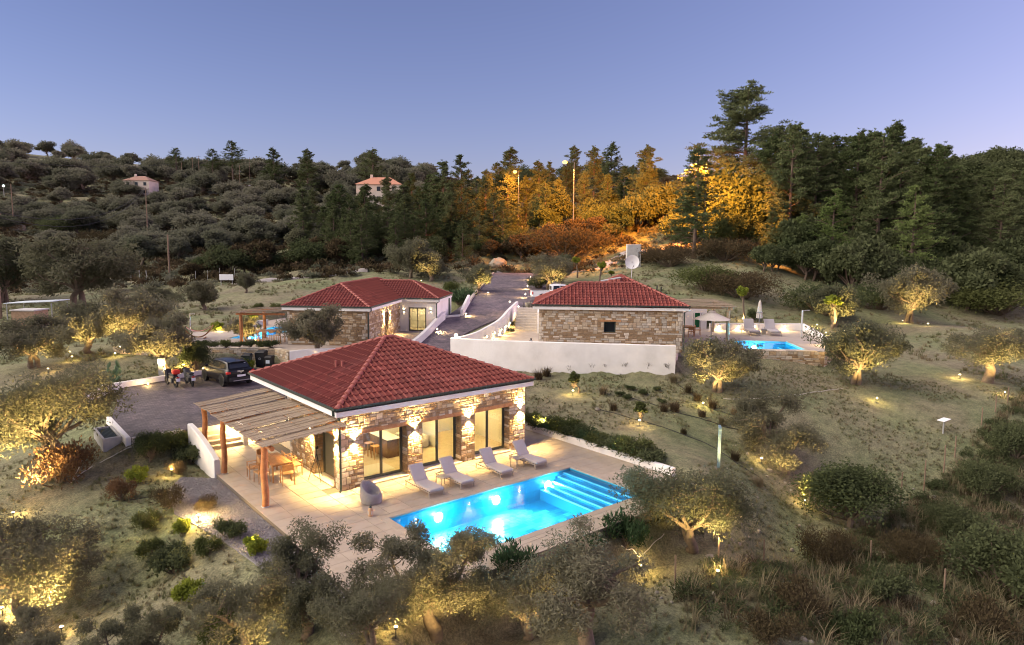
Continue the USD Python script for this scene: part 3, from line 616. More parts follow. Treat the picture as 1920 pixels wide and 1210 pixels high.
ms.panel((0, 0, 0), ey, ex, 9.1, H2, 32, [(4.5, 5.4, .05, 2.05)], 1.0, ws=(.18, .48), hs=(.10, .13, .17))
ms.build(w)
g = sub('door', V2); part('leaf', MB().rbox((-.42, 4.52, .05), (-.36, 5.38, 2.04), .01).out(), 'wood_lintel', g); part('handle', MB().rbox((-.36, 5.2, 1.0), (-.31, 5.25, 1.2), .01).out(), 'chrome', g)
g = sub('window', V2); part('frame', MB().box((-3.98, .3, .52), (-2.82, .36, .6)).box((-3.98, .3, 1.62), (-2.82, .36, 1.68)).box((-3.98, .3, .6), (-3.92, .36, 1.62)).box((-2.88, .3, .6), (-2.82, .36, 1.62)).out(), 'dark_frame', g); part('pane', MB().box((-3.92, .32, .6), (-2.88, .33, 1.62)).out(), 'car_glass', g)
glass_door(V2, (.74, 9.28, .03), ex, -ey, 1.57, 2.08)
part('room_floor', MB().box((.05, 9.42, .0), (2.88, 13, .02)).out(), 'interior_floor', V2); part('room_wall', MB().box((.05, 12.0, .02), (2.88, 12.1, 2.4)).out(), 'interior_white', V2)
bulb('room_light', T2((1.5, 10.6, 2.1)), 8, .1, (1, .8, .42))
R2 = [(-6.48, -.28, .28, 16.3), (-6.48, 8.8, 3.5, 14.9)]
eaves(V2, R2, H2+.28, .27); roof(V2, R2, H2+.30, .45, 6, I2(CAM))
downpipe(V2, [(.36, -.25, H2+.25), (.36, -.2, H2+.05), (.06, .03, H2-.12), (.06, .03, .05)]); downpipe(V2, [(3.52, 8.85, H2+.25), (3.5, 8.9, H2+.05), (3.26, 9.05, H2-.12), (3.26, 9.05, .05)]); downpipe(V2, [(3.55, 14.6, H2+.25), (3.3, 14.55, H2), (3.3, 14.55, .6)])
for y in (4.1, 5.85): sconce(V2, (0, y, 1.72), (1, 0, 0), T2, 75)
for x in (.35, 2.72): sconce(V2, (x, 9.1, 1.85), (0, -1, 0), T2, 0, 'gutter')

# ---------------------------------------------------------------- villa on the right above the white wall
o3, rz3 = frame_of(1010, 46.6, 2.35, 3.9)
V3 = thing('hillside_villa', 'stone villa with satellite dish on its red roof, above the long white wall', 'villa', o3, rz3)
T3, I3 = local(o3, rz3); H3 = 2.86
w = sub('wall', V3); WIN = [(4.45, 5.25, 1.28, 2.06)]
part('masonry', wall_mesh((0, 0, 0), ex, -ey, 9.75, H3, .5, WIN), 'mortar', w)
part('masonry', wall_mesh((9.75, .5, 0), ey, ex, 10.5, H3, .5, [(3.0, 4.8, .05, 2.1)]), 'mortar', w)
part('render', MB().box((0, .5, 0), (.3, 6.2, H3)).box((.3, 5.9, 0), (3.5, 6.2, H3)).box((3.2, 6.2, 0), (3.5, 11, H3)).box((3.5, 10.7, 0), (9.25, 11, H3)).out(), 'plaster', w)
ms = Masonry(41, 300, (.25, .2, .10, .22, .23))
ms.panel((0, 0, 0), ex, -ey, 9.75, H3, 43, WIN, 1.0, ws=(.18, .5), hs=(.09, .12, .16))
ms.panel((9.75, 0, 0), ey, ex, 11.0, H3, 44, [(3.5, 5.3, .05, 2.1)], .4, ws=(.18, .48), hs=(.10, .13, .17))
ms.build(w)
part('lintel', MB().rbox((4.15, -.03, 2.06), (5.6, .3, 2.19), .01).out(), 'wood_lintel', V3)
part('sill', MB().rbox((4.35, -.04, 1.23), (5.35, .3, 1.277), .01).out(), 'coping', V3)
g = sub('window', V3); m = MB()
for a, b in (((4.45, .2, 1.28), (4.53, .27, 2.06)), ((5.17, .2, 1.28), (5.25, .27, 2.06)), ((4.53, .2, 1.28), (5.17, .27, 1.36)), ((4.53, .2, 1.98), (5.17, .27, 2.06))): m.box(a, b)
part('frame', m.out(), 'gutter', g); part('pane', MB().box((4.53, .23, 1.36), (5.17, .24, 1.98)).out(), 'car_glass', g)
R3 = [(-.42, -.3, 10.08, 5.9), (2.2, -.3, 10.08, 11.3)]
eaves(V3, R3, H3+.28, .27); roof(V3, R3, H3+.30, .45, 8, I3(CAM))
downpipe(V3, [(10.1, -.2, H3+.2), (10.08, -.1, H3+.02), (9.85, .02, H3-.1), (9.85, .02, .1)])
vp = sub('roof_vent', V3)
for x, y, h in ((8.6, 4.6, .5), (9.2, 6.6, .55)): part('vent_pipe', MB().tube([(x, y, H3+.3+.45*(10.08-x)), (x, y, H3+.3+.45*(10.08-x)+h)], .05, 8).out(), 'black_plastic', vp, smooth=40)
for k in range(3): part('vent_tile', MB().rbox((4.9+k*.32, 2.75, H3+1.72), (5.08+k*.32, 3.05, H3+1.95), .02).out(), 'ridge', vp)
# ---------------------------------------------------------------- site: paving, walls, steps, pools, pergolas
def ribbon(name, pts, t, mtl, label=None, cat=None, zb=None, group=None, parent=None, round_top=True):
    'wall along a polyline of (x, y, z bottom, z top)'
    p = np.array(pts, float); d = np.gradient(p[:, :2], axis=0); d /= np.linalg.norm(d, axis=1, keepdims=True); n = np.c_[-d[:, 1], d[:, 0]]*t/2; V = []; b = min(.03, t/5); sh = 1-b/(t/2)
    for i in range(len(p)):
        for s, z, k in ((-1, p[i, 2], 1), (-1, p[i, 3]-b, 1), (-1, p[i, 3], sh), (1, p[i, 3], sh), (1, p[i, 3]-b, 1), (1, p[i, 2], 1)): V.append((*(p[i, :2]+s*k*n[i]), z))
    N = len(p); Fc = [(i*6+k, (i+1)*6+k, (i+1)*6+(k+1) % 6, i*6+(k+1) % 6) for i in range(N-1) for k in range(6)] + [(0, 1, 4, 5), (1, 2, 3, 4), (6*N-6, 6*N-1, 6*N-2, 6*N-5), (6*N-5, 6*N-2, 6*N-3, 6*N-4)]
    m = trimesh.Trimesh(np.array(V), np.vstack([np.array(Fc)[:, [0, 2, 1]], np.array(Fc)[:, [0, 3, 2]]]), process=False); m.fix_normals()
    if parent is not None: return part(name, (np.array(m.vertices), np.array(m.faces)), mtl, parent)
    return tag(usdkit.mesh(stage, path_of(name), (np.array(m.vertices), np.array(m.faces)), MAT[mtl], 25), label, cat, group)
def arc(pts, n=8):
    from scipy.interpolate import PchipInterpolator
    p = np.array(pts, float); s = np.r_[0, np.cumsum(np.linalg.norm(np.diff(p[:, :2], axis=0), axis=1))]
    q = np.linspace(0, s[-1], n*(len(p)-1)+1); return np.stack([PchipInterpolator(s, p[:, k])(q) for k in range(p.shape[1])], 1)

# main terrace with its tiles
PX0, PX1, PY1, PY0 = .15, 9.02, -3.43, -7.48
POOLR = shapely.box(PX0, PY0, PX1, PY1); POOLS.append((POOLR.buffer(.6), -2.4))
LF2 = lambda x, y: T2((x, y, 0)); LF3 = lambda x, y: T3((x, y, 0))
POOL2 = Polygon([LF2(*q)[:2] for q in ((-12.3, 2.5), (-9.7, 2.5), (-9.7, 10.6), (-12.3, 10.6))]); POOL3 = Polygon([LF3(*q)[:2] for q in ((14.6, 2.55), (18.9, 2.55), (18.9, 6.9), (14.6, 6.9))])
POOLS.append((POOL2.buffer(.4), .0)); POOLS.append((POOL3.buffer(.4), .4))
struct('ground', build_terrain(), 'earth', True)
ter = tag(UsdGeom.Xform.Define(stage, path_of('terrace')), kind='structure')
part('base', MB().prism(TERR.difference(POOLR.buffer(.3)), -.9, -.012).out(), 'grout', ter)
tiles = []; tw_, th_ = .92, .615; region = TERR.buffer(-.01).difference(POOLR.buffer(.305)).difference(shapely.box(-.0, 0, LX, LY))
for j in range(-16, 17):
    for i in range(-5, 14):
        q = shapely.box(i*tw_+.36+(j % 2)*.46*0, j*th_, (i+1)*tw_+.36-.015, (j+1)*th_-.015).intersection(region)
        if q.is_empty or q.area < .02 or q.geom_type != 'Polygon': continue
        tiles.append((np.hypot(*(np.array(q.centroid.coords[0])-CAM[:2])) + 8*(q.centroid.x > 9.6) + 30*(q.centroid.y > 7), q))
tiles.sort(key=lambda a: a[0]); rest = MB()
for k, (a, q) in enumerate(tiles):
    dz = rng.uniform(-.0012, .0012); m = MB().prism(q, -.04, dz)
    if k < 296: part('paving_tile', m.out(), 'deck_tile', ter)
    else: rest.add(*m.out())
part('farther_paving', rest.out(), 'deck_mixed', ter, kind='stuff')
# parking yard, drive, the two upper terraces
struct('parking', MB().prism(PARK.difference(DRP.buffer(-.6)), .3, .9).out(), 'setts')
nD = len(_dl); _edge = lambda a, b: [(i, nD+i, nD+i+1, i+1) for i in range(nD-1)]
_dm = [arc(np.c_[e], 4) for e in (_dl, _dr)]; _k = len(_dm[0]); _lo = [e - np.array([0, 0, .35]) for e in _dm]
V = np.vstack(_dm + _lo); Fc = [(i, _k+i, _k+i+1, i+1) for i in range(_k-1)] + [(2*_k+i, i, i+1, 2*_k+i+1) for i in range(_k-1)] + [(_k+i, 3*_k+i, 3*_k+i+1, _k+i+1) for i in range(_k-1)]
struct('driveway', (V, np.array(Fc)), 'drive_setts')
mat('patio', (.40, .34, .30), .8, noise=[(2, (.33, .28, .25), .4, .7), (20, (.46, .40, .35), .55, .75)], bump=(20, .3, .01))
struct('patio', MB().prism(V2P.difference(POOL2.buffer(.02)).difference(DRP), .9, 2.0).out(), 'patio')
struct('patio', MB().prism(V3P.difference(POOL3.buffer(.02)), 1.0, 2.35).out(), 'patio')

def pool(label, x0, y0, x1, y1, zc, o, rz, depth, lamps, group=None, rest_tile=False, steps=None, lampI=30, cw=.30):
    'rectangular pool in a local frame whose z = 0 is the paving around it'
    t = thing('swimming_pool', label, 'pool', o, rz, group); zw = -.09; T, I = local(np.asarray(o, float), rz)
    m = MB(); b = .22
    m.box((x0-b, y0-b, -depth-.2), (x1+b, y1+b, -depth-.02))
    for q in (((x0-b, y0-b, -depth-.02), (x0, y1+b, -.05)), ((x1, y0-b, -depth-.02), (x1+b, y1+b, -.05)), ((x0, y0-b, -depth-.02), (x1, y0, -.05)), ((x0, y1, -depth-.02), (x1, y1+b, -.05))): m.box(*q)
    part('basin', m.out(), 'pool_tile', t)
    if rest_tile:
        pcs = []; a, c = .40, .26
        for j in range(int((y1-y0)/c)+1):
            for i in range(-1, int((x1-x0)/a)+1):
                q = shapely.box(x0+i*a+(j % 2)*a/2, y0+j*c, x0+(i+1)*a+(j % 2)*a/2-.008, y0+(j+1)*c-.008).intersection(shapely.box(x0, y0, x1, y1))
                if q.area > .01: pcs.append(MB().prism(q, -depth-.02, -depth+rng.uniform(-.001, .001)))
        for x_, y_ in ((0, y1), (0, y0)):
            for j in range(5):
                for i in range(int((x1-x0)/a)):
                    z0_ = -.1-j*c; yy = y_ if y_ == y1 else y_
                    pcs.append(MB().box((x0+i*a+(j % 2)*.1, yy-(.012 if y_ == y1 else -.012), z0_-c+.008), (min(x1, x0+(i+1)*a+(j % 2)*.1-.008), yy+(.002 if y_ == y1 else -.002), z0_)))
        rest = MB()
        for k, m in enumerate(pcs):
            if k < 290: part('pool_mosaic', m.out(), 'pool_tile_one', t)
            else: rest.add(*m.out())
        part('wall_mosaic', rest.out(), 'pool_tile', t, kind='stuff')
    m = MB(); w = cw; z = (.004, -.06)
    if cw:
        for q in (((x0-w, y0-w), (x1+w, y0)), ((x0-w, y1), (x1+w, y1+w)), ((x0-w, y0), (x0, y1)), ((x1, y0), (x1+w, y1))): part('coping', MB().rbox((*q[0], z[1]), (*q[1], z[0]), .012).out(), 'deck_tile', t)
    for k, (sx0, sy0, sx1, sy1, sz) in enumerate(steps or []):
        part('step', MB().box((sx0, sy0, -depth+.001*(k+1)), (sx1, sy1, sz)).out(), 'pool_tile', t)
        part('step_nosing', MB().box((sx0-.002, sy0+.01, sz-.03), (sx0+.07, sy1-.01, sz+.006)).out(), 'pool_step', t)
    part('water', ([(x0, y0, zw), (x1, y0, zw), (x1, y1, zw), (x0, y1, zw)], [(0, 1, 2, 3)]), 'water', t)
    for k, (p, n) in enumerate(lamps):
        p, n = np.array(p, float), np.array(n, float); sd = np.cross(n, (0, 0, 1)); V = [p + n*.025 + .19*(math.cos(a)*sd + math.sin(a)*np.array([0, 0, 1])) for a in np.linspace(0, 2*math.pi, 17)[:-1]] + [p+n*.03]
        part('pool_lamp', (np.array(V), np.array([(i, (i+1) % 16, 16) for i in range(16)])), 'pool_lens', t)
        spot('pool_light', T(p+n*.08), T(p+n*1.5-np.array([0, 0, .35])), lampI, 80, .06, (.62, .92, 1.0), .9)
        bulb('pool_glow', T(p+n*.30), lampI*.13, .05, (.6, .92, 1.0))
    return t
mat('pool_tile_one', (.08, .41, .555), .35, rand=[(0, (.35, .62, .74)), (.5, (1, 1, 1)), (1, (2.6, 1.5, 1.25))])
W_, D_ = PX1-PX0, PY1-PY0
pool('long turquoise swimming pool of the nearest villa, lamps lit, steps at its right end', 0, 0, W_, D_, 0, (PX0, PY0, 0), 0.0, 1.05,
     [((2.05, D_, -.5), (0, -1, 0)), ((4.78, D_, -.5), (0, -1, 0)), ((7.55, D_, -.5), (0, -1, 0))], None, True,
     [(W_-1.75+.33*k, 0.004, W_-.004*(5-k), D_-.004, -.60+.115*k) for k in range(5)], 105)
pool('small blue pool beside the two winged villa, half behind the timber pergola', -12.3, 2.5, -9.7, 10.6, 0, o2, rz2, 1.3, [((-10.6, 10.6, -.55), (0, -1, 0)), ((-12.3, 6, -.55), (1, 0, 0))], None, False, None, 90)
pool('small blue pool on the stone walled terrace of the hillside villa', 14.6, 2.55, 18.9, 6.9, 0, o3, rz3, 1.3, [((16.5, 6.9, -.55), (0, -1, 0)), ((14.6, 4.5, -.55), (1, 0, 0))], None, False,
     [(18.3, 2.56, 18.89, 6.89, -.5)], 90)

# steps from the parking down to the terrace
st = thing('garden_steps', 'lit pale steps between the parking yard and the pergola terrace', 'steps', (-3.0, 8.6, 0))
for k in range(5): part('step', MB().rbox((0.0, .245*k, -.2), (2.08, 1.26+.0, .18*(k+1)-.002*(k == 4)), .012).out(), 'coping', st)
pier = tag(usdkit.mesh(stage, path_of('stair_wall'), MB().rbox((-.918, 8.5, -.1), (-.70, 9.62, 1.25), .015).out(), MAT['plaster']), 'short white wall pier on the right of the garden steps', 'wall')
for p, a in (((-.95, 8.95, .78), (-1.7, 8.95, .35)), ((-.95, 9.35, 1.05), (-1.7, 9.35, .8)), ((-.67, 9.0, .5), (-.1, 8.6, 0))): spot('step_light', p, a, 40, 75, .03)
lampb = lambda par, c, r=.045: part('lamp_lens', MB().tm(trimesh.creation.icosphere(1, r).apply_translation(c)).out(), 'bulb', par)
for p in ((-.93, 8.95, .80), (-.93, 9.35, 1.07), (-.685, 9.0, .5)):
    q = thing('step_lamp', {0: 'small recessed lamp low in the stair pier shining on the lower steps', 1: 'small recessed lamp high in the stair pier shining on the top step', 2: 'small recessed lamp on the terrace side of the stair pier'}[0 if p[2] == .8 else 1 if p[2] > 1 else 2], 'wall lamp', p)
    part('housing', MB().rbox((-.012, -.05, -.04), (.012, .05, .04), .006).out(), 'metal_grey', q)
ribbon('back_wall', [(-.68, 9.55, -.1, .95), (1.25, 9.55, -.1, .95), (LX+2.1, 9.55, -.1, .95)], .14, 'plaster', 'white retaining wall between the terrace and the parking behind the nearest villa', 'wall')
ribbon('stair_wall', arc([(-3.13, 5.0, -.3, .62), (-3.13, 5.5, -.3, .78), (-3.13, 8.2, -.3, 1.3), (-3.13, 8.9, -.3, 1.35)], 3), .24, 'plaster', 'sloping white wall beside the garden steps at the left terrace edge', 'wall')
ribbon('low_wall', [(11.66, 9.5, -.4, .33), (11.66, 2, -.4, .33), (11.66, -6.9, -.4, .33)], .24, 'plaster', 'low pale wall along the planted right edge of the pool terrace', 'wall')
kb = arc([(-4.35, 20.75, .5, 1.22), (-3.72, 21.9, .5, 1.22), (-1.2, 22.75, .5, 1.2), (1.6, 23.5, .5, 1.18)], 3)
ribbon('parking_wall', [(-6.6, 20.6, .4, 1.24), (-3.9, 21.85, .4, 1.24), (-1.2, 22.8, .4, 1.2), (1.9, 23.75, .4, 1.16)], .30, 'plaster', 'low white wall behind the motorbikes along the parking yard', 'wall')
ribbon('kerb', [(-5.55, 9.5, .2, .98), (-5.55, 14.2, .2, .98)], .22, 'plaster', 'pale kerb on the left front edge of the parking yard beside the drain', 'kerb')
ribbon('kerb', [(-5.4, 9.52, .2, .95), (-3.3, 9.52, .2, .95)], .18, 'coping', 'pale kerb along the front edge of the parking yard above the shrubs', 'kerb')
dr = thing('drain_channel', 'rectangular concrete drain pit with dark grate at the corner of the parking kerb', 'drain', (-6.05, 11.4, .70)); m = MB()
for q in (((-.38, -1.2, -.4), (-.28, 1.2, .2)), ((.28, -1.2, -.4), (.38, 1.2, .2)), ((-.279, -1.2, -.4), (.279, -1.08, .2)), ((-.279, 1.08, -.4), (.279, 1.2, .2))): part('rim', MB().rbox(*q, .012).out(), 'concrete', dr)
part('pit_floor', MB().box((-.279, -1.079, -.05), (.279, 1.079, .0)).out(), 'galvanised', dr)
for k in range(14): part('grate_bar', MB().box((-.275, -1.0+k*.15, .10), (.275, -.95+k*.15, .14)).out(), 'gutter', dr)
# gravel strip
struct('gravel_bed', MB().prism(GRAVEL, -.3, -.14).out(), 'gravel')
peb = MB(); pb = trimesh.creation.icosphere(0, 1.0); gp = rng.uniform((-5.5, -9), (-3.2, 6), (9000, 2)); gp = gp[shapely.contains(GRAVEL.buffer(-.03), shapely.points(gp))]
for q in gp[:5200]: peb.add(np.array(pb.vertices)*rng.uniform(.018, .042)*rng.uniform(.6, 1.2, 3) + (*q, -.13), pb.faces)
struct('gravel', peb.out(), 'gravel', kind='stuff')
for k, (px, py) in enumerate(((205, 985), (240, 1010))): pass

def reed_roof(parent, x0, x1, y0, y1, zl, zr, strips, pitch=.034, mtl='reed', seed=0):
    'strips of reed matting, each strip a part made of single canes lying across it'
    r = np.random.default_rng(seed); w = (y1-y0)/strips
    for k in range(strips):
        m = MB(); a, b = y0+k*w, y0+(k+1)*w; n = int((x1-x0)/pitch)
        for i in range(n):
            x = x0 + (i+.5)*pitch + r.uniform(-.006, .006); z = zl + (zr-zl)*(x-x0)/(x1-x0) + .025*(k % 2) + r.uniform(-.006, .006) + .02*math.sin(x*1.7+k)
            if r.random() < .03: continue
            m.bar((x, a-r.uniform(-.02, .09), z+.02), (x+r.uniform(-.02, .02), b+r.uniform(-.02, .05), z-.01), r.uniform(.026, .036), .016)
        part('reed_mat', m.out(), mtl, parent)
        for q in (.25, .75): part('binding_wire', MB().bar((x0, a+w*q, zl+.035+.025*(k % 2)), (x1, a+w*q, zr+.035+.025*(k % 2)), .012).out(), 'reed_dark', parent)
pg = thing('timber_pergola', 'timber pergola roofed with reed mats against the nearest villa above the dining table', 'pergola')
for x, y, zb, r in ((-2.85, .27, 0, .125), (-2.86, 4.95, 0, .115), (-2.87, 7.55, 0, .115)):
    n = 9; pts = [(x+.018*math.sin(k*1.1+y), y+.018*math.cos(k*1.3+y), zb+(2.28-zb)*k/(n-1)) for k in range(n)]
    part('post', MB().tube(pts, [r*(1.04-.01*k+.03*math.sin(2.1*k+x)) for k in range(n)], 12).out(), 'wood_post', pg, smooth=50); part('post_base', MB().rbox((x-.13, y-.13, .003), (x+.13, y+.13, .03), .006).out(), 'galvanised', pg)
part('beam', MB().tube([(-2.85, -.6, 2.36), (-2.86, 3, 2.37), (-2.87, 7.9, 2.36)], .085, 10).out(), 'wood_post', pg, smooth=50)
part('beam', MB().bar((-.09, -.5, 2.62), (-.09, 7.5, 2.62), .12, .16).out(), 'wood_post', pg)
for k in range(9): part('rafter', MB().tube([(-3.15, -.4+k*1.0, 2.47), (-.15, -.4+k*1.0, 2.73)], .05, 8).out(), 'wood_post', pg, smooth=50)
reed_roof(pg, -3.28, -.06, -.85, 7.6, 2.54, 2.80, 10, seed=3)

# ---------------------------------------------------------------- walls and pergola of the two winged villa
def stone_wall(name, label, pts, zb, zt, t, seed, most=150, parent=None):
    'retaining wall of single stones along a ground polyline'
    g = thing(name, label, 'wall') if parent is None else parent; ms = Masonry(seed, most, (.3, .25, .12, .18, .15))
    for k in range(len(pts)-1):
        a, b = np.array(pts[k], float), np.array(pts[k+1], float); L = np.linalg.norm(b-a); d = (b-a)/L; n = np.array([d[1], -d[0]])
        if n @ (CAM[:2]-a) < 0: n = -n
        z0, z1 = zb[k] if np.ndim(zb) else zb, zt[k] if np.ndim(zt) else zt
        o = np.array([*a, z0]); D, N = np.array([*d, 0]), np.array([*n, 0])
        part('core', wall_mesh(o, D, N, L, z1-z0, t), 'mortar', g); ms.panel(o, D, N, L, z1-z0, seed+k, (), 1.0, ws=(.2, .55), hs=(.10, .14, .18), quoin=(False, False))
        for i in range(int(L/.7)): part('cap_stone', MB().rbox(np.array([0, -t-.03, 0]), np.array([.66, .04, .07]), .015).out() if False else place(MB().rbox((0, 0, 0), (.66, t+.06, .06), .015).out(), (*(a+d*i*.7+n*.03), z1), math.atan2(d[1], d[0]) + 0) if np.cross(d, n) < 0 else place(MB().rbox((0, -t-.06, 0), (.66, 0, .06), .015).out(), (*(a+d*i*.7+n*.03), z1), math.atan2(d[1], d[0])), rng.choice(['stone_beige', 'stone_grey', 'stone_light']), g)
    ms.build(g); return g
A = [xy(px, v, 2) for px, v in ((302, 46.4), (345, 47.9), (430, 48.1), (515, 48.0), (541, 46.3))]
stone_wall('retaining_wall', 'rubble stone retaining wall behind the parked car, below the row of small bushes', A, .6, 2.08, .35, 61, 290)
A = [xy(px, v, 1.6) for px, v in ((212, 49.5), (228, 48.2), (255, 47.4), (300, 46.6))]
stone_wall('garden_wall', 'low curved dry stone garden wall under the lit olive trees on the left', A, 1.0, 1.85, .3, 65, 150)
ribbon('patio_wall', [(*xy(543, 46.1, 2), .7, 2.25), (*xy(578, 46.4, 2), .7, 2.35), (*xy(640, 47, 2), .7, 2.35), (*xy(700, 48.0, 2), .7, 2.35)], .2, 'plaster', 'white wall in front of the two winged villa, left of the red roof', 'wall')
ribbon('drive_wall', arc([(*xy(752, 49.2, 1.5), .8, 2.05), (*xy(775, 51.5, 2), 1, 2.3), (*xy(800, 55, 2.3), 1.4, 2.75), (*xy(822, 59.5, 3), 1.7, 3.3), (*xy(832, 61.5, 3), 1.8, 3.55)], 4), .32, 'plaster', 'white curved wall on the left of the paved drive, with a lit foot lamp', 'wall')
ribbon('drive_wall', arc([(*xy(866, 63, 3.0), 2.2, 3.6), (*xy(872, 66, 3.3), 2.4, 4.0), (*xy(879, 69.5, 3.7), 2.7, 4.5)], 3), .28, 'plaster', 'short white wall beside the drive, behind the corner of the two winged villa', 'wall')
ribbon('drive_wall', [(*xy(834, 62.3, 3.0), 2.2, 3.1), (*xy(862, 62.8, 3.0), 2.2, 3.15)], .2, 'plaster', 'low white edge wall joining the drive to the two winged villa', 'wall')
ribbon('kerb', arc([(*xy(880, 70, 3.7), 3.3, 3.95), (*xy(890, 77, 4.1), 3.7, 4.25), (*xy(905, 86, 4.6), 4.2, 4.75), (*xy(925, 102, 5.5), 5.0, 5.6)], 3), .3, 'coping', 'pale kerb along the left side of the upper drive', 'kerb')
ribbon('planter_wall', [(*T2((-14.6, 9.6, 0))[:2], 1.6, 2.45), (*T2((-13.4, 11.8, 0))[:2], 1.6, 2.5)], .25, 'plaster', 'low white planter wall beyond the small pool, left of the pergola', 'wall')
ribbon('planter_wall', [(*T2((-9.9, 13.0, 0))[:2], 1.6, 2.4), (*T2((-8.6, 15, 0))[:2], 1.6, 2.9), (*T2((-6.6, 18, 0))[:2], 1.6, 3.7)], .3, 'plaster', 'sloping white wall behind the small pool beside the two winged villa', 'wall')
p2 = thing('timber_pergola', 'timber pergola with orange posts beside the two winged villa and its pool', 'pergola', o2, rz2)
for x, y in ((-9.75, -.2), (-9.5, 3.1)): part('post', MB().tube([(x, y, 0), (x+.02, y, 1.1), (x, y, 2.2)], .12, 10).out(), 'wood_post', p2, smooth=50)
for y in (-.2, 3.1): part('beam', MB().bar((-10.1, y, 2.26), (-6.3, y, 2.3), .12, .14).out(), 'wood_post', p2)
part('beam', MB().bar((-9.6, -.5, 2.36), (-9.4, 3.5, 2.36), .10, .1).out(), 'wood_post', p2)
reed_roof(p2, -10.2, -6.52, -.7, 3.6, 2.40, 2.48, 6, .05, seed=5)

# ---------------------------------------------------------------- walls, stairs, pergola of the hillside villa
ribbon('boundary_wall', arc([(*xy(846, 46.0, 3.2), .9, 3.26), (*xy(880, 45.6, 3.2), .9, 3.24), (*xy(1000, 44.7, 3.2), .9, 3.23), (*xy(1130, 44.0, 3.2), 1, 3.23), (*xy(1267, 43.3, 3.2), 1, 3.23)], 4), .28, 'plaster', 'long smooth white wall below the hillside villa', 'wall')
ribbon('drive_wall', arc([(*xy(852, 46.2, 3.2), 1.2, 3.22), (*xy(885, 48.0, 3), 1.4, 3.3), (*xy(912, 51, 3), 1.8, 3.42), (*xy(935, 54.5, 3.3), 2.2, 3.6), (*xy(953, 59.5, 3.6), 2.2, 3.95), (*xy(969, 65, 3.8), 2.2, 4.22)], 4), .26, 'plaster', 'white curved wall between the paved drive and the lamplit walkway', 'wall')
sv = thing('villa_steps', 'pale outdoor steps rising from the walkway beside the hillside villa', 'steps', T3((-2.35, 10.4, 0)), rz3)
for k in range(9): part('step', MB().rbox((0, .38*k, -.6), (1.95, 3.9, .185*(k+1)), .015).out(), 'coping', sv)
ribbon('stair_wall', [(*T3((-.28, 9.2, 0))[:2], 2.3, 4.1), (*T3((-.28, 12.5, 0))[:2], 2.3, 4.5)], .28, 'plaster', 'white wall end between the outdoor steps and the hillside villa', 'wall')
A = [T3(q)[:2] for q in ((10.05, 1.05, 0), (19.6, 1.05, 0), (21.1, 1.9, 0))]
stone_wall('retaining_wall', 'long rubble stone wall holding up the pool terrace of the hillside villa', A, .7, 2.42, .4, 71, 290)
ribbon('terrace_wall', [(*T3((14.4, 13.1, 0))[:2], 2.2, 2.95), (*T3((22.6, 14.2, 0))[:2], 2.2, 2.95)], .22, 'plaster', 'low white wall with foot lamps behind the two distant loungers', 'wall')
ribbon('terrace_wall', [(*T3((22.7, 14.2, 0))[:2], 2.0, 2.95), (*T3((22.0, 8, 0))[:2], 1.8, 2.8), (*T3((20.9, 2.2, 0))[:2], 1.7, 2.6)], .22, 'plaster', 'low white wall along the right side of the distant pool terrace', 'wall')
ribbon('terrace_wall', [(*T3((9.9, 14.0, 0))[:2], 2.2, 4.3), (*T3((14.4, 14.4, 0))[:2], 2.2, 4.25)], .22, 'plaster', 'tall white wall behind the open parasol and dining set', 'wall')
p3 = thing('pale_pergola', 'pale pole pergola with reed roof at the right end of the hillside villa', 'pergola', o3, rz3)
for x, y in ((14.3, 6.3), (14.5, 12.2), (10.4, 6.3)): part('post', MB().tube([(x, y, 0), (x, y, 2.5)], .13, 10).out(), 'pale_wood', p3, smooth=50)
for a, b in (((10.1, 6.3), (14.7, 6.3)), ((10.1, 12.2), (14.9, 12.2)), ((14.35, 5.8), (14.55, 12.7)), ((10.4, 5.8), (10.4, 12.7))): part('beam', MB().bar((*a, 2.55), (*b, 2.55), .14, .16).out(), 'pale_wood', p3)
reed_roof(p3, 10.12, 14.8, 5.6, 12.8, 2.70, 2.70, 6, .06, seed=6)
# ---------------------------------------------------------------- vegetation
def quads(c, d, n, L, w):
    'leaf quads: centre, direction, rough normal, length, width'
    d = d/np.maximum(np.linalg.norm(d, axis=1, keepdims=True), 1e-9); s = np.cross(d, n); s /= np.maximum(np.linalg.norm(s, axis=1, keepdims=True), 1e-9)
    L, w = np.broadcast_to(L, len(c))[:, None], np.broadcast_to(w, len(c))[:, None]
    V = np.stack([c-d*L/2, c+s*w/2-d*L*.05, c+d*L/2, c-s*w/2-d*L*.05], 1).reshape(-1, 3); i = np.arange(len(c))[:, None]*4
    return V, np.concatenate([i+[0, 1, 2], i+[0, 2, 3]], 0)
def unit(r, n): v = r.normal(size=(n, 3)); return v/np.linalg.norm(v, axis=1, keepdims=True)
def clumps(r, cen, rad, n, L, w, out=.7, droop=.0, flat=.8, shell=.55):
    'n leaves shared among clumps (each denser near its skin)'
    k = r.integers(0, len(cen), n); u = unit(r, n); rr = np.clip(r.normal(1-shell*.35, .28, n), .15, 1.25)
    p = cen[k] + u*(rr*np.asarray(rad)[k])[:, None]*[1, 1, flat]
    d = u*out + unit(r, n)*.8 + [0, 0, -droop]; nn = unit(r, n) + [0, 0, .6]
    return quads(p, d, nn, L*r.uniform(.6, 1.35, n), w*r.uniform(.7, 1.3, n))
def limb(m, r, a, b, r0, r1, n=6, wob=.12, sides=7):
    a, b = np.asarray(a, float), np.asarray(b, float); t = np.linspace(0, 1, n)[:, None]; L = np.linalg.norm(b-a)
    p = a + (b-a)*t + np.cumsum(r.normal(0, wob*L/n, (n, 3)), 0)*np.sin(np.pi*t)
    m.tube(p, np.linspace(r0, r1, n), sides); return p
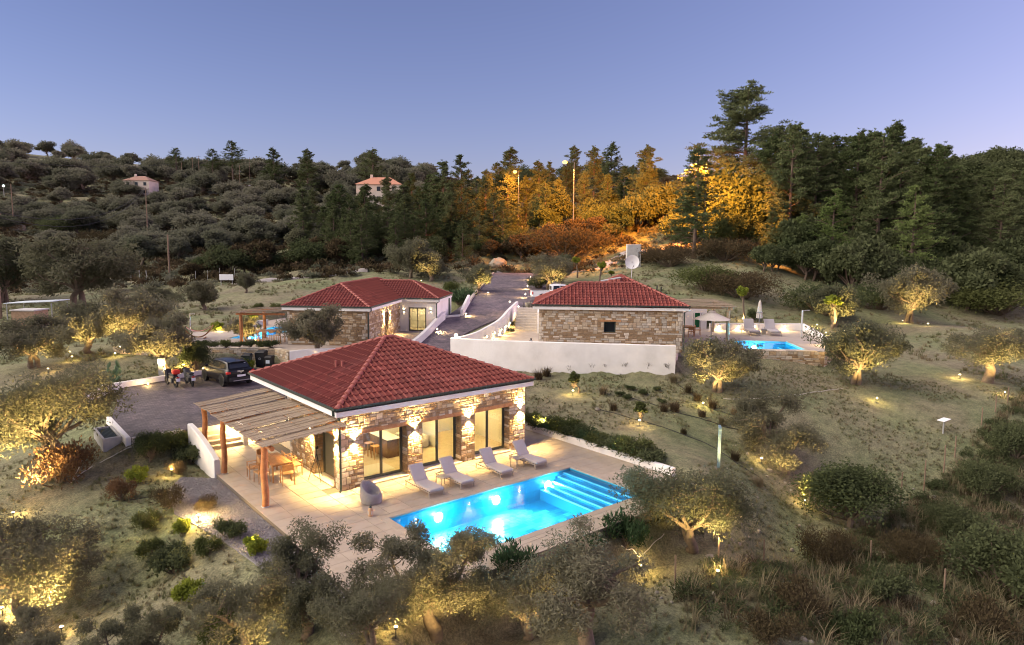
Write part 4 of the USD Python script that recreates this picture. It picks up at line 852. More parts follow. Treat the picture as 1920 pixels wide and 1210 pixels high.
def olive(seed, H, S, nleaf, L=.135, w=.042, lean=(0, 0), trunks=1, flat=.85, fork=.24, open_=.5):
    'gnarled trunk that forks into limbs, each ending in rounded leaf clumps with gaps between'
    r = np.random.default_rng(seed); m = MB(); cen, rad = [], []
    for q in range(trunks):
        base = np.array([r.normal(0, .12), r.normal(0, .12), -.25]) if trunks > 1 else np.array([0, 0, -.25]); top = np.array([lean[0]+r.normal(0, .15), lean[1]+r.normal(0, .15), H*fork])
        r0 = .055*H/math.sqrt(trunks); tr = limb(m, r, base, top, r0*1.25, r0*.75, 7, .35, 9)
        nl = int(r.integers(5, 8)); a0 = r.uniform(0, 6.3)
        for k in range(nl):
            a = a0 + 2*math.pi*k/nl + r.normal(0, .25); e = r.uniform(.12, 1.0); R = S*r.uniform(.5, .85)*math.cos(e*.9)
            end = top + [R*math.cos(a), R*math.sin(a), (H-H*fork)*(.25+.62*e)*r.uniform(.75, 1.05)]
            li = limb(m, r, tr[-1], end, r0*.55, r0*.16, 7, .28, 6)
            for s in range(int(r.integers(6, 10))):
                st = li[int(r.integers(3, 7))]; u = unit(r, 1)[0]; u[2] = u[2]*.6 + r.uniform(-.25, .3)
                e2 = st + u*S*r.uniform(.25, .5); limb(m, r, st, e2, r0*.14, r0*.04, 4, .2, 4)
                cen.append(e2); rad.append(S*r.uniform(.14, .27))
            cen.append(li[-1]); rad.append(S*r.uniform(.14, .24))
    cen, rad = np.array(cen), np.array(rad); cen[:, 2] = np.minimum(cen[:, 2], H*.95); keep = r.random(len(cen)) > .08
    V, Fc = clumps(r, cen[keep], rad[keep], nleaf, L, w, .6, .15, flat)
    return m.out(), (V, Fc)
def pine(seed, H, S, nq, L=.022, w=.0065, base=.22, irregular=.35, n_w=15):
    'straight trunk with whorls of rising boughs, needle tufts all along their outer halves'
    r = np.random.default_rng(seed); m = MB(); cen, rad = [], []
    bend = r.normal(0, .012*H, 2); tp = lambda t: np.array([bend[0]*math.sin(t*2.2), bend[1]*math.sin(t*2.6), H*t])
    m.tube([tp(t)-[0, 0, .02*(t == 0)] for t in np.linspace(0, .97, 9)], np.linspace(.018*H, .003*H, 9), 7)
    for k in range(n_w):
        t = base + (.95-base)*(k/(n_w-1))**.9; z = (t-base)/(1-base); prof = (1-z)**.7*(.6+.4*min(1, z*4+.3)) + .05
        for b in range(int(r.integers(4, 7))):
            a = r.uniform(0, 6.28); ln = S*prof*r.uniform(1-irregular, 1+irregular*.5); o = tp(np.clip(t + r.uniform(-.03, .03), 0, .97)); e = o + [ln*math.cos(a), ln*math.sin(a), ln*r.uniform(.05, .5)+.015*H]
            p = limb(m, r, o, e, .0035*H, .001*H, 4, .15, 4)
            for q in np.arange(.35, 1.01, .11):
                for _ in range(2): cen.append(o + (e-o)*q + r.normal(0, .05*ln+.008*H, 3)); rad.append((.018*H + .10*ln)*r.uniform(.6, 1.1))
    for q in np.linspace(.8, 1.0, 7): cen.append(tp(q)+r.normal(0, .006*H, 3)); rad.append(.026*H*(1.3-q*.8))
    cen, rad = np.array(cen), np.array(rad); k = r.choice(len(cen), nq, p=rad**1.6/(rad**1.6).sum()); u = unit(r, nq); u[:, 2] = np.abs(u[:, 2])*.9-.2
    p = cen[k] + u*(rad[k]*r.uniform(.2, 1.0, nq))[:, None]*[1, 1, .7]
    V, Fc = quads(p, u + [0, 0, .5] + unit(r, nq)*.5, unit(r, nq), L*r.uniform(.6, 1.3, nq), w*r.uniform(.7, 1.3, nq))
    return m.out(), (V, Fc)
def round_crown(seed, H, S, nq, L, w, trunk=.25, lobes=26, flat=.8):
    r = np.random.default_rng(seed); m = MB(); cen, rad = [], []
    limb(m, r, (0, 0, -.3), (0, 0, H*(trunk+.15)), .035*H, .025*H, 5, .3, 7)
    for k in range(lobes):
        u = unit(r, 1)[0]; u[2] = abs(u[2])*1.05-.2; q = r.uniform(.45, 1.0)
        cen.append([u[0]*S*q*.78, u[1]*S*q*.78, H*trunk+(H*(1-trunk))*(.36+.5*u[2]*q)]); rad.append(S*r.uniform(.22, .4))
        limb(m, r, (0, 0, H*trunk), cen[-1], .012*H, .004*H, 4, .2, 4)
    V, Fc = clumps(r, np.array(cen), np.array(rad), nq, L, w, .8, .0, flat)
    return m.out(), (V, Fc)
def bush(seed, H, S, nq, L, w, lobes=14, up=.3):
    r = np.random.default_rng(seed); m = MB(); cen, rad = [], []
    for k in range(lobes):
        a = r.uniform(0, 6.28); q = math.sqrt(r.random())*.75; z = H*(.3+.45*r.random()*(1-q*.6))
        cen.append([S*q*math.cos(a), S*q*math.sin(a), z]); rad.append(min(S, H)*r.uniform(.25, .42)); limb(m, r, (0, 0, -.05), cen[-1], .02*H+.006, .006, 4, .2, 4)
    V, Fc = clumps(r, np.array(cen), np.array(rad), nq, L, w, .8, -up, .9); V[:, 2] = np.maximum(V[:, 2], .0)
    return m.out(), (V, Fc)
def spiky(seed, H, S, n, w=.012, lean=.5):
    'tuft of long narrow blades'
    r = np.random.default_rng(seed); a = r.uniform(0, 6.28, n); b = r.uniform(.1, lean, n); h = H*r.uniform(.5, 1.1, n)
    d = np.c_[np.cos(a)*b, np.sin(a)*b, np.ones(n)]; d /= np.linalg.norm(d, axis=1, keepdims=True); o = np.c_[r.normal(0, S*.25, (n, 2)), np.zeros(n)]
    s = np.c_[-np.sin(a), np.cos(a), np.zeros(n)]*w; tip = o + d*h[:, None] + np.c_[np.cos(a), np.sin(a), -.3*np.ones(n)]*(S*r.uniform(.3, 1, n))[:, None]*.6; mid = o + d*h[:, None]*.6
    V = np.stack([o-s, o+s, mid+s*.8, mid-s*.8, tip], 1).reshape(-1, 3); i = np.arange(n)[:, None]*5
    return V, np.concatenate([i+[0, 1, 2], i+[0, 2, 3], i+[3, 2, 4]], 0)
PROTO = {}
def plant(kind, make, loc, label, cat, name, mats, rz=0.0, scale=1.0, group=None):
    'first of its kind is built, later ones reference it'
    if kind not in PROTO:
        t = thing(name, label, cat, loc, rz, group, scale); g = make(); wood, crown = g if isinstance(g[0], tuple) else (None, g)
        if wood is not None: part('trunk' if 'tree' in cat or 'tree' in name or 'pine' in name else 'stems', wood, mats[0], t, smooth=40)
        part('crown' if 'tree' in cat or 'pine' in name else 'foliage', crown, mats[1], t); PROTO[kind] = t; return t
    return copy_of(PROTO[kind], label, loc, rz, scale, group)
def size(px_h, p): return px_h*np.linalg.norm((p-CAM)[:2])/F            # metres for a height in picture pixels
OL = [lambda: olive(101, 4, 2.2, 26000), lambda: olive(102, 4, 2.3, 26000, trunks=2), lambda: olive(103, 4, 2.2, 24000, lean=(.5, .2)), lambda: olive(104, 4, 2.5, 18000, fork=.38, flat=.7), lambda: olive(105, 4, 2.3, 13000, L=.22, w=.075), lambda: olive(106, 4, 2.5, 13000, L=.22, w=.075, trunks=2)]
def olive_at(k, px, py_base, top, label, dz=0, v=None, rz=None, wide=None):
    'olive k standing where the picture column meets the ground, its crown reaching the picture row top'
    p = put(px, v) if v else on(px, py_base); pb = p.copy()
    w = (p[:2]-CAM[:2]) @ HD; py0 = 605 + F*((CAM[2]-p[2])*math.cos(PITCH)-w*math.sin(PITCH))/(w*math.cos(PITCH)+(CAM[2]-p[2])*math.sin(PITCH))
    h = (py0-top)*w/F; s = h/4.0
    sc = (s*(wide or 1), s*(wide or 1), s)
    plant(f'olive{k}', OL[k], p, label, 'olive tree', 'olive_tree', ('bark', 'olive_leaf'), rz if rz is not None else rng.uniform(0, 6.28), sc)
    return p, h
OT = {}
for key, a in {
    'fl1': (1, 48, 1150, 950, 'yellow lit olive tree cut by the left edge, lower left foreground'), 'fl2': (0, 62, 1290, 1140, 'dark olive crown in the bottom left corner beside the glaring lamp'),
    'f3': (0, 262, 1290, 1132, 'small round olive alone at the bottom edge, left of the leaning trunks'), 'f4': (3, 455, 1235, 1050, 'olive with bare leaning trunks above a yellow lit shrub, bottom left of centre'),
    'f5': (2, 575, 1190, 1000, 'dark olive overlapping the gravel bed at the front corner of the terrace'), 'f6': (1, 690, 1215, 1045, 'grey olive in front of the terrace, left of the yellow lit one'),
    'f7': (0, 815, 1185, 972, 'olive with yellow lit left side covering the front corner of the pool'), 'f8': (1, 985, 1200, 1010, 'olive at the front pool deck with a lamp glowing inside its foliage'),
    'f9': (3, 1105, 1215, 978, 'broad dense green olive crown in front of the pool, right of centre foreground'), 'f10': (1, 1290, 1035, 828, 'large olive right of the pool lit warm from the lamp on its right'),
    'm11': (2, 1470, 885, 735, 'leaning olive with golden crown on the slope below the curved track'), 'm12': (5, 1348, 737, 628, 'golden olive lit from its trunk in front of the distant stone retaining wall'),
    'm13': (5, 1610, 722, 595, 'olive with dark top and glowing base beside the corner of the distant pool terrace'), 'm14': (3, 1847, 716, 588, 'spreading flat crowned olive with dark trunk near the right edge'),
    'l15': (1, 95, 878, 655, 'big sprawling olive at left lit orange from its foot, branches bare'), 'l16': (4, 168, 662, 560, 'olive with a bright yellow trunk behind the prickly pear on the left'),
    'l17': (5, 250, 655, 545, 'olive with yellow lit foliage above the low dry stone wall'), 'l18': (4, 312, 694, 578, 'small golden olive standing by the meter post and motorbikes'),
    'l19': (5, 60, 690, 600, 'dark low olive above the big sprawling tree on the left edge'), 'v17': (4, 600, 668, 562, 'olive with dark top and yellow underside before the two winged villa'),
    'v18': (4, 462, 646, 590, 'lit olive between the posts of the timber pergola by the small pool'), 'r19': (4, 1560, 612, 520, 'tall grey olive lit from below behind the right wall of the distant terrace'),
    'r20': (5, 1708, 606, 495, 'two toned olive with a lit trunk at the foot of the young pines'), 'b21': (4, 380, 582, 523, 'small olive with thick pale trunk on the mown slope left of the small pool'),
    'b22': (4, 460, 549, 510, 'small clipped olive standing right of the white signboard'), 'b23': (4, 806, 527, 466, 'olive with long pale lit trunk behind the two winged villa roof'), 'b24': (5, 772, 522, 450, 'grey olive left of the one with the long pale trunk'),
    'b25': (5, 152, 577, 452, 'huge grey green olive by the lane on the left'), 'b26': (5, 12, 570, 455, 'olive crown cut by the left edge behind the tall wooden pole'), 'b27': (4, 292, 592, 535, 'low grey olive on the left slope before the wooden pole')}.items():
    OT[key] = olive_at(a[0], a[1], a[2], a[3], a[4], wide={'m14': 1.25, 'l15': 1.0, 'f9': 1.15, 'f10': 1.1, 'm11': 1.25, 'm12': 1.1, 'f7': 1.15, 'b25': 1.2, 'l19': 1.3, 'v17': .9, 'b22': .9, 'v18': .75, 'fl1': 1.1}.get(key))
# shrubs and small plants: (kind, px, base py, top py, label)
SH = {'dark': (lambda: bush(201, 1, .75, 2600, .11, .05), 'dark_shrub'), 'green': (lambda: bush(202, 1, .7, 2600, .10, .045), 'shrub_leaf'), 'bright': (lambda: bush(203, 1, .6, 2200, .12, .06), 'bright_leaf'),
      'red': (lambda: bush(204, 1, .8, 2400, .09, .03, up=.9), 'red_shrub'), 'brown': (lambda: bush(205, 1, .9, 2600, .10, .03, up=.6), 'brown_shrub'), 'cone': (lambda: round_crown(206, 1, .46, 3600, .075, .034, .1, 30, 1.1), 'dark_shrub'), 'oleander': (lambda: bush(207, 1, .6, 1500, .17, .035, 18, 1.1), 'oleander_leaf')}
SH.update({'dark_big': (lambda: bush(221, 1, .75, 9000, .055, .025, 26), 'dark_shrub'), 'brown_big': (lambda: bush(225, 1, .85, 9000, .07, .015, 26, .7), 'brown_shrub'), 'green_big': (lambda: bush(222, 1, .75, 8000, .055, .026, 26), 'shrub_leaf'), 'cone_big': (lambda: round_crown(226, 1, .52, 12000, .042, .018, .06, 34, 1.0), 'dark_shrub')})
def shrub_at(kind, px, py, top, label, group=None, v=None, wide=1.0, name='shrub', cat='shrub', z=None):
    p = at(px, py, z=z) if z is not None else put(px, v) if v else on(px, py); w = (p[:2]-CAM[:2]) @ HD; h = max(.15, (py-top)*w/F*1.02)
    if h > 1.4 and kind + '_big' in SH: kind += '_big'
    return plant(kind, SH[kind][0], p, label, cat, name, ('bark', SH[kind][1]), rng.uniform(0, 6.28), (h*wide, h*wide, h), group), p
for a in [('cone', 285, 866, 795, 'dark conical evergreen shrub at the corner of the paved yard'), ('green', 330, 842, 800, 'yellow lit shrub between the conical evergreen and the sloping white wall'), ('dark', 357, 870, 822, 'dark straggly shrub against the sloping white stair wall'),
          ('bright', 258, 906, 866, 'bright lime green shrub in the left garden'), ('red', 226, 938, 890, 'reddish dry shrub left of the lime green one'), ('brown', 335, 890, 862, 'dry tan shrub below the conical evergreen'), ('brown', 318, 952, 905, 'dull brown shrub at the edge of the gravel bed'),
          ('green', 277, 991, 950, 'rounded green shrub on the drip line below the reddish one'), ('green', 281, 1042, 1003, 'olive green shrub lowest on the left drip line'), ('bright', 342, 1000, 966, 'yellow lit shrub just left of the brightest garden lamp'), ('dark', 431, 1010, 964, 'dark compact shrub on the gravel bed edge'),
          ('green', 388, 1040, 1000, 'thin green shrub right of the brightest garden lamp'), ('bright', 478, 1040, 996, 'glowing grassy plant on a stony mound in the gravel'), ('dark', 326, 1075, 1005, 'leggy dark plant in the middle of the left garden'), ('brown', 385, 960, 925, 'dry shrub behind the brightest garden lamp'),
          ('green', 420, 1200, 1128, 'bright yellow green shrub glowing under the leaning olive trunks'), ('bright', 356, 1130, 1075, 'yellow green shrub left of the leaning olive'), ('red', 110, 905, 815, 'orange lit dry shrub at the foot of the big sprawling olive'),
          ('cone', 368, 700, 632, 'tall leafy shrub lit yellow against the stone wall behind the car'), ('bright', 460, 700, 668, 'small yellow green shrub between the car and the bins'), ('brown', 342, 705, 685, 'low dry shrub behind the scooter')]: shrub_at(*a)
for k, px in enumerate((352, 378, 400, 424, 449, 470, 492, 509)): shrub_at('dark' if k % 3 else 'green', px, 652, 634 if k % 2 else 637, ['leftmost', 'second from left', 'third from left', 'fourth from left', 'fourth from right', 'third from right', 'second from right', 'rightmost'][k] + ' small round bush in the row atop the stone retaining wall', 'bushes in a row above the stone wall', z=2.03, wide=1.25)
for k, (px, py, t) in enumerate(((1000, 800, 768), (1018, 806, 775), (1040, 812, 780), (1060, 815, 776), (1080, 822, 785), (1100, 830, 796), (1122, 838, 805), (1145, 846, 808), (1168, 852, 812), (1190, 858, 812), (1212, 868, 826))):
    shrub_at('green' if k % 3 == 0 else 'dark' if k % 3 == 1 else 'oleander', px, py, t, ['first', 'second', 'third', 'fourth', 'fifth', 'sixth', 'seventh', 'eighth', 'ninth', 'tenth', 'last'][k] + ' hedge shrub along the low terrace wall, counted from the villa, ' + ('olive green' if k % 3 == 0 else 'dark green' if k % 3 == 1 else 'narrow leaved'), ('green', 'dark', 'narrow leaved')[k % 3] + ' hedge shrubs by the terrace', wide=1.3)
for a in (('oleander', 1172, 1025, 945, 'oleander at the front right corner of the pool deck'), ('oleander', 1105, 1035, 985, 'smaller oleander at the front edge of the pool deck'), ('oleander', 962, 1075, 1000, 'oleander sprig rising in front of the pool edge')): shrub_at(*a)
for a in (('oleander', 873, 575, 530, 'dark oleander left of the upper drive below the lit olive'), ('oleander', 858, 570, 545, 'low oleander beside the corner of the two winged villa'), ('green', 846, 548, 524, 'small lit shrub behind the wing of the left villa'), ('bright', 407, 620, 600, 'yellow lit shrub in the white planter beyond the small pool'), ('bright', 475, 600, 580, 'yellow glowing shrub by the sloping wall behind the small pool'),
          ('dark', 1012, 542, 510, 'dark shrub on the right edge of the upper drive'), ('dark', 1325, 612, 578, 'dark shrub behind the tall white wall of the distant terrace'), ('dark', 1412, 600, 575, 'dark shrub behind the closed parasol'), ('green', 520, 585, 566, 'small dark green shrub left of the two winged villa roof'), ('green', 485, 580, 566, 'tiny shrub on the slope above the small pool')): shrub_at(*a)
def sapling(kind, px, py, top, label, crown=.45, wide=1.0, m='bright_leaf'):
    p = on(px, py); w = (p[:2]-CAM[:2]) @ HD; h = (py-top)*w/F
    plant(kind, lambda: round_crown(300+len(kind), 1, .185, 1500, .075, .04, 1-crown, 14, 1.0), p, label, 'young tree', 'young_tree', ('bark', m), rng.uniform(0, 6.28), (h*wide, h*wide, h)); return p
YT = {k: sapling(*a) for k, a in {'a': ('sapling', 1391, 602, 532, 'lit lime green sapling on a thin stem behind the distant loungers'), 'b': ('sapling', 1080, 522, 479, 'lime green sapling behind the roof, nearest the drive', .7, 1.3), 'c': ('sapling', 1127, 534, 488, 'lime green sapling left of the satellite dish', .5, 1.3), 'd': ('sapling', 1146, 530, 506, 'small bright sapling just left of the satellite dish', .7, 1.5),
    'e': ('sapling_b', 1076, 738, 686, 'spindly lit sapling on the bank below the white boundary wall', .8, 1.2, 'shrub_leaf'), 'f': ('sapling_b', 1200, 792, 742, 'small round lit tree on the bank right of the nearest villa', .7, 1.5, 'shrub_leaf'), 'g': ('sapling', 1560, 618, 548, 'yellow lit sapling with stake behind the right end of the distant terrace', .6, 1.4)}.items()}
for k, (px, py, t, lab) in {'h': (900, 548, 490, 'yellow lit olive on the left edge of the upper drive'), 'i': (1030, 545, 478, 'lit tree with pale stem on the right edge of the upper drive'), 'j': (1052, 530, 470, 'dark grey olive behind the lit tree right of the drive')}.items(): OT[k] = olive_at(4 if k != 'i' else 5, px, py, t, lab)
# prickly pear
pp = on(215, 716); t = thing('prickly_pear', 'green prickly pear with upright pads on the grass left of the yard', 'cactus', pp); r_ = np.random.default_rng(9)
def pads(t, base, n, s, depth=0):
    for k in range(n):
        a = r_.uniform(0, 6.28); e = r_.uniform(.6, 1.3); d = np.array([math.cos(a)*math.cos(e), math.sin(a)*math.cos(e), math.sin(e)]); c = base + d*s*.5
        sd = np.cross(d, unit(r_, 1)[0]); sd /= np.linalg.norm(sd); nn = np.cross(d, sd); m = trimesh.creation.icosphere(1); v = np.array(m.vertices)
        v = c + v[:, :1]*d*s*.55 + v[:, 1:2]*sd*s*.33 + v[:, 2:]*nn*s*.07; part('pad', (v, np.array(m.faces)), 'cactus', t, smooth=True)
        if depth < 2 and r_.random() < .75: pads(t, base + d*s, 1 + (r_.random() < .5), s*.85, depth+1)
mat('cactus', (.10, .17, .09), .6)
pads(t, np.array([0, 0, 0.0]), 6, .55)
# dry tufts on the bank
ORD = ['first', 'second', 'third', 'fourth', 'fifth', 'sixth', 'seventh']
TUFT = lambda: spiky(401, 1, .55, 160, .022, .75); MATT = {'tuft': 'dry_grass', 'tuft_dark': 'brown_shrub', 'tuft_green': 'dark_shrub'}
for k, (px, py, s) in enumerate(((1263, 718, .8), (1290, 737, .7), (1307, 752, .75), (1336, 766, .75), (1376, 778, .7), (1422, 784, .8), (1265, 772, .85), (1316, 782, .6), (1355, 797, .75), (1428, 815, .8), (1282, 815, .5), (1378, 864, .7), (1422, 912, .7), (1068, 697, .7), (1110, 694, .7), (1135, 693, .6), (1170, 692, .7), (1215, 691, .6), (1250, 692, .6), (1025, 706, .9), (1130, 740, .8), (1010, 712, .9), (1245, 772, .6), (1150, 770, .6))):
    p = on(px, py); kind = 'tuft_dark' if k % 4 else 'tuft'
    plant(kind, TUFT, p, ('dark' if kind == 'tuft_dark' else 'pale') + ' dry grass tuft ' + (ORD[k] + ' down the upper hose line' if k < 6 else ORD[k-6] + ' down the middle hose line' if k < 10 else ORD[k-10] + ' down the lower hose line' if k < 13 else ORD[k-13] + ' from left under the long white wall' if k < 19 else ['beside the spindly sapling', 'left of the round lit tree', 'close to the red roof corner', 'right of the round lit tree', 'above the hedge'][k-19]), 'grass tuft', 'grass_tuft', (None, MATT[kind]), rng.uniform(0, 6.28), s*.85, ('dark' if kind == 'tuft_dark' else 'pale') + ' grass tufts planted on the bank')
for k, (px, py) in enumerate(((1181, 727), (1162, 738), (1176, 744), (1233, 729), (1240, 752), (1205, 735))): shrub_at('dark', px, py+5, py-7, 'tiny dark green shrub on the bank, ' + ['topmost, left', 'leftmost', 'second from left', 'topmost, right', 'lowest, right', 'third from left'][k] + ' of the scattered six', 'tiny shrubs on the bank', wide=1.2)

# ------------------------------------------------ wild trees beyond the estate
LATER = []
SPOTS = [('crossarm pole on the hill', 278, 400), ('pale two storey house', 266, 345), ('flat roofed skyline house', 290, 312), ('lone flat topped pine', 332, 300), ('spreading skyline pine', 437, 290), ('grey water tank', 236, 412), ('bare lane pole', 318, 480), ('orange roofed house', 716, 350), ('huge lane olive', 152, 515), ('left edge pole', 2, 470), ('broad skyline pine', 515, 300), ('white signboard', 425, 521), ('dry stone terrace wall', 20, 372),
    ('pale trunked olive', 806, 495), ('boulder atop the drive', 935, 503), ('left street lamp', 968, 322), ('tall middle street lamp', 1074, 330), ('right street lamp', 1318, 300), ('tallest pine', 1385, 220), ('concrete cabinet', 1187, 475), ('satellite dish', 1180, 485), ('left light green pine', 1560, 450), ('broad light green pine', 1700, 450), ('lit two toned olive', 1708, 550), ('meadow right edge', 1900, 540), ('tall grey lit olive', 1560, 560), ('low pale ridge building', 645, 320), ('two winged villa roof', 690, 540)]
def pixel(p):
    q = np.asarray(p, float)-CAM; w = q @ FW; return 960+F*(q @ RT)/w, 605-F*(q @ UP)/w
def name_later():
    'each of many like trees is told by the landmark it stands nearest to, on which side, and its rank there'
    cellsd = {}
    for prim, p, h, what in LATER:
        x, y = pixel(p + np.array([0, 0, h*.6])); n, lx, ly = min(SPOTS, key=lambda s: (s[1]-x)**2+(s[2]-y)**2); dx, dy = x-lx, y-ly
        side = ('right of' if dx > 0 else 'left of') if abs(dx) > abs(dy) else ('below' if dy > 0 else 'above'); cellsd.setdefault((what, n, side), []).append((dx*dx+dy*dy, prim))
    words = ['nearest', 'second nearest', 'third nearest', 'fourth nearest', 'fifth nearest', 'sixth nearest', 'seventh nearest', 'eighth nearest', 'ninth nearest', 'tenth nearest', 'eleventh nearest', 'twelfth nearest'] + [f'{k}th nearest' for k in range(13, 60)]
    for (what, n, side), L in cellsd.items():
        for k, (d, prim) in enumerate(sorted(L, key=lambda a: a[0])): prim.GetPrim().SetCustomDataByKey('label', f'{what}, {words[k]} {side} the {n}')
SHORT = {'dark bushy tree at the foot of the pine wood on the right': 'dark bushy tree at right', 'dark green pine in the belt of pines behind the two far villas': 'dark green middle pine', 'low boughed green pine between the lane and the pine belt': 'low boughed pine', 'dark tree on the far skyline behind the pines': 'dark far skyline tree', 'dark thicket tree along the lane behind the villas': 'dull thicket tree',
    'grey green olive tree on the terraced hill at left': 'grey green hillside olive', 'silvery olive tree on the slope between the hill and the pines': 'silvery olive', 'tree glowing orange in the light of the street lamps': 'orange lit tree'}
def wild(kind, make, px, v, h, label, cat, name, mats, group=None, wide=1.0, dz=0):
    p = put(px, v) + np.array([0, 0, dz]); t = plant(kind, make, p, label, cat, name, mats, rng.uniform(0, 6.28), (h*wide, h*wide, h), group); LATER.append((t, p, h, SHORT[label])); return t
PN = [lambda: pine(501, 1, .27, 19000, base=.12), lambda: pine(502, 1, .30, 19000, irregular=.5, base=.15), lambda: pine(503, 1, .26, 14000, base=.06), lambda: pine(504, 1, .34, 12000, base=.38, irregular=.5, n_w=10), lambda: pine(505, 1, .40, 52000, L=.017, w=.0055, base=.08, irregular=.45, n_w=20)]
RC = [lambda: round_crown(601, 1, .55, 6500, .075, .034, .12, 15), lambda: round_crown(602, 1, .66, 6500, .075, .034, .06, 18), lambda: round_crown(603, 1, .5, 6500, .075, .032, .14, 11)]
NAMED = [(4, 1385, 126, 162, 'tallest dark pine rising above the right hand street lamp'), (0, 1300, 100, 275, 'dark pine with a clear trunk left of the orange lit foliage'), (1, 1210, 128, 272, 'slim pine top between the centre and right street lamps'),
         (2, 1560, 92, 355, 'light green young pine in front of the right hand wood'), (2, 1700, 92, 350, 'broad light green young pine at the right, leftmost of the dark wood behind it'), (2, 1445, 98, 390, 'small dark pine beside the orange lit foliage'), (1, 1500, 95, 400, 'mid green pine between the orange foliage and the light young pine'),
         (3, 332, 300, 278, 'lone flat topped pine on the left skyline'), (3, 400, 300, 280, 'skyline pine left of the spreading one'), (3, 437, 298, 265, 'spreading pine with open tiers on the left skyline'), (1, 515, 270, 276, 'broad dark pine on the skyline right of the pole'), (1, 578, 250, 278, 'skyline pine above the middle of the left hill'),
         (0, 830, 130, 300, 'wide dark green pine in the centre, left of the drive'), (0, 760, 128, 345, 'dark pine covering the orange roofed house'), (2, 862, 140, 292, 'pointed pine at the centre skyline'), (1, 955, 150, 276, 'pine with tufted top left of the middle street lamp'), (0, 910, 136, 330, 'pine at the left side of the lamplit clearing'), (1, 1010, 150, 300, 'pine right of the left street lamp'), (3, 700, 230, 280, 'pine on the skyline above the orange roofed house')]
for k, px, v, top, lab in NAMED:
    p = put(px, v); h = max(3, (at(px, top, v=v)[2]-p[2])*1.0); young = 'light' in lab
    plant(f'pine{k}{"y" if young else ""}', PN[k], p, lab, 'pine tree', 'pine_tree', ('pine_bark', 'pine_young' if young else 'pine_needle'), rng.uniform(0, 6.28), (h*(1.35 if k == 4 else 1.1),)*2 + (h,))
def skyline(px):    # picture row of the tops of the wood at the right
    return np.interp(px, [1260, 1420, 1440, 1490, 1520, 1560, 1610, 1660, 1690, 1720, 1760, 1800, 1850, 1890, 1925], [300, 300, 235, 225, 235, 250, 238, 222, 220, 250, 270, 320, 310, 275, 255])
r_ = np.random.default_rng(77); cnt = {}
for k in range(46):                                                       # dark wood on the right
    px = 1425 + 500*(k+r_.uniform(0, 1))/46; v = r_.uniform(100, 135); top = skyline(px) + abs(r_.normal(0, 26)); p = put(px, v); h = float(np.clip((at(px, top, v=v)[2]-p[2]), 5, 24))
    t = plant(f'pine{k % 2}', PN[k % 2], p, 'tall dark pine standing in the wood on the right', 'pine tree', 'pine_tree', ('pine_bark', 'pine_needle'), r_.uniform(0, 6.28), (h*1.0, h*1.0, h), 'dark pines of the wood on the right'); LATER.append((t, p, h, 'tall dark pine at right'))
for k in range(34):
    px = 1420 + 500*(k+r_.uniform(0, 1))/34; v = r_.uniform(86, 100); h = r_.uniform(4.5, 9) if px > 1480 else 4
    wild('round0d', RC[0], px, v, h, 'dark bushy tree at the foot of the pine wood on the right', 'tree', 'bushy_tree', ('pine_bark', 'dark_shrub'), 'bushy trees under the right hand pines', 1.0)
for k in range(40):                                                       # centre: behind the drive
    px = 570 + 650*(k+r_.uniform(0, 1))/40; v = r_.uniform(122, 165); h = r_.uniform(9, 14) - 4*(980 < px < 1200)*(v < 140)
    wild(f'pine{k % 2}', PN[k % 2], px, v, h, 'dark green pine in the belt of pines behind the two far villas', 'pine tree', 'pine_tree', ('pine_bark', 'pine_needle'), 'pines in the middle belt', 1.0)
for k in range(30):                                                       # low boughed pines nearer the lane
    px = 610 + 370*(k+r_.uniform(0, 1))/30; v = r_.uniform(110, 126); h = r_.uniform(6.5, 10.5)
    wild('pine2m', PN[2], px, v, h, 'low boughed green pine between the lane and the pine belt', 'pine tree', 'pine_tree', ('pine_bark', 'pine_needle'), 'low pines above the lane', 1.15)
for k in range(16): wild('round1f', RC[1], r_.uniform(1770, 1985), r_.uniform(230, 330), r_.uniform(7, 11), 'dark tree on the far skyline behind the pines', 'tree', 'bushy_tree', ('pine_bark', 'dark_shrub'), 'dark trees on the far skyline', 1.5)
for k in range(34):                                                       # dark thicket above the lane
    px = 340 + 820*(k+r_.uniform(0, 1))/34; v = r_.uniform(108, 126); h = r_.uniform(3.0, 6)
    wild(f'round{k % 2}t', RC[k % 2], px, v, h, 'dark thicket tree along the lane behind the villas', 'tree', 'bushy_tree', ('pine_bark', 'dark_shrub' if k % 2 else 'brown_shrub'), 'thicket trees along the lane', 1.1)
for k in range(270):                                                      # olive covered hill on the left
    px = r_.uniform(-60, 800); v = 135*(390/130)**r_.random(); h = r_.uniform(4.5, 8.0)*(1+.3*(v > 250))
    if px < 260 and v < 185 and r_.random() < .6: continue
    wild(f'round{k % 3}o', RC[k % 3], px, v, h, 'grey green olive tree on the terraced hill at left', 'olive tree', 'olive_tree', ('bark', 'olive_far'), 'olive trees on the hill at left', r_.uniform(1.05, 1.55))
for k in range(24):                                                       # silvery olives in the middle ground
    px = r_.uniform(540, 780); v = r_.uniform(122, 175); h = r_.uniform(4.5, 6.5)
    wild(f'round{k % 3}s', RC[k % 3], px, v, h, 'silvery olive tree on the slope between the hill and the pines', 'olive tree', 'olive_tree', ('bark', 'olive_leaf'), 'silvery olives on the middle slope', 1.0)
for k in range(26):                                                       # skyline and far right hill
    px = (r_.uniform(960, 1260) if k % 2 else r_.uniform(1760, 1930)); v = r_.uniform(180, 290); h = r_.uniform(5, 8)
    wild('round1f', RC[1], px, v, h, 'dark tree on the far skyline behind the pines', 'tree', 'bushy_tree', ('pine_bark', 'dark_shrub'), 'dark trees on the far skyline', 1.1)
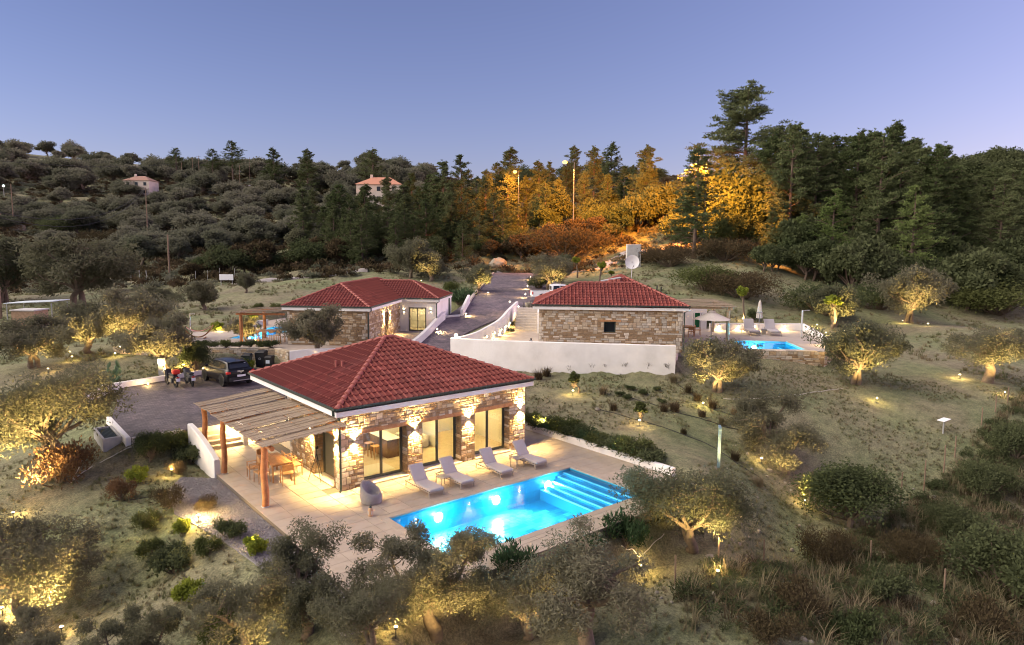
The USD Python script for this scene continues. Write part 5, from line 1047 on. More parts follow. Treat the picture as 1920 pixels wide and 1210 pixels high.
for k, (px, v, h) in enumerate(((1020, 128, 6.5), (1120, 128, 6), (1150, 134, 5), (1180, 126, 5.5), (1332, 110, 8), (1352, 113, 10), (1385, 109, 9), (1420, 112, 9), (1345, 118, 11), (1375, 116, 12), (1410, 119, 11), (1360, 106, 6), (1398, 106, 6.5), (1425, 106, 5.5), (1440, 110, 8), (1040, 134, 8), (1240, 122, 9), (1280, 112, 7), (1100, 122, 5), (1135, 121, 5.5), (1165, 119, 6), (1195, 122, 8), (1030, 122, 4.5))):
    wild(f'round{k % 2}l', RC[k % 2], px, v, h, 'tree glowing orange in the light of the street lamps', 'tree', 'bushy_tree', ('pine_bark', 'shrub_leaf'), 'trees lit orange by the street lamps', .95)
for k, (px, py, t, kind, lab) in enumerate(((1320, 545, 490, 'green', 'pale green mounded scrub behind the hillside villa'), (1395, 560, 500, 'brown', 'brown scrub mound right of the pale green one'), (1260, 500, 455, 'brown', 'brown scrub below the pine with the clear trunk'), (1360, 490, 440, 'brown', 'dry scrub in front of the orange lit trees'), (1060, 490, 415, 'brown', 'dark brown leafless thicket under the middle street lamp'), (965, 475, 420, 'dark', 'round grey shrub left of the brown thicket'),
        (1545, 590, 520, 'dark', 'dark scrub at the foot of the light young pine'), (1650, 580, 520, 'dark', 'dark scrub between the two light young pines'), (1800, 570, 520, 'green', 'grey green scrub at the right edge of the meadow'), (1870, 590, 515, 'green', 'grey shrub mass near the right edge of the meadow'), (205, 470, 435, 'dark', 'dark bush on the bare slope at left'), (120, 440, 400, 'dark', 'dark round bush on the terraced slope at far left'), (200, 480, 425, 'brown', 'tan reed clump beside the bare slope at left'))): shrub_at(kind, px, py, t, lab, wide=1.5)
name_later()
# dark scrub in the right foreground, outside the fence
for k, (px, py, t, kind, lab) in enumerate(((1595, 985, 848, 'cone', 'large rounded dark green bush alone on the slope, right foreground'), (1560, 1062, 985, 'brown', 'brown dry bush below the large rounded one'), (1885, 1120, 960, 'dark', 'big dark bush at the right edge, lower foreground'), (1850, 930, 850, 'dark', 'dark scrub mass at the right edge beyond the fence'), (1905, 860, 780, 'dark', 'dark shrub at right edge below the meadow'), (1790, 1010, 930, 'dark', 'dark green scrub beyond the small white panel'),
        (1500, 1150, 1075, 'brown', 'rusty brown bush by the fence line'), (1700, 1060, 985, 'brown', 'dull tangled shrub in the right foreground hollow'), (1440, 1205, 1130, 'brown', 'dry shrub by the fence at the bottom edge'), (1600, 1200, 1130, 'dark', 'dark low bush at the bottom edge outside the fence'), (1850, 1190, 1110, 'brown', 'brown bush in the bottom right corner'), (1660, 1130, 1060, 'dark', 'low dark bush between the isolated posts'))): shrub_at(kind, px, py, t, lab, wide=1.0 if kind != 'cone' else 1.5)
# grass: short blades scattered over the open ground, dry stalks outside the fence
def scatter(name, protos, pts, sc, mats, seed):
    r = np.random.default_rng(seed); pi = UsdGeom.PointInstancer.Define(stage, path_of(name)); rel = []
    for k, (m, mt) in enumerate(zip(protos, mats)):
        c = usdkit.mesh(stage, f'{pi.GetPath()}/blades_{k}', m, MAT[mt]); rel.append(c.GetPath())
    pi.CreatePrototypesRel().SetTargets(rel); n = len(pts); a = r.uniform(0, 6.28, n)
    pi.CreatePositionsAttr(Vt.Vec3fArray.FromNumpy(pts.astype(np.float32))); pi.CreateProtoIndicesAttr(Vt.IntArray.FromNumpy(r.integers(0, len(protos), n).astype(np.int32)))
    q = Vt.QuathArray([Gf.Quath(float(math.cos(x/2)), 0, 0, float(math.sin(x/2))) for x in a]); pi.CreateOrientationsAttr(q)
    s = r.uniform(*sc, n)[:, None].repeat(3, 1); pi.CreateScalesAttr(Vt.Vec3fArray.FromNumpy(s.astype(np.float32))); return tag(pi, kind='stuff')
KEEP = shapely.union_all([TERR.buffer(.1), PARK.buffer(.3), V2P.buffer(.3), V3P.buffer(.3), DRP.buffer(.4), GRAVEL.buffer(.05)])
def open_ground(n, v0, v1, t=.80, seed=0, thr=None):
    r = np.random.default_rng(seed); v = np.sqrt(r.uniform(v0**2, v1**2, n)); u = r.uniform(-t, t, n)*v; p = CAM[:2] + u[:, None]*RD + v[:, None]*HD
    ok = ~shapely.contains(KEEP, shapely.points(p))
    if thr is not None: ok &= meshkit.fbm(np.c_[p*.25, np.zeros(n)], 3, 5) > thr
    p = p[ok]; return np.c_[p, ground(p)]
gp_ = open_ground(26000, 15, 48, .8, 1, .45)
scatter('grass', [spiky(411, .16, .12, 14, .007, 1.0), spiky(412, .20, .14, 12, .008, 1.0)], gp_, (.5, 1.2), ['dry_grass', 'green_grass'], 2)
gp2 = open_ground(9000, 46, 100, .8, 3, .45); scatter('grass', [spiky(413, .3, .3, 12, .02, 1.0), spiky(414, .34, .3, 12, .02, 1.0)], gp2, (.6, 1.4), ['dry_grass', 'green_grass'], 4)
dk = open_ground(14000, 17, 45, .9, 6); uvd = touv(dk); FU = np.array([touv(put(px, v)) for px, v in ((1240, 19.5), (1346, 22), (1431, 23.8), (1688, 31), (1769, 33.6), (1889, 41), (1960, 47))]); dk = dk[(uvd[:, 0] > np.interp(uvd[:, 1], FU[:, 1], FU[:, 0])+.2)]
scatter('dry_stalks', [spiky(421, .75, .4, 22, .010, .7), spiky(422, .5, .45, 26, .010, 1.0), bush(423, .45, .4, 260, .09, .03)[1]], dk[:5200], (.5, 1.3), ['dry_grass', 'brown_shrub', 'dark_shrub'], 7)
hl = open_ground(24000, 98, 340, .85, 8); scatter('hill_scrub', [bush(431, .8, .8, 120, .3, .12)[1], bush(432, .6, .9, 110, .3, .10)[1]], hl, (.7, 2.2), ['brown_shrub', 'olive_far'], 9)
# stones on the slope
rk = open_ground(1600, 17, 42, .8, 12, .5); rm = MB()
rk = rk[(touv(rk)[:, 0] > 1) & (touv(rk)[:, 1] < 34)]
for q in rk[:420]: v, f = icos((0, 0, 0), rng.uniform(.02, .11)*rng.uniform(.6, 1.2, 3), 1, .35, int(rng.integers(99))); rm.add(v + q, f)
struct('loose_stones', rm.out(), 'rock', kind='stuff')
for k, (px, py, s) in enumerate(((935, 503, 2.4), (1120, 770, .25), (1460, 862, .3), (1480, 838, .35), (1330, 1050, .3), (1360, 1075, .28))):
    p = on(px, py); t = tag(usdkit.mesh(stage, path_of('boulder'), place(icos((0, 0, .25*s), np.array([.62, .5, .42])*s, 3, .28, k), p), MAT['rock'], 40), ['large pale boulder at the top end of the drive', 'small stone on the bank right of the hedge', 'stone on the slope left of the small white panel', 'stone on the slope above the rounded bush', 'pale stone by the eroded bank left of the fence', 'stone beside the fence posts in the lower right'][k], 'rock')
# ---------------------------------------------------------------- furniture, vehicles, small things
def sunlounger(kind, label, loc, rz, group, tall=1.0, m_c='cushion', sc=1.0):
    if ('lounger', kind) in PROTO0: return copy_of(PROTO0['lounger', kind], label, loc, rz, sc, group)
    t = thing('sun_lounger', label, 'sun lounger', loc, rz, group, sc); PROTO0['lounger', kind] = t     # head at +y, foot at -y
    w = .34
    m = MB()
    for s in (-1, 1): m.bar((s*w, -.98, .22), (s*w, .98, .22), .035, .05)
    m.bar((-w, -.96, .22), (w, -.96, .22), .035, .05); m.bar((-w, .96, .22), (w, .96, .22), .035, .05); part('frame', m.out(), 'lounger_frame', t)
    for sx in (-1, 1):
        for y in (-.9, .9): part('leg', MB().bar((sx*w, y, .21), (sx*w, y+.05*(1 if y > 0 else -1), 0.003), .03, .05).out(), 'lounger_frame', t)
    part('seat_cushion', MB().rbox((-.335, -1.0, .25), (.335, .26, .37), .03).out(), m_c, t, smooth=40)
    a = math.radians(52); c, s = math.cos(a), math.sin(a); v, f = MB().rbox((-.335, 0, -.055), (.335, .78, .055), .03).out(); v = np.array(v)
    v = np.c_[v[:, 0], .27 + v[:, 1]*c - v[:, 2]*s, .33 + v[:, 1]*s + v[:, 2]*c]; part('back_cushion', (v, f), m_c, t, smooth=40)
    part('back_support', MB().bar((-.25, .62, .60), (-.25, .80, .24), .02).bar((.25, .62, .60), (.25, .80, .24), .02).out(), 'lounger_frame', t)
    return t
PROTO0 = {}
for k, (x, lab) in enumerate(((2.58, 'grey cushioned sun lounger nearest the bean bag'), (4.02, 'grey cushioned sun lounger second from the bean bag, by a side table'), (6.05, 'grey cushioned sun lounger third from the bean bag'), (7.92, 'grey cushioned sun lounger farthest right, nearest the pool steps'))):
    sunlounger('near', lab, (x, -1.88, 0), rng.uniform(-.03, .03), 'sun loungers beside the nearest pool', sc=.93)
for k, x in enumerate((3.38, 7.22)):
    t = thing('side_table', ['small square side table between the two left loungers', 'small square side table between the two right loungers'][k], 'side table', (x, -2.0, 0)); part('table_top', MB().rbox((-.22, -.22, .40), (.22, .22, .43), .008).out(), 'metal_grey', t)
    for s in (-.2, .2): part('leg', MB().bar((s, -.2, .004), (s, -.2, .4), .025).bar((s, .2, .004), (s, .2, .4), .025).bar((s, -.187, .016), (s, .187, .016), .025).out(), 'lounger_frame', t)
t = thing('bean_bag', 'grey fabric bean bag armchair in front of the left glass door', 'bean bag', (.36, -1.72, 0), .45, None, .92)
N_ = 40; an = np.linspace(0, 2*math.pi, N_+1)[:-1]; hh = .40+.46*((1+np.sin(an))/2)**1.3; V = []
for rr, zf in ((.36, 0), (.42, .06), (.45, .35), (.445, .7), (.42, .93), (.38, 1.0), (.33, .97), (.28, .8)):
    V += [(rr*math.cos(a), rr*math.sin(a)*.98, max(.006, zf*q)) for a, q in zip(an, hh)]
for rr, z in ((.22, .36), (.12, .33), (.02, .33)): V += [(rr*math.cos(a), rr*math.sin(a)-.03, z + .0) for a in an]
V = np.array(V); V += (meshkit.fbm(V*6, 3, 4)[:, None]-.5)*.045*np.array([1, 1, .6]); V[:, 2] = np.maximum(V[:, 2], .006)
part('bag', (V, np.array([(i*N_+k, i*N_+(k+1) % N_, (i+1)*N_+(k+1) % N_, (i+1)*N_+k) for i in range(10) for k in range(N_)])), 'beanbag', t, smooth=True); part('base_pad', MB().lathe([(0, .004), (.37, .004), (.41, .03), (.41, .05), (0, .05)], 24).out(), 'black_plastic', t, smooth=40)
t = thing('lantern', 'small pale lantern with dark cap standing on the paving by the bean bag', 'lantern', (-.28, -2.88, 0)); part('body', MB().lathe([(0, .003), (.085, .003), (.09, .02), (.09, .24), (.055, .30), (0, .30)], 12).out(), 'lantern_glow', t, smooth=40); part('cap', MB().lathe([(0, .30), (.05, .305), (.035, .36), (0, .37)], 10).out(), 'gutter', t, smooth=40); part('handle', MB().tube([(-.04, 0, .36), (-.03, 0, .41), (.03, 0, .41), (.04, 0, .36)], .006, 5).out(), 'gutter', t)
for k in range(4): part('window', MB().rbox((-.03, -.094, .07), (.03, -.086, .2), .004).out() if k == 0 else place(MB().rbox((-.03, -.094, .07), (.03, -.086, .2), .004).out(), rz=k*math.pi/2), 'coping', t)
def chair(label, loc, rz, group, kind='n', sc=1.0, m_='wood_table'):
    if ('chair', kind) in PROTO0: return copy_of(PROTO0['chair', kind], label, loc, rz, sc, group)
    t = thing('dining_chair', label, 'chair', loc, rz, group, sc); PROTO0['chair', kind] = t            # faces -y
    part('seat', MB().rbox((-.23, -.23, .42), (.23, .22, .455), .012).out(), m_, t); v, f = MB().rbox((-.23, .20, .58), (.23, .235, .84), .012).out(); part('backrest', (v, f), m_, t)
    for sx in (-1, 1):
        part('leg', MB().bar((sx*.22, -.2, .003), (sx*.205, -.19, .62), .028).out(), 'wood_lintel', t); part('leg', MB().bar((sx*.235, .27, .003), (sx*.21, .21, .84), .028).out(), 'wood_lintel', t)
        part('armrest', MB().rbox((sx*.215-.02, -.22, .622), (sx*.215+.02, .2, .645), .006).out(), m_, t)
    return t
def table(label, loc, rz, L, W, H=.74, m_='wood_table'):
    t = thing('dining_table', label, 'table', loc, rz); n = 5
    for k in range(n): part('plank', MB().rbox((-W/2+k*W/n+.004, -L/2, H-.035), (-W/2+(k+1)*W/n-.004, L/2, H), .006).out(), m_, t)
    for sx in (-1, 1):
        for sy in (-1, 1): part('leg', MB().bar((sx*(W/2-.06), sy*(L/2-.06), .003), (sx*(W/2-.06), sy*(L/2-.06), H-.035), .055).out(), 'wood_lintel', t)
    part('apron', MB().bar((0, -L/2+.1, H-.07), (0, L/2-.1, H-.07), W-.2, .05).out(), 'wood_lintel', t); return t
table('rectangular timber dining table under the near pergola', (-1.36, 3.3, 0), 0.0, 1.65, .85)
for x, y, r, lab in ((-2.05, 2.95, -math.pi/2+.1, 'dining chair on the left side of the table, nearer the front'), (-2.1, 3.7, -math.pi/2-.1, 'dining chair on the left side of the table, farther back'), (-.65, 2.95, math.pi/2+.1, 'dining chair between table and stone wall, nearer the front'), (-.62, 3.7, math.pi/2-.1, 'dining chair between table and stone wall, farther back'), (-1.3, 2.15, math.pi-.15, 'dining chair at the near end of the table, back to the camera'), (-1.36, 4.5, 0.1, 'dining chair at the far end of the table')):
    chair(lab, (x, y, 0), r, 'dining chairs under the near pergola')
t = thing('camera_tripod', 'dark camera tripod standing before the recessed side door', 'tripod', (-.22, 1.75, 0)); apex = np.array([0, 0, 1.12])
for k in range(3): a = .5+k*2.094; part('leg', MB().tube([apex, (.36*math.cos(a), .36*math.sin(a), .005)], [.016, .011], 6).out(), 'black_plastic', t)
part('column', MB().tube([(0, 0, .75), (0, 0, 1.32)], .014, 6).out(), 'black_plastic', t); part('head', MB().rbox((-.06, -.07, 1.32), (.06, .07, 1.44), .015).out(), 'black_plastic', t); part('brace', MB().tube([(.17, .09, .6), (0, 0, .8), (-.18, .08, .6)], .008, 5).tube([(0, 0, .8), (-.02, -.18, .6)], .008, 5).out(), 'black_plastic', t)
# ---- bins
def bin_(label, loc, rz, s, lid, mtl):
    t = thing('wheelie_bin', label, 'wheelie bin', loc, rz, None, s); pts = [(-.24, -.27, .08), (.24, -.27, .08), (.24, .25, .08), (-.24, .25, .08), (-.29, -.33, .95), (.29, -.33, .95), (.29, .33, .95), (-.29, .33, .95)]
    part('body', trimesh.convex.convex_hull(np.array(pts)), mtl, t); part('rim', MB().rbox((-.31, -.35, .93), (.31, .35, .985), .015).out(), mtl, t)
    part('lid', trimesh.convex.convex_hull(np.array([(-.30, -.37, .99), (.30, -.37, .99), (.30, .36, .99), (-.30, .36, .99), (-.24, -.26, 1.06), (.24, -.26, 1.06), (.24, .28, 1.09), (-.24, .28, 1.09)])), lid, t)
    part('handle', MB().tube([(-.26, .36, 1.0), (-.26, .43, 1.0), (.26, .43, 1.0), (.26, .36, 1.0)], .016, 6).out(), mtl, t)
    for sx in (-1, 1): part('wheel', place(MB().tube([(-.03, 0, 0), (.03, 0, 0)], .10, 12).out(), (sx*.27, .27, .102)), 'tyre', t, smooth=40)
    part('emblem', MB().tube([(0, -.315, .62), (0, -.305, .62)], .075, 14).out(), 'galvanised', t); part('emblem_centre', MB().tube([(0, -.319, .62), (0, -.306, .62)], .045, 12).out(), mtl, t); return t
bin_('dark green wheelie bin, leftmost of the three bins', put(464, 46.4)*[1, 1, 0]+[0, 0, .903], -YAW+.1, 1.0, 'black_plastic', 'gutter'); bin_('tall black wheelie bin, the middle one of three', put(491, 47.0)*[1, 1, 0]+[0, 0, .903], -YAW, 1.12, 'black_plastic', 'black_plastic')
t = bin_('small dark bin with a pale notice, rightmost of the three', put(506, 46.6)*[1, 1, 0]+[0, 0, .903], -YAW-.1, .85, 'black_plastic', 'black_plastic'); part('notice', MB().box((-.16, -.338, .50), (.16, -.333, .78)).out(), 'sticker', t)
# ---- black hatchback
def wheel(par, c, r, w):
    g = sub('wheel', par); ax = np.array([w/2, 0, 0]); c = np.array(c, float)
    part('tyre', MB().tube([c-ax*.9, c-ax, c-ax, c+ax, c+ax, c+ax*.9], [r*.62, r*.66, r, r, r*.66, r*.62], 22, cap=False).out(), 'tyre', g, smooth=40)
    s = np.sign(c[0]); m = MB().tube([c+ax*s*.55, c+ax*s*.6], r*.64, 20); 
    for k in range(5): a = k*1.2566; m.bar(c+ax*s*.72, c+ax*s*.72+np.array([0, math.cos(a), math.sin(a)])*r*.6, .05, .04, up=(1, 0, 0))
    part('rim', m.out(), 'wheel_rim', g)
def loft(secs):
    'body skin through cross sections along y: each (y, [(x, z) half profile from the middle bottom round to the middle top])'
    n = len(secs[0][1]); V = []
    for y, pr in secs:
        full = [(x, z) for x, z in pr] + [(-x, z) for x, z in pr[::-1]]; V += [(x, y, z) for x, z in full]
    k = 2*n; Fc = [(i*k+j, i*k+(j+1) % k, (i+1)*k+(j+1) % k, (i+1)*k+j) for i in range(len(secs)-1) for j in range(k)]
    m = MB().add(V, Fc)
    for i, o in ((0, 1), (len(secs)-1, -1)):
        ring = np.array(V[i*k:(i+1)*k]); m.add(np.vstack([ring, ring.mean(0)]), [((j+1) % k, j, k) if o == 1 else (j, (j+1) % k, k) for j in range(k)])
    q = trimesh.Trimesh(*m.out(), process=True); q.fix_normals(); return np.array(q.vertices), np.array(q.faces)
_rl, _fl = at(417, 725, z=.9), at(384, 713.5, z=.9); _fw = (_fl-_rl)/np.linalg.norm(_fl-_rl); _rt = np.array([_fw[1], -_fw[0], 0]); cp = _rl + _fw*1.28 + _rt*.85; cp[2] = .904
car = thing('parked_car', 'black five door hatchback parked in the yard, rear towards the camera', 'car', cp, math.atan2(-_fw[0], _fw[1]))      # rear at -y
L2 = 2.02
P_ = lambda b, w, zl, zs, t, wt: [(0, b), (w*.8, b), (w*.97, b+.1), (w, zl), (w*.98, zs), (wt*1.02, (zs+t)/2+.05), (wt*.9, t-.05), (wt*.6, t), (0, t+.012)]
body = [(-L2, [(0, .36), (.62, .36), (.72, .42), (.74, .62), (.72, .86), (.66, .95), (.6, .98), (.4, .99), (0, 1.0)]), (-L2+.10, [(0, .28), (.70, .28), (.82, .40), (.85, .64), (.84, .92), (.76, 1.03), (.68, 1.06), (.45, 1.07), (0, 1.08)]),
        (-L2+.36, [(0, .24), (.72, .24), (.86, .38), (.89, .66), (.87, .96), (.78, 1.05), (.7, 1.07), (.45, 1.08), (0, 1.08)]), (-1.1, [(0, .22), (.74, .22), (.87, .36), (.90, .66), (.875, .95), (.80, 1.01), (.7, 1.03), (.45, 1.04), (0, 1.04)]), (.2, [(0, .22), (.74, .22), (.87, .36), (.895, .66), (.87, .93), (.80, .98), (.7, 1.0), (.45, 1.01), (0, 1.01)]),
        (1.0, [(0, .22), (.74, .22), (.87, .36), (.89, .66), (.85, .92), (.76, .97), (.65, 1.0), (.4, 1.02), (0, 1.03)]), (1.65, [(0, .22), (.72, .22), (.85, .36), (.87, .62), (.80, .84), (.70, .90), (.6, .93), (.4, .95), (0, .96)]), (L2-.08, [(0, .26), (.66, .26), (.76, .38), (.78, .58), (.74, .74), (.64, .80), (.55, .82), (.4, .83), (0, .84)]), (L2, [(0, .34), (.55, .34), (.64, .42), (.66, .54), (.62, .64), (.55, .68), (.5, .70), (.4, .70), (0, .71)])]
part('body', loft(body), 'black_paint', car, smooth=38)
cabin = [(-L2+.20, [(0, 1.0), (.70, 1.0), (.71, 1.02), (.70, 1.04), (.68, 1.07), (0, 1.08)]), (-L2+.55, [(0, 1.0), (.76, 1.0), (.74, 1.1), (.66, 1.36), (.58, 1.45), (0, 1.48)]), (-.9, [(0, 1.0), (.77, 1.0), (.745, 1.1), (.64, 1.42), (.55, 1.50), (0, 1.53)]), (-.1, [(0, 1.0), (.77, 1.0), (.745, 1.1), (.63, 1.42), (.54, 1.51), (0, 1.54)]), (.45, [(0, 1.0), (.77, 1.0), (.74, 1.1), (.62, 1.38), (.53, 1.46), (0, 1.49)]), (1.15, [(0, .98), (.72, .98), (.70, .99), (.66, 1.0), (.6, 1.02), (0, 1.03)])]
part('cabin', loft(cabin), 'black_paint', car, smooth=38)
for s in (-1, 1):
    for a, b, c, d in (((-1.55, 1.10), (-.72, 1.08), (-.74, 1.38), (-1.36, 1.33)), ((-.66, 1.08), (.10, 1.08), (.04, 1.40), (-.68, 1.40)), ((.16, 1.08), (.82, 1.06), (.42, 1.34), (.10, 1.40))):
        part('side_window', (np.array([(s*(.752-.36*(z-1.1)+.012*(1-abs(z-1.24)/.16)), y, z) for y, z in (a, b, c, d)]), np.array([(0, 1, 2, 3)])), 'car_glass', car)
    part('tail_lamp', MB().rbox((s*.60, -L2-.005, .80), (s*.86, -L2+.20, .97), .03).out(), 'red_lamp', car); part('door_mirror', MB().rbox((s*.88, .62, 1.02), (s*1.06, .74, 1.14), .03).out(), 'black_paint', car)
    for y in (-.62, .35): part('door_handle', MB().rbox((s*.885, y, .86), (s*.915, y+.2, .89), .006).out(), 'chrome', car)
    part('roof_rail', MB().tube([(s*.56, -1.2, 1.50), (s*.56, -1.1, 1.56), (s*.55, .2, 1.56), (s*.55, .35, 1.50)], .018, 6).out(), 'black_plastic', car); part('wheel_arch', MB().tube([(s*.875, -1.28+.38*math.cos(a), .34+.38*math.sin(a)) for a in np.linspace(0, math.pi, 11)], .035, 6).tube([(s*.875, 1.28+.38*math.cos(a), .34+.38*math.sin(a)) for a in np.linspace(0, math.pi, 11)], .035, 6).out(), 'black_plastic', car)
    for y in (-1.28, 1.28): wheel(car, (s*.80, y, .335), .335, .20)
rw = np.array([(-.60, -L2+.235, 1.10), (.60, -L2+.235, 1.10), (.52, -L2+.50, 1.40), (-.52, -L2+.50, 1.40)]) + [0, -.03, .015]; part('rear_window', (rw, np.array([(0, 1, 2, 3)])), 'car_glass', car)
part('windscreen', (np.array([(.60, 1.06, 1.06), (-.60, 1.06, 1.06), (-.50, .52, 1.42), (.50, .52, 1.42)])+[0, .02, .02], np.array([(0, 1, 2, 3)])), 'car_glass', car)
part('roof_spoiler', MB().rbox((-.52, -L2+.36, 1.44), (.52, -L2+.60, 1.485), .015).out(), 'black_paint', car); part('rear_bumper', MB().rbox((-.72, -L2-.04, .34), (.72, -L2+.05, .60), .04).out(), 'black_plastic', car); part('bumper_trim', MB().rbox((-.5, -L2-.055, .36), (.5, -L2-.03, .42), .01).out(), 'metal_grey', car)
part('number_plate', MB().rbox((-.26, -L2-.06, .62), (.26, -L2-.035, .74), .004).out(), 'plate_white', car); part('aerial', MB().tube([(0, -1.3, 1.5), (0, -1.45, 1.72)], .006, 5).out(), 'black_plastic', car)
def letters(text, h, par, o, dx, up, mtl, bold=True):
    m = meshkit.text_mesh(text, h, .004, bold); v = np.array(m.vertices); dx, up = np.array(dx, float), np.array(up, float); n = np.cross(dx, up)
    v = np.array(o) + (v[:, :1]-v[:, 0].max()/2)*dx + v[:, 1:2]*up + v[:, 2:]*n; part('lettering', (v, np.array(m.faces)), mtl, par)
letters('DACIA', .085, car, (-.02, -L2-.012, .905), (1, 0, 0), (0, .1, .995), 'chrome'); part('badge', MB().rbox((-.05, -L2-.02, .83), (.05, -L2+.0, .87), .006).out(), 'chrome', car)
part('sticker', MB().box((.38, -L2+.415, 1.355), (.48, -L2+.42, 1.39)).out(), 'sticker', car)
# ---- white pickup behind the right villa
tp = at(1042, 556, v=71.5); tp[2] = put(1042, 71.5)[2]+.13
tr = thing('pickup_truck', 'white double cab pickup truck parked beside the drive behind the red roof', 'pickup truck', tp, -YAW - 1.45)   # rear at -y
part('cab', loft([(-.55, [(0, .5), (.80, .5), (.86, .7), (.86, 1.05), (.84, 1.12), (.70, 1.68), (.62, 1.74), (0, 1.76)]), (.1, [(0, .5), (.80, .5), (.88, .7), (.88, 1.05), (.86, 1.12), (.70, 1.72), (.62, 1.79), (0, 1.81)]), (.9, [(0, .5), (.80, .5), (.88, .7), (.88, 1.05), (.86, 1.12), (.69, 1.68), (.60, 1.76), (0, 1.78)]), (1.55, [(0, .5), (.80, .5), (.88, .7), (.88, 1.02), (.84, 1.08), (.76, 1.12), (.6, 1.14), (0, 1.16)]), (2.45, [(0, .5), (.78, .5), (.86, .7), (.86, .92), (.80, 1.0), (.7, 1.05), (.5, 1.07), (0, 1.08)]), (2.62, [(0, .55), (.7, .55), (.78, .7), (.78, .82), (.74, .9), (.6, .95), (.5, .96), (0, .97)])]), 'white_paint', tr, smooth=38)
for s in (-1, 1): part('bed_side', MB().rbox((s*.78, -2.6, .5), (s*.88, -.57, 1.1), .03).out(), 'white_paint', tr); part('tail_lamp', MB().rbox((s*.74, -2.63, .74), (s*.89, -2.5, 1.04), .02).out(), 'red_lamp', tr); part('wheel_arch', MB().tube([(s*.885, -1.55+.42*math.cos(a), .4+.42*math.sin(a)) for a in np.linspace(0, math.pi, 11)], .03, 6).out(), 'black_plastic', tr)
part('bed_floor', MB().box((-.779, -2.5, .6), (.779, -.58, .66)).out(), 'black_plastic', tr); part('tailgate', MB().rbox((-.779, -2.6, .55), (.779, -2.53, 1.08), .02).out(), 'white_paint', tr); part('bed_rail', MB().rbox((-.87, -2.6, 1.101), (-.77, -.57, 1.125), .008).rbox((.77, -2.6, 1.101), (.87, -.57, 1.125), .008).out(), 'black_plastic', tr); part('rear_bumper', MB().rbox((-.8, -2.75, .42), (.8, -2.6, .6), .03).out(), 'chrome', tr)
for s in (-1, 1):
    for a, b, c, d in (((-.45, 1.15), (.28, 1.15), (.26, 1.64), (-.38, 1.62)), ((.34, 1.15), (1.35, 1.15), (.92, 1.62), (.32, 1.66))): part('side_window', (np.array([(s*(.872-.27*(z-1.12)), y, z) for y, z in (a, b, c, d)]), np.array([(0, 1, 2, 3)])), 'car_glass', tr)
    for y in (-1.55, 1.65): wheel(tr, (s*.80, y, .40), .39, .24)
part('rear_window', (np.array([(-.6, -.575, 1.18), (.6, -.575, 1.18), (.52, -.575, 1.6), (-.52, -.575, 1.6)]), np.array([(0, 1, 2, 3)])), 'car_glass', tr)
# ---- motorbike and scooter
def bike(label, loc, rz, cols, box):
    t = thing('motorcycle', label, 'motorcycle', loc, rz); b, sd = cols
    for y in (-.62, .62):
        g = sub('wheel', t); part('tyre', trimesh.creation.torus(.25, .055, 20, 8).apply_transform(trimesh.transformations.rotation_matrix(math.pi/2, (0, 1, 0))).apply_translation((0, y, .30)), 'tyre', g, smooth=40); part('hub', MB().tube([(-.04, y, .30), (.04, y, .30)], .10, 12).out(), 'wheel_rim', g)
    part('frame', MB().tube([(0, -.62, .30), (0, -.2, .34), (0, .2, .36), (0, .42, .85)], .035, 7).out(), 'black_plastic', t); part('engine', MB().rbox((-.13, -.28, .22), (.13, .18, .52), .05).out(), 'dull_grey', t)
    part('fork', MB().tube([(-.06, .62, .30), (-.06, .42, .92)], .02, 6).tube([(.06, .62, .30), (.06, .42, .92)], .02, 6).out(), 'chrome', t); part('handlebar', MB().tube([(-.34, .34, 1.0), (-.12, .42, .98), (.12, .42, .98), (.34, .34, 1.0)], .016, 6).out(), 'black_plastic', t)
    part('front_shield', trimesh.convex.convex_hull(np.array([(-.17, .40, .45), (.17, .40, .45), (-.2, .50, .95), (.2, .50, .95), (-.1, .30, .4), (.1, .30, .4), (-.1, .4, 1.02), (.1, .4, 1.02)])), b, t); part('headlight', MB().tube([(0, .48, .92), (0, .56, .92)], [.08, .06], 12).out(), 'chrome', t)
    part('seat', MB().rbox((-.15, -.62, .72), (.15, .12, .82), .04).out(), 'black_plastic', t); part('tail_body', MB().rbox((-.15, -.66, .52), (.15, .05, .718), .05).out(), b, t); part('mudguard', MB().rbox((-.07, -.96, .45), (.07, -.64, .62), .03).out(), b, t); part('number_plate', MB().rbox((-.11, -.985, .40), (.11, -.965, .58), .004).out(), 'plate_white', t); part('tail_lamp', MB().rbox((-.08, -.985, .60), (.08, -.94, .67), .01).out(), 'red_lamp', t)
    for s in (-1, 1): part('mirror', MB().tube([(s*.28, .36, 1.0), (s*.3, .34, 1.15)], .008, 5).rbox((s*.25, .325, 1.13), (s*.36, .345, 1.21), .008).out(), 'black_plastic', t)
    if box: part('top_box', MB().rbox((-.2, -.86, .825), (.2, -.5, 1.08), .05).out(), 'red_plastic', t)
    part('stand', MB().bar((.05, -.05, .3), (.25, -.02, .004), .02).out(), 'black_plastic', t); return t
q = at(322, 724, z=.9); bike('motorbike with red carrier box by the low white parking wall', (q[0], q[1], .903), -YAW+.85, ('black_plastic', 'red_plastic'), True)
q = at(355, 722, z=.9); bike('dull grey scooter between the red boxed motorbike and the black car', (q[0], q[1], .903), -YAW+.7, ('dull_grey', 'dull_grey'), False)
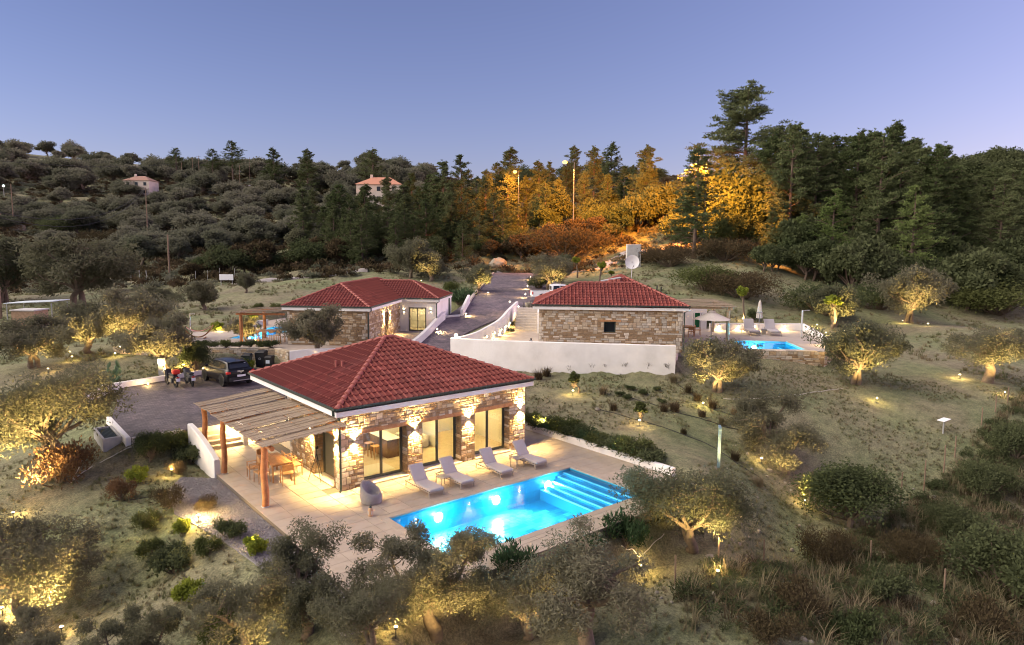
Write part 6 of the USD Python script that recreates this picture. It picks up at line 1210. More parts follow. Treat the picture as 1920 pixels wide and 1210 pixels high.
# ---- posts, meters, showers
q = at(304, 702, z=1.15); t = thing('meter_post', 'grey pillar with white meter box beside the parking wall', 'meter post', (q[0], q[1], .85), -YAW); part('pillar', MB().rbox((-.17, -.14, 0), (.17, .14, 1.35), .015).out(), 'metal_grey', t); part('meter_box', MB().rbox((-.16, -.18, .95), (.16, -.142, 1.3), .01).out(), 'plate_white', t); part('lamp', MB().tube([(.1, -.17, .5), (.1, -.145, .5)], .04, 10).out(), 'plate_white', t)
def shower(name, label, p, rz, h, col, arm=.45):
    t = thing(name, label, 'outdoor shower', p, rz); part('column', MB().rbox((-.07, -.035, 0), (.07, .035, h), .01).out(), col, t); part('arm', MB().rbox((-.06, -arm, h-.05), (.06, .035-.071, h-.005), .008).out(), col, t); part('shower_head', MB().lathe([(0, h-.075), (.08, h-.075), (.08, h-.055), (0, h-.055)], 12, (0, -arm+.1, 0)).out(), 'chrome', t); part('tap', MB().tube([(0, -.036, 1.0), (0, -.08, 1.0)], .02, 8).out(), 'chrome', t); return t
mat('steel_blue', (.30, .45, .50), .3, metal=.6)  # blue light falling on the steel is painted into its colour
q = on(1347, 878); shower('outdoor_shower', 'steel outdoor shower column with blue light painted in on the slope right of the pool', q, 2.2, 1.85, 'steel_blue', .5)
q = put(358, 53.5); shower('outdoor_shower', 'slim steel outdoor shower by the hammock on the left terrace', (*q[:2], 2.003), 1.0, 2.0, 'galvanised', .4)
q = T3((20.9, 9.4, 0)); shower('outdoor_shower', 'steel outdoor shower at the right corner of the distant terrace', q, 1.2, 2.2, 'galvanised', .7)
# ---- hammock
q = put(372, 53.8); t = thing('hammock', 'red striped hammock on a dark curved stand beyond the small pool', 'hammock', (*q[:2], 2.003), -YAW+.25)
a_ = np.linspace(-1, 1, 13); part('stand', MB().tube([(1.15*x, 0, .10+.95*abs(x)**2.2) for x in a_], .05, 8).bar((-.5, -.45, .04), (-.5, .45, .04), .07).bar((.5, -.45, .04), (.5, .45, .04), .07).out(), 'wood_lintel', t, smooth=40)
mat('stripe_red', (.42, .09, .08), .9); mat('stripe_pale', (.60, .50, .42), .9)
for k in range(6):
    y0, y1 = -.36+k*.12, -.36+(k+1)*.12-.004; V = []
    for x in a_:
        for y in (y0, y1): V.append((x*.95, y*(1-.5*abs(x)**3), .52+.42*x*x+.35*y*y))
    part('cloth_stripe', (np.array(V), np.array([(i*2, i*2+1, i*2+3, i*2+2) for i in range(12)])), 'stripe_red' if k % 2 else 'stripe_pale', t, smooth=True)
# ---- furniture of the other terraces
pt = T2((-7.9, .9, 0)); table('timber table with stools beside the two winged villa', pt, rz2, .9, 1.9, .95)
def stool(label, loc, group):
    if 'stool' in PROTO0: return copy_of(PROTO0['stool'], label, loc, rz2, 1.0, group)
    t = thing('bar_stool', label, 'stool', loc, rz2, group); PROTO0['stool'] = t; part('seat', MB().rbox((-.17, -.17, .64), (.17, .17, .67), .01).out(), 'wood_table', t); part('backrest', MB().rbox((-.17, .15, .78), (.17, .175, .95), .008).out(), 'wood_table', t)
    for sx in (-1, 1):
        for sy in (-1, 1): part('leg', MB().bar((sx*.18, sy*.18, .003), (sx*.15, sy*.15, .95 if sy > 0 else .64), .028).out(), 'wood_table', t)
for k, x in enumerate((-8.7, -8.15, -7.6, -7.05)): stool(['timber bar stool at the left end of the far table', 'timber bar stool second from the left at the far table', 'timber bar stool third from the left at the far table', 'timber bar stool next to the stone wall at the far table'][k], T2((x, .1, 0)), 'stools at the table of the two winged villa')
table('small timber dining table behind the open parasol', T3((11.6, 9.6, 0)), rz3, 1.3, 1.5)
for x, y, r, lab in ((10.5, 9.6, -1.57, 'chair at the left of the table behind the open parasol'), (12.7, 9.6, 1.57, 'chair at the right of the table behind the open parasol'), (11.2, 8.6, 3.14, 'chair on the near left of the table behind the open parasol'), (12.0, 8.6, 3.1, 'chair on the near right of the table behind the open parasol')): chair(lab, T3((x, y, 0)), rz3+r, 'chairs at the distant dining table', 'f')
for x, lab in ((17.3, 'distant lounger left of the closed parasol'), (19.0, 'distant lounger right of the closed parasol')): sunlounger('far', lab, T3((x, 10.9, 0)), rz3, 'sun loungers on the distant terrace', sc=1.25)
t = thing('side_table', 'small side table between the two distant loungers', 'side table', T3((18.35, 10.9, 0)), rz3); part('table_top', MB().rbox((-.2, -.2, .42), (.2, .2, .45), .008).out(), 'metal_grey', t); part('leg', MB().bar((0, 0, .003), (0, 0, .42), .3, .3).out(), 'lounger_frame', t)
def parasol(label, loc, opened, R=1.55, H=2.45):
    t = thing('parasol', label, 'parasol', loc, rz3); part('base', MB().rbox((-.28, -.28, .003), (.28, .28, .09), .02).out(), 'concrete', t); part('pole', MB().tube([(0, 0, .09), (0, 0, H+.12)], .025, 8).out(), 'metal_grey', t, smooth=40)
    n = 8
    if opened:
        for k in range(n):
            a, b = 2*math.pi*k/n, 2*math.pi*(k+1)/n; pts = [(.22*math.cos(a), .22*math.sin(a), H), (.22*math.cos(b), .22*math.sin(b), H), (R*math.cos(b), R*math.sin(b), H-.55), ((R*.96)*math.cos((a+b)/2), (R*.96)*math.sin((a+b)/2), H-.53), (R*math.cos(a), R*math.sin(a), H-.55)]
            part('canopy_panel', (np.array(pts), np.array([(0, 1, 3), (0, 3, 4), (1, 2, 3)])), 'canvas', t); part('rib', MB().bar((0, 0, H-.04), (R*.97*math.cos(a), R*.97*math.sin(a), H-.575), .018).out(), 'metal_grey', t)
        part('vent_cap', MB().lathe([(.34, H+.0), (.2, H+.09), (0, H+.14)], 8).out(), 'canvas', t)
    else:
        V = []; prof = [(.03, H+.05), (.10, H-.1), (.17, H-.6), (.24, H-1.15), (.26, H-1.45)]
        for r, z in prof:
            for k in range(16): rr = r*(1 if k % 2 else .66); V.append((rr*math.cos(k*math.pi/8), rr*math.sin(k*math.pi/8), z))
        part('furled_canopy', (np.array(V), np.array([(i*16+k, i*16+(k+1) % 16, (i+1)*16+(k+1) % 16, (i+1)*16+k) for i in range(4) for k in range(16)])), 'canvas', t); part('strap', MB().lathe([(.262, H-1.0), (.265, H-.93)], 16).out(), 'metal_grey', t)
    return t
parasol('open cream parasol standing on the distant terrace by the pale pergola', T3((13.0, 6.0, 0)), True, 1.42, 2.25); parasol('closed cream parasol between the two distant loungers', T3((18.1, 11.4, 0)), False, H=2.75)
q = T3((12.9, 10.9, 0)); t = thing('towel', 'green towel hanging beside the distant dining set', 'towel', q, rz3); part('cloth', (np.array([(x, .05*math.sin(x*25), z) for z in (.5, .9, 1.3, 1.7) for x in np.linspace(-.2, .2, 7)]), np.array([(j*7+i, j*7+i+1, j*7+i+8, j*7+i+7) for j in range(3) for i in range(6)])), 'green_cloth', t, smooth=True); part('rail', MB().tube([(-.3, 0, .003), (-.3, 0, 1.7), (.3, 0, 1.7), (.3, 0, .003)], .015, 6).out(), 'black_plastic', t)
mat('dish_white', (.66, .66, .67), .6)
# ---- satellite dish, rack, panel on the right villa roof
q = T3((6.7, 4.6, H3+2.03)); t = thing('satellite_dish', 'white satellite dish on a pole at the roof peak of the hillside villa', 'satellite dish', q, rz3); part('pole', MB().tube([(0, 0, -.3), (0, 0, 1.15)], .035, 8).out(), 'galvanised', t); th = np.linspace(0, 1, 6)
m = MB().lathe([(.52*a, .14*a*a) for a in th], 24); v, f = m.out(); v = np.array(v); v = np.c_[v[:, 0], -v[:, 2]*.0+(-.12+v[:, 2])*-1.0, v[:, 1]]; part('reflector', (v + [0, -.25, 1.15], f), 'dish_white', t, smooth=True); part('feed_arm', MB().tube([(0, -.2, .68), (.05, -.75, .85)], .015, 6).out(), 'galvanised', t); part('receiver', MB().tube([(.05, -.72, .84), (.05, -.82, .9)], .045, 8).out(), 'galvanised', t); part('bracket', MB().bar((0, 0, 1.1), (0, -.22, 1.15), .06).out(), 'galvanised', t)
q = T3((5.3, 3.3, H3+1.75)); t = thing('solar_water_heater', 'pale frame with tilted panel lying along the roof ridge of the hillside villa', 'solar panel', q, rz3); part('panel', MB().bar((-.9, .2, .05), (.5, .25, .32), .9, .05).out(), 'galvanised', t); part('support', MB().bar((.4, .2, -.1), (.4, .2, .28), .04).bar((-.7, .2, -.1), (-.7, .2, .05), .04).out(), 'metal_grey', t)
q = T3((-.55, .55, 0)); t = thing('rubbish_bag', 'small black bag with a pale tie on the walkway beside the stone wall', 'bag', q); part('bag', icos((0, 0, .3), (.26, .22, .31), 3, .2, 5), 'black_plastic', t, smooth=True); part('knot', MB().lathe([(.10, .56), (.04, .62), (.09, .74), (0, .75)], 8).out(), 'black_plastic', t); part('tie', MB().lathe([(.055, .60), (.055, .64)], 8).out(), 'plate_white', t)
q = T3((-.75, 13.5, 2.0)); pz = put(1000, 66.5); t = thing('potted_agave', 'dark agave in a stone pot by the pickup truck', 'potted plant', (*atx(992, 66.5, 3.5)[:2], pz[2]+.1)); part('pot', MB().lathe([(0, 0), (.32, 0), (.42, .75), (.36, .78), (.34, .7), (0, .7)], 14).out(), 'rock', t, smooth=40); part('leaves', spiky(433, 1.0, .6, 40, .05, .8), 'dark_shrub', t)
for v_, f_ in (((0, 0, .7), None),): pass
# ---- concrete hut, sign, sheds, far houses
q = put(1187, 98); t = thing('concrete_box', 'tall pale concrete cabinet by the lane behind the satellite dish', 'utility cabinet', q, -YAW); part('wall', MB().rbox((-1.0, -.5, -.5), (1.0, .5, 3.3), .03).out(), 'concrete', t); part('door', MB().rbox((.55, -.53, .2), (.85, -.502, 2.2), .01).out(), 'red_plastic' if False else 'metal_grey', t)
q = put(425, 98); t = thing('signboard', 'blank white rectangular signboard on two posts by the lane', 'signboard', q, -YAW); part('panel', MB().rbox((-1.0, -.04, .9), (1.0, .0, 1.75), .01).out(), 'sign_white', t)
for s in (-.8, .8): part('post', MB().tube([(s, .04, -.3), (s, .04, 1.7)], .035, 6).out(), 'galvanised', t)
t = thing('solar_collector', 'small white panel on a short post near the right fence', 'solar panel', put(1768, 37), -YAW+.5); part('panel', MB().bar((-.32, 0, .75), (.32, 0, .82), .4, .03).out(), 'sign_white', t); part('post', MB().tube([(0, 0, -.2), (0, 0, .78)], .04, 6).out(), 'galvanised', t)  # plain white tilted plate on a post, purpose unknown
q = put(58, 66); t = thing('brick_shed', 'small brick outbuilding at the left edge beside the car port', 'shed', q, -YAW); part('wall', MB().box((-1.1, -1, -.5), (1.1, 1, 1.6)).out(), 'shed', t); part('roof', MB().rbox((-1.2, -1.1, 1.6), (1.2, 1.1, 1.72), .02).out(), 'concrete', t)
q = put(72, 74); t = thing('car_port', 'low dark car port with blue grey sheet roof behind the brick outbuilding', 'car port', q, -YAW); part('roof', MB().bar((-2.6, 0, 1.75), (2.6, 0, 2.0), 3.0, .06).out(), 'sticker', t)
for x in (-2.4, 2.4):
    for y in (-1.3, 1.3): part('post', MB().tube([(x, y, -.4), (x, y, 1.8)], .05, 6).out(), 'metal_grey', t)
q = put(236, 168); t = thing('water_tank', 'grey water tank on the bare slope at left', 'water tank', q, -YAW); part('tank', MB().lathe([(0, 0), (1.25, 0), (1.25, 2.3), (1.0, 2.6), (0, 2.7)], 14).out(), 'metal_grey', t, smooth=40); part('crate', MB().rbox((-4.2, -.8, 0), (-1.8, .8, 1.2), .03).out(), 'metal_grey', t)
def house(name, label, px, v, w, d, h, wall, roofm, hip=True, wins=3, rz=None, flat=False, dz=0):
    q = put(px, v)+np.array([0, 0, dz]); t = thing(name, label, 'house', q, -YAW if rz is None else rz); part('wall', MB().box((-w/2, -d/2, -2), (w/2, d/2, h)).out(), wall, t)
    if flat: part('roof', MB().rbox((-w/2-.2, -d/2-.2, h), (w/2+.2, d/2+.2, h+.35), .03).out(), wall, t)
    else:
        hh = d/2+.4; part('roof', trimesh.convex.convex_hull(np.array([(-w/2-.4, -hh, h), (w/2+.4, -hh, h), (w/2+.4, hh, h), (-w/2-.4, hh, h), (-w/2-.4+hh*.9, 0, h+hh*.5), (w/2+.4-hh*.9, 0, h+hh*.5)])), roofm, t); part('chimney', MB().rbox((-w/4, -.3, h+.3), (-w/4+.7, .4, h+hh*.5+.7), .02).out(), wall, t)
    for k in range(wins):
        for z in ([.9] if h < 4 else [.9, 3.7]):
            x = -w/2+(k+.5)*w/wins; g = sub('window', t); part('frame', MB().box((x-.55, -d/2-.03, z), (x+.55, -d/2+.01, z+1.3)).out(), 'dark_frame', g); part('pane', MB().box((x-.47, -d/2-.04, z+.08), (x+.47, -d/2-.031, z+1.22)).out(), 'car_glass', g)
    return t
house('far_house', 'pale two storey house with grey hipped roof among the olives on the left hill', 266, 262, 9.5, 7, 5.6, 'far_wall', 'far_roof', dz=-.5); house('far_house', 'flat roofed beige house on the left skyline', 290, 330, 15, 8, 5, 'far_wall', 'far_roof', flat=True, dz=-1)
house('far_house', 'orange roofed house half hidden by the central pines', 716, 205, 13, 9, 5.6, 'far_wall', 'orange_roof', dz=1.5); house('far_house', 'low pale building on the ridge left of the central pines', 645, 262, 9, 6, 3, 'far_wall', 'far_roof', flat=True)
house('far_house', 'tiny whitewashed house on the upper left skyline', 210, 345, 5, 5, 3.0, 'plaster', 'far_roof', flat=True, wins=1, dz=1.5)
for k, px in enumerate((349, 366)): q = put(px, 305)+[0, 0, .6]; t = thing('cafe_parasol', ['pale parasol on the left skyline, the left one of two', 'pale parasol on the left skyline, the right one of two'][k], 'parasol', q); part('canopy', MB().lathe([(2.0, 2.4), (.1, 3.2), (0, 3.25)], 8).out(), 'canvas', t); part('pole', MB().tube([(0, 0, -.5), (0, 0, 3.2)], .05, 6).out(), 'metal_grey', t)
stw = MB(); A = [put(px, 190)[:2] for px in (-6, 18, 46)]
stone_wall('terrace_wall', 'short dry stone wall on the bare terrace at the left edge', A, put(20, 190)[2]-1, put(20, 190)[2]+2.2, .6, 91, 60)
# lane and far tracks
def track(name, pts, w, mtl, lift=.06):
    p = arc([[*put(px, v)[:2], 0] for px, v in pts], 10)[:, :2]; d = np.gradient(p, axis=0); d /= np.linalg.norm(d, axis=1, keepdims=True); n = np.c_[-d[:, 1], d[:, 0]]*w/2; cols = [p+n*s for s in (-1, -.33, .33, 1)]; k = len(p)
    zc = ground(p); zc = np.maximum(zc, np.max([ground(c) for c in cols], 0)); V = np.vstack([np.c_[c, zc+lift] for c in cols] + [np.c_[cols[0], zc-.6], np.c_[cols[3], zc-.6]])
    Fc = [(j*k+i, (j+1)*k+i, (j+1)*k+i+1, j*k+i+1) for j in range(3) for i in range(k-1)] + [(4*k+i, i, i+1, 4*k+i+1) for i in range(k-1)] + [(3*k+i, 5*k+i, 5*k+i+1, 3*k+i+1) for i in range(k-1)]
    struct(name, (V, np.array(Fc)), mtl, True)
mat('lane', (.42, .38, .37), .9, noise=[(.6, (.34, .30, .29), .4, .7), (8, (.48, .44, .42), .5, .7)])
mat('dirt', (.33, .24, .16), .95, noise=[(.7, (.26, .18, .12), .4, .7)])
track('lane', [(440, 101), (520, 101), (600, 102), (690, 103)], 1.8, 'lane'); track('lane', [(925, 103.5), (985, 104.5), (1035, 104), (1075, 103), (1120, 104), (1170, 107), (1215, 112)], 3.2, 'lane'); track('lane', [(10, 150), (40, 148), (62, 146)], 4, 'lane'); track('dirt_road', [(1200, 106), (1235, 110), (1300, 113), (1400, 112)], 3.4, 'dirt'); track('dirt_road', [(440, 285), (455, 290), (475, 296)], 5, 'lane')
# ---- poles, wires, fences
def pole(label, px, v, top, arm=False, r=.11, lean=(0, 0)):
    q = put(px, v); h = at(px, top, v=v)[2]-q[2]; t = thing('utility_pole', label, 'utility pole', q, -YAW); part('shaft', MB().tube([(0, 0, -.5), (lean[0]/2, 0, h/2), (lean[0], 0, h)], [r*1.15, r, r*.8], 8).out(), 'pole_wood', t, smooth=40)
    if arm:
        part('crossarm', MB().bar((-.9+lean[0], -.12, h-.4), (.9+lean[0], -.12, h-.4), .1).out(), 'pole_wood', t)
        for x in (-.8, 0, .8): part('insulator', MB().lathe([(0, 0), (.06, 0), (.05, .16), (0, .18)], 8, (x+lean[0], -.12, h-.35)).out(), 'gutter', t)
    return q + np.array([lean[0]*RD[0], lean[0]*RD[1], h-.2])
A0 = pole('tall wooden pole cut by the left edge of the picture', 2, 74, 395, True, .13); A1 = pole('wooden pole with crossarm on the left hill below the pale house', 278, 172, 352, True); pole('bare wooden pole standing by the lane fence at left', 318, 110, 440, False, .13)
A2 = pole('thin pole on the left skyline beside the flat roofed house', 342, 280, 305); A3 = pole('double armed pole on the left skyline, right of the parasols', 374, 310, 292, True); A4 = pole('slim pole on the skyline left of the lone flat topped pine', 362, 310, 296, True); pole('pole on the skyline right of the spreading pine', 469, 300, 295); pole('concrete post on the skyline by the far track', 450, 290, 310); pole('short pole on the far left terrace', 26, 200, 345); A5 = pole('thin pole behind the olive with the long pale trunk', 830, 112, 452, False, .06)
def wire(label, a, b, sag, r=.02):
    t = np.linspace(0, 1, 14)[:, None]; p = np.asarray(a)*(1-t)+np.asarray(b)*t - np.array([0, 0, 1])*(4*sag*t*(1-t)); tag(usdkit.mesh(stage, path_of('power_line'), MB().tube(p, r, 5).out(), MAT['hose_black']), label, 'power line')
wire('sagging power line from the edge pole to the crossarm pole, upper strand', A0+[0, 0, .1], A1+[0, 0, .15], 3.5, .035); wire('sagging power line from the edge pole to the crossarm pole, lower strand', A0-[0, 0, .4], A1-[0, 0, .2], 4.2, .035); wire('power line over the olives on the left hill towards the skyline', at(-20, 300, v=150), A2, 1.5, .04)
FP = [(1265, 1212, 1137), (1346, 1187, 1091), (1431, 1123, 1033), (1631, 1102, 1052), (1769, 1176, 1114), (1688, 935, 886), (1732, 912, 863), (1769, 884, 835), (1790, 868, 818), (1840, 820, 772), (1866, 800, 760), (1889, 790, 750)]
for k, (px, b, tp_) in enumerate(FP):
    v = [20.6, 22, 23.8, 24.5, 22, 31, 32.3, 33.6, 35, 38, 39.5, 41][k]; q = put(px, v); h = float(np.clip(at(px, tp_, v=v)[2]-q[2], 1.0, 2.2)); t = thing('fence_post', ['grey wooden fence post at the bottom edge, leftmost of the fence', 'fence post second from the bottom left', 'fence post third from the bottom left, above dry grass', 'isolated fence post among the dry scrub, right of the third', 'isolated fence post lowest at the right among stalks', 'fence post right of the large rounded bush', 'fence post above the dark scrub, next up the slope', 'fence post just left of the small white panel', 'fence post just right of the small white panel', 'fence post on the meadow edge before the dark shrubs', 'fence post second from the right edge', 'fence post nearest the right edge of the meadow'][k], 'fence post', q); part('stake', MB().tube([(0, 0, -.3), (.01, 0, h*.5), (0, .01, h)], [.035, .032, .028], 6).out(), 'pole_wood', t, smooth=40)
for k, px in enumerate((246, 262, 275, 367, 390, 412, 440)): q = put(px, 106); t = thing('lane_fence_post', ORD[k] + ' thin metal fence post from the left along the lane', 'fence post', q, 0, 'fence posts along the lane'); part('stake', MB().tube([(0, 0, -.3), (0, 0, 1.9)], .035, 5).out(), 'galvanised', t)
# cables and hoses lying on the ground
def hose(name, label, cat, pix, r, mtl):
    p = np.array([on(a, b) for a, b in pix]); s = np.linspace(0, 1, len(p)*6); k = np.linspace(0, 1, len(p)); q = np.stack([np.interp(s, k, p[:, i]) for i in range(2)], 1); q += (meshkit.fbm(np.c_[q*1.5, np.zeros(len(q))], 2, 3)[:, None]-.5)*.25; tag(usdkit.mesh(stage, path_of(name), MB().tube(np.c_[q, ground(q)+r*.8], r, 5).out(), MAT[mtl]), label, cat)
hose('garden_cable', 'pale cable curling from the lit olive to the drain pit', 'cable', [(134, 905), (150, 890), (180, 872), (215, 852), (246, 840)], .022, 'cable_white'); hose('garden_cable', 'pale cable looping beside the lamp under the big sprawling olive', 'cable', [(134, 905), (146, 880), (152, 862), (145, 850)], .02, 'cable_white')
hose('drip_hose', 'dark drip hose past the reddish dry shrub', 'hose', [(212, 940), (245, 938), (290, 932), (318, 925)], .02, 'hose_black'); hose('drip_hose', 'dark drip hose running down the left garden to the bottom olives', 'hose', [(282, 1043), (310, 1062), (335, 1075), (350, 1095)], .02, 'hose_black'); hose('drip_hose', 'upper dark drip hose along the bank tufts', 'hose', [(1260, 714), (1290, 735), (1330, 765), (1376, 780), (1420, 786)], .025, 'hose_black'); hose('drip_hose', 'middle dark drip hose along the bank tufts', 'hose', [(1180, 745), (1265, 774), (1316, 785), (1355, 800), (1425, 818)], .025, 'hose_black'); hose('drip_hose', 'lower dark drip hose across the bank towards the leaning olive', 'hose', [(1110, 765), (1200, 790), (1290, 818), (1340, 840), (1380, 868), (1430, 900)], .025, 'hose_black')
hose('garden_cable', 'thin pale cable across the grass between the two golden olives', 'cable', [(1355, 748), (1420, 749), (1500, 741), (1580, 728)], .018, 'cable_white'); hose('garden_cable', 'pale cable looping by the lamp at the pool deck corner', 'cable', [(1165, 1025), (1185, 1018), (1198, 1030), (1222, 1012), (1245, 1000)], .018, 'cable_white')
# ---------------------------------------------------------------- lamps
def garden_lamp(label, px, py, power, r=.05, h=.28, col=WARM, p=None, dot=True, aim=None, ang=70):
    'spike spotlight: stake, housing, glowing face, and its light'
    p = on(px, py) if p is None else np.asarray(p, float); t = thing('garden_lamp', label, 'garden lamp', p, rng.uniform(0, 6)); part('stake', MB().tube([(0, 0, -.1), (0, 0, h-.06)], .012, 5).out(), 'black_plastic', t)
    part('housing', MB().lathe([(.0, h-.07), (.045, h-.06), (.055, h), (.045, h)], 10).out(), 'black_plastic', t); part('lamp_face', icos((0, 0, h+.0), (.045, .045, .028), 1), 'bulb', t)
    if power: bulb('garden_light', p + np.array([0, 0, h+.09]), power, r, col)
    return p
def toward(px, py, off, z=0): # ground point shifted towards the camera
    p = on(px, py); d = CAM-p; d[2] = 0; p = p + d/np.linalg.norm(d)*off; p[2] = gz(p[0], p[1]); return p
GL = [('strong lamp under the big sprawling olive at left', 122, 882, 34), ('glaring lamp in the middle of the left garden', 372, 972, 46), ('lamp shining on the grassy plant in the gravel', 476, 1026, 16), ('glaring lamp at the left edge near the bottom', 4, 1140, 34), ('bright lamp against the stone wall behind the motorbikes', 344, 684, 24), ('lamp behind the motorbike by the meter post', 318, 694, 4),
      ('lamp in the shrub beside the sloping white wall', 332, 826, 16), ('low lamp by the dry shrub below the conical evergreen', 322, 886, 12), ('small lamp at the bottom edge left of centre', 742, 1172, 5), ('bright lamp by the wooden stake right of the pool olive', 1358, 942, 24), ('small lamp by the curling cable at the pool deck corner', 1205, 1024, 8), ('tiny lamp left of the leaning olive', 1428, 862, 5),
      ('lamp at the trunk of the golden olive before the stone wall', 1343, 732, 30), ('lamp at the foot of the olive by the distant terrace corner', 1597, 722, 26), ('lone small lamp on the meadow left of the flat crowned olive', 1799, 708, 14), ('small lamp below the young pines', 1692, 606, 12), ('lamp at the spindly sapling on the bank', 1074, 738, 9), ('lamp under the small round tree on the bank', 1199, 793, 8),
      ('lamp in the hedge near the corner of the nearest villa', 1030, 812, 18), ('lamp in the hedge near the pool steps', 1166, 848, 18), ('lamp under the lit olive on the left of the upper drive', 895, 541, 24), ('lamp under the lit tree right of the upper drive', 1028, 536, 16), ('lamp at the stem of the lime green sapling', 1392, 601, 9), ('lamp at the shower post of the distant terrace', 1532, 613, 14),
      ('lamp at the stake of the yellow lit sapling', 1548, 628, 12), ('lamp beneath the yellow olive trunk behind the prickly pear', 170, 656, 30), ('lamp beneath the olive above the dry stone wall', 250, 650, 30), ('lamp beneath the small golden olive by the meter post', 305, 672, 22), ('lamp beneath the dark topped olive before the two winged villa', 578, 662, 26), ('tiny lamp on the grass left of the dry stone wall', 226, 656, 6),
      ('lamp in the white planter beyond the small pool', 412, 618, 14), ('glowing lamp behind the lit olive of the small pool', 474, 600, 22), ('lamp under the olive between the pergola posts', 458, 640, 16), ('lamp glowing inside the olive at the front pool deck', 998, 1090, 12), ('lamp under the leaning trunks at the bottom left', 448, 1180, 20), ('lamp under the yellow lit olive at the pool corner', 770, 1085, 18), ('lamp under the yellow olive cut by the left edge', 96, 1120, 20),
      ('lamp under the leaning golden olive on the slope', 1462, 868, 18), ('lamp under the flat crowned olive at right', 1826, 724, 22), ('lamp under the dark low olive on the left edge', 90, 694, 18), ('lamp under the large olive right of the pool', 1262, 1010, 20), ('lamp under the two toned olive by the pines', 1700, 610, 16), ('lamp under the tall grey olive behind the distant terrace', 1566, 616, 16), ('lamp at the foot of the olive with the long pale trunk', 800, 529, 10)]
LITK = {'l15': 1.6, 'fl1': 1.2, 'f4': .5, 'f8': .6, 'l19': .5, 'b23': .6, 'v17': .35, 'm12': 1.5, 'm13': 1.2}
TREE = {122: 'l15', 1343: 'm12', 1597: 'm13', 170: 'l16', 250: 'l17', 305: 'l18', 578: 'v17', 458: 'v18', 998: 'f8', 448: 'f4', 770: 'f7', 96: 'fl1', 1462: 'm11', 1826: 'm14', 90: 'l19', 1262: 'f10', 1700: 'r20', 1566: 'r19', 800: 'b23', 895: 'h', 1028: 'i'}
for lab, px, py, pw in GL:
    k = TREE.get(px)
    if px in (1030, 1166): y_ = 1.6 if px == 1030 else -3.4; garden_lamp(lab, px, py, pw*1.7, p=(11.98, y_, gz(11.98, y_)), h=.42); continue
    if k is None: garden_lamp(lab, px, py, pw*.75, p=toward(px, py, .45)); continue
    b, h = OT[k]; d = CAM-b; d[2] = 0; d /= np.linalg.norm(d); s = 1 if px in (122, 1343, 170, 250, 305, 578, 800) else -1
    sd = np.array([d[1], -d[0], 0])*.25*h*s; p = b + d*(.55*h+.5 if k != 'v17' else .9) + sd*(k != 'v17'); p[2] = gz(p[0], p[1])
    garden_lamp(lab, px, py, pw*.22, p=p); c = b + np.array([0, 0, h*.72]); dist = np.linalg.norm(c-p)
    spot('garden_light', p + [0, 0, .42], c, 185*(dist/3)**2*LITK.get(k, 1), 40, .05, WARM, .7)
# lamps set in walls
def wall_spot(label, p, n, power, aim=None, ang=70, dotr=.05):
    p, n = np.asarray(p, float), np.asarray(n, float); t = thing('wall_lamp', label, 'wall lamp', p); part('housing', MB().rbox((-.06, -.06, -.045), (.06, .06, .045), .012).out(), 'metal_grey', t); part('lamp_face', icos(n*.06 + [0, 0, -.03], (.045, .045, .04), 1), 'bulb', t)
    if power: spot('wall_light', p + n*.13, p + n*.55 + [0, 0, -1.0] if aim is None else aim, power, ang, .035)
n3 = T3((1, 0, 0))-T3((0, 0, 0)); bk = T3((0, -1, 0))-T3((0, 0, 0)); up_ = np.array([0, 0, 1.0])
for k, (px, v) in enumerate(((892, 47.8), (907, 50), (922, 52.2), (935, 54.3), (944, 56.6), (951, 59))):
    q = atx(px, v, 2.85); wall_spot(['recessed walkway lamp nearest the globe lamp', 'recessed walkway lamp second from the globe lamp', 'recessed walkway lamp third from the globe lamp', 'recessed walkway lamp fourth from the globe lamp', 'recessed walkway lamp fifth, before the steps', 'recessed walkway lamp at the foot of the steps'][k], q + n3*.16, n3, 16)
q = atx(967, 62.5, 4.0); wall_spot('lamp at the top of the steps beside the hillside villa', q+n3*.2, n3, 30); q = atx(962, 63.5, 4.35); wall_spot('lamp on the drive side at the top of the white curved wall', q-n3*.25, -n3, 12)
for lab, px, v, z in (('foot lamp at the lower end of the white curved wall left of the drive', 813, 56.5, 2.6), ('foot lamp at the end of the short white wall beside the drive', 867, 63, 3.25)): q = atx(px, v, z); wall_spot(lab, q+n3*.25, n3, 26)
for lab, px, v in (('lamp low in the bank at the pickup side of the drive, nearest', 986, 74), ('lamp low in the bank at the pickup side of the drive, middle', 990, 82), ('lamp low in the bank at the pickup side of the drive, farthest', 995, 92)): q = put(px, v)+[0, 0, .55]; wall_spot(lab, q, -n3, 20)
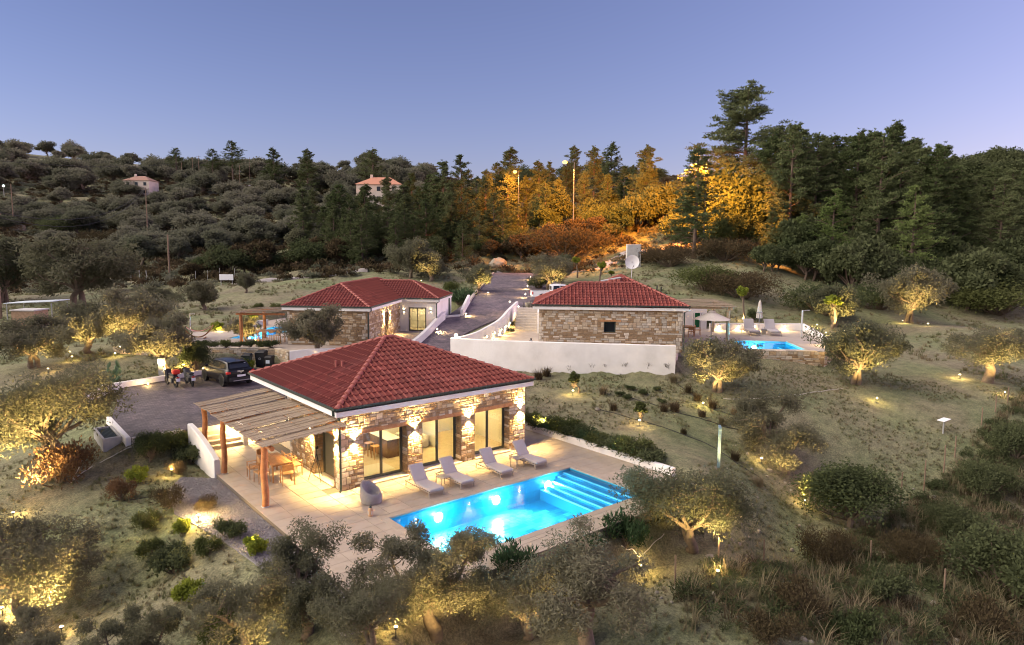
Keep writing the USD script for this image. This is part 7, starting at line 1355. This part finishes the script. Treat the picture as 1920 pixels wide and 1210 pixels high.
for lab, x, y, z in (('lamp on the tall white wall behind the distant dining set', 11.0, 13.85, 1.25), ('lamp on the low terrace wall right of the pale pergola', 15.2, 13.05, .42), ('lamp on the low terrace wall left of the distant loungers', 16.9, 13.25, .42), ('lamp on the low terrace wall between the distant loungers', 18.35, 13.45, .42), ('lamp on the low terrace wall near the far right corner', 21.0, 13.8, .42)): wall_spot(lab, T3((x, y, z)), bk, 16)
wall_spot('lamp low on the right wall of the distant terrace near its front end', T3((21.4, 4.6, .4)), -n3, 22); q = T2((-9.6, 13.3, .5)); 
q = atx(855, 46.1, 3.24); t = thing('globe_lamp', 'glowing globe lamp on the left end of the long white wall', 'globe lamp', q); part('globe', icos((0, 0, .16), .13, 3), 'globe_glow', t, smooth=True); part('base', MB().lathe([(0, 0.003), (.09, .003), (.07, .05), (0, .05)], 12).out(), 'metal_grey', t)
bulb('globe_light', q + [0, 0, .42], 22, .1)
# street lamps on the road
SOD = (1.0, .33, .045)
def street_lamp(label, px, v, top, arm, power):
    q = put(px, v); h = at(px, top, v=v)[2]-q[2]; t = thing('street_lamp', label, 'street lamp', q, -YAW); part('pole', MB().tube([(0, 0, -.5), (0, 0, h*.5), (0, 0, h)], [.10, .08, .055], 8).out(), 'lamp_post', t, smooth=40); part('arm', MB().tube([(0, 0, h-.05), (arm*.5, 0, h+.12), (arm, 0, h+.12)], .035, 6).out(), 'lamp_post', t)
    part('lamp_head', MB().rbox((arm-.35, -.14, h+.06), (arm+.2, .14, h+.2), .04).out(), 'metal_grey', t); part('lamp_bowl', icos((arm-.08, 0, h-.06), (.42, .34, .30), 2), 'sodium_bulb', t, smooth=True)
    c = q + np.array([*(RD*arm), h-.55]); spot('street_light', c, c+np.array([*(HD*3.6), -5.0]), power, 72, .2, SOD, .4)
street_lamp('tall street lamp glowing orange above the middle of the drive', 1074, 118, 304, -1.5, 6000); street_lamp('street lamp glowing through the pine tops left of the tall one', 972, 138, 322, -.7, 3000); street_lamp('street lamp glowing orange before the brightly lit trees at right', 1318, 101, 290, -1.35, 17000)
q = put(8, 240); t = thing('far_lamp', 'tiny pale green lamp at the far left edge', 'lamp', q); part('pole', MB().tube([(0, 0, 0), (0, 0, 4)], .06, 5).out(), 'galvanised', t); part('lamp_bowl', icos((0, 0, 4.1), .35, 1), 'far_lamp', t)
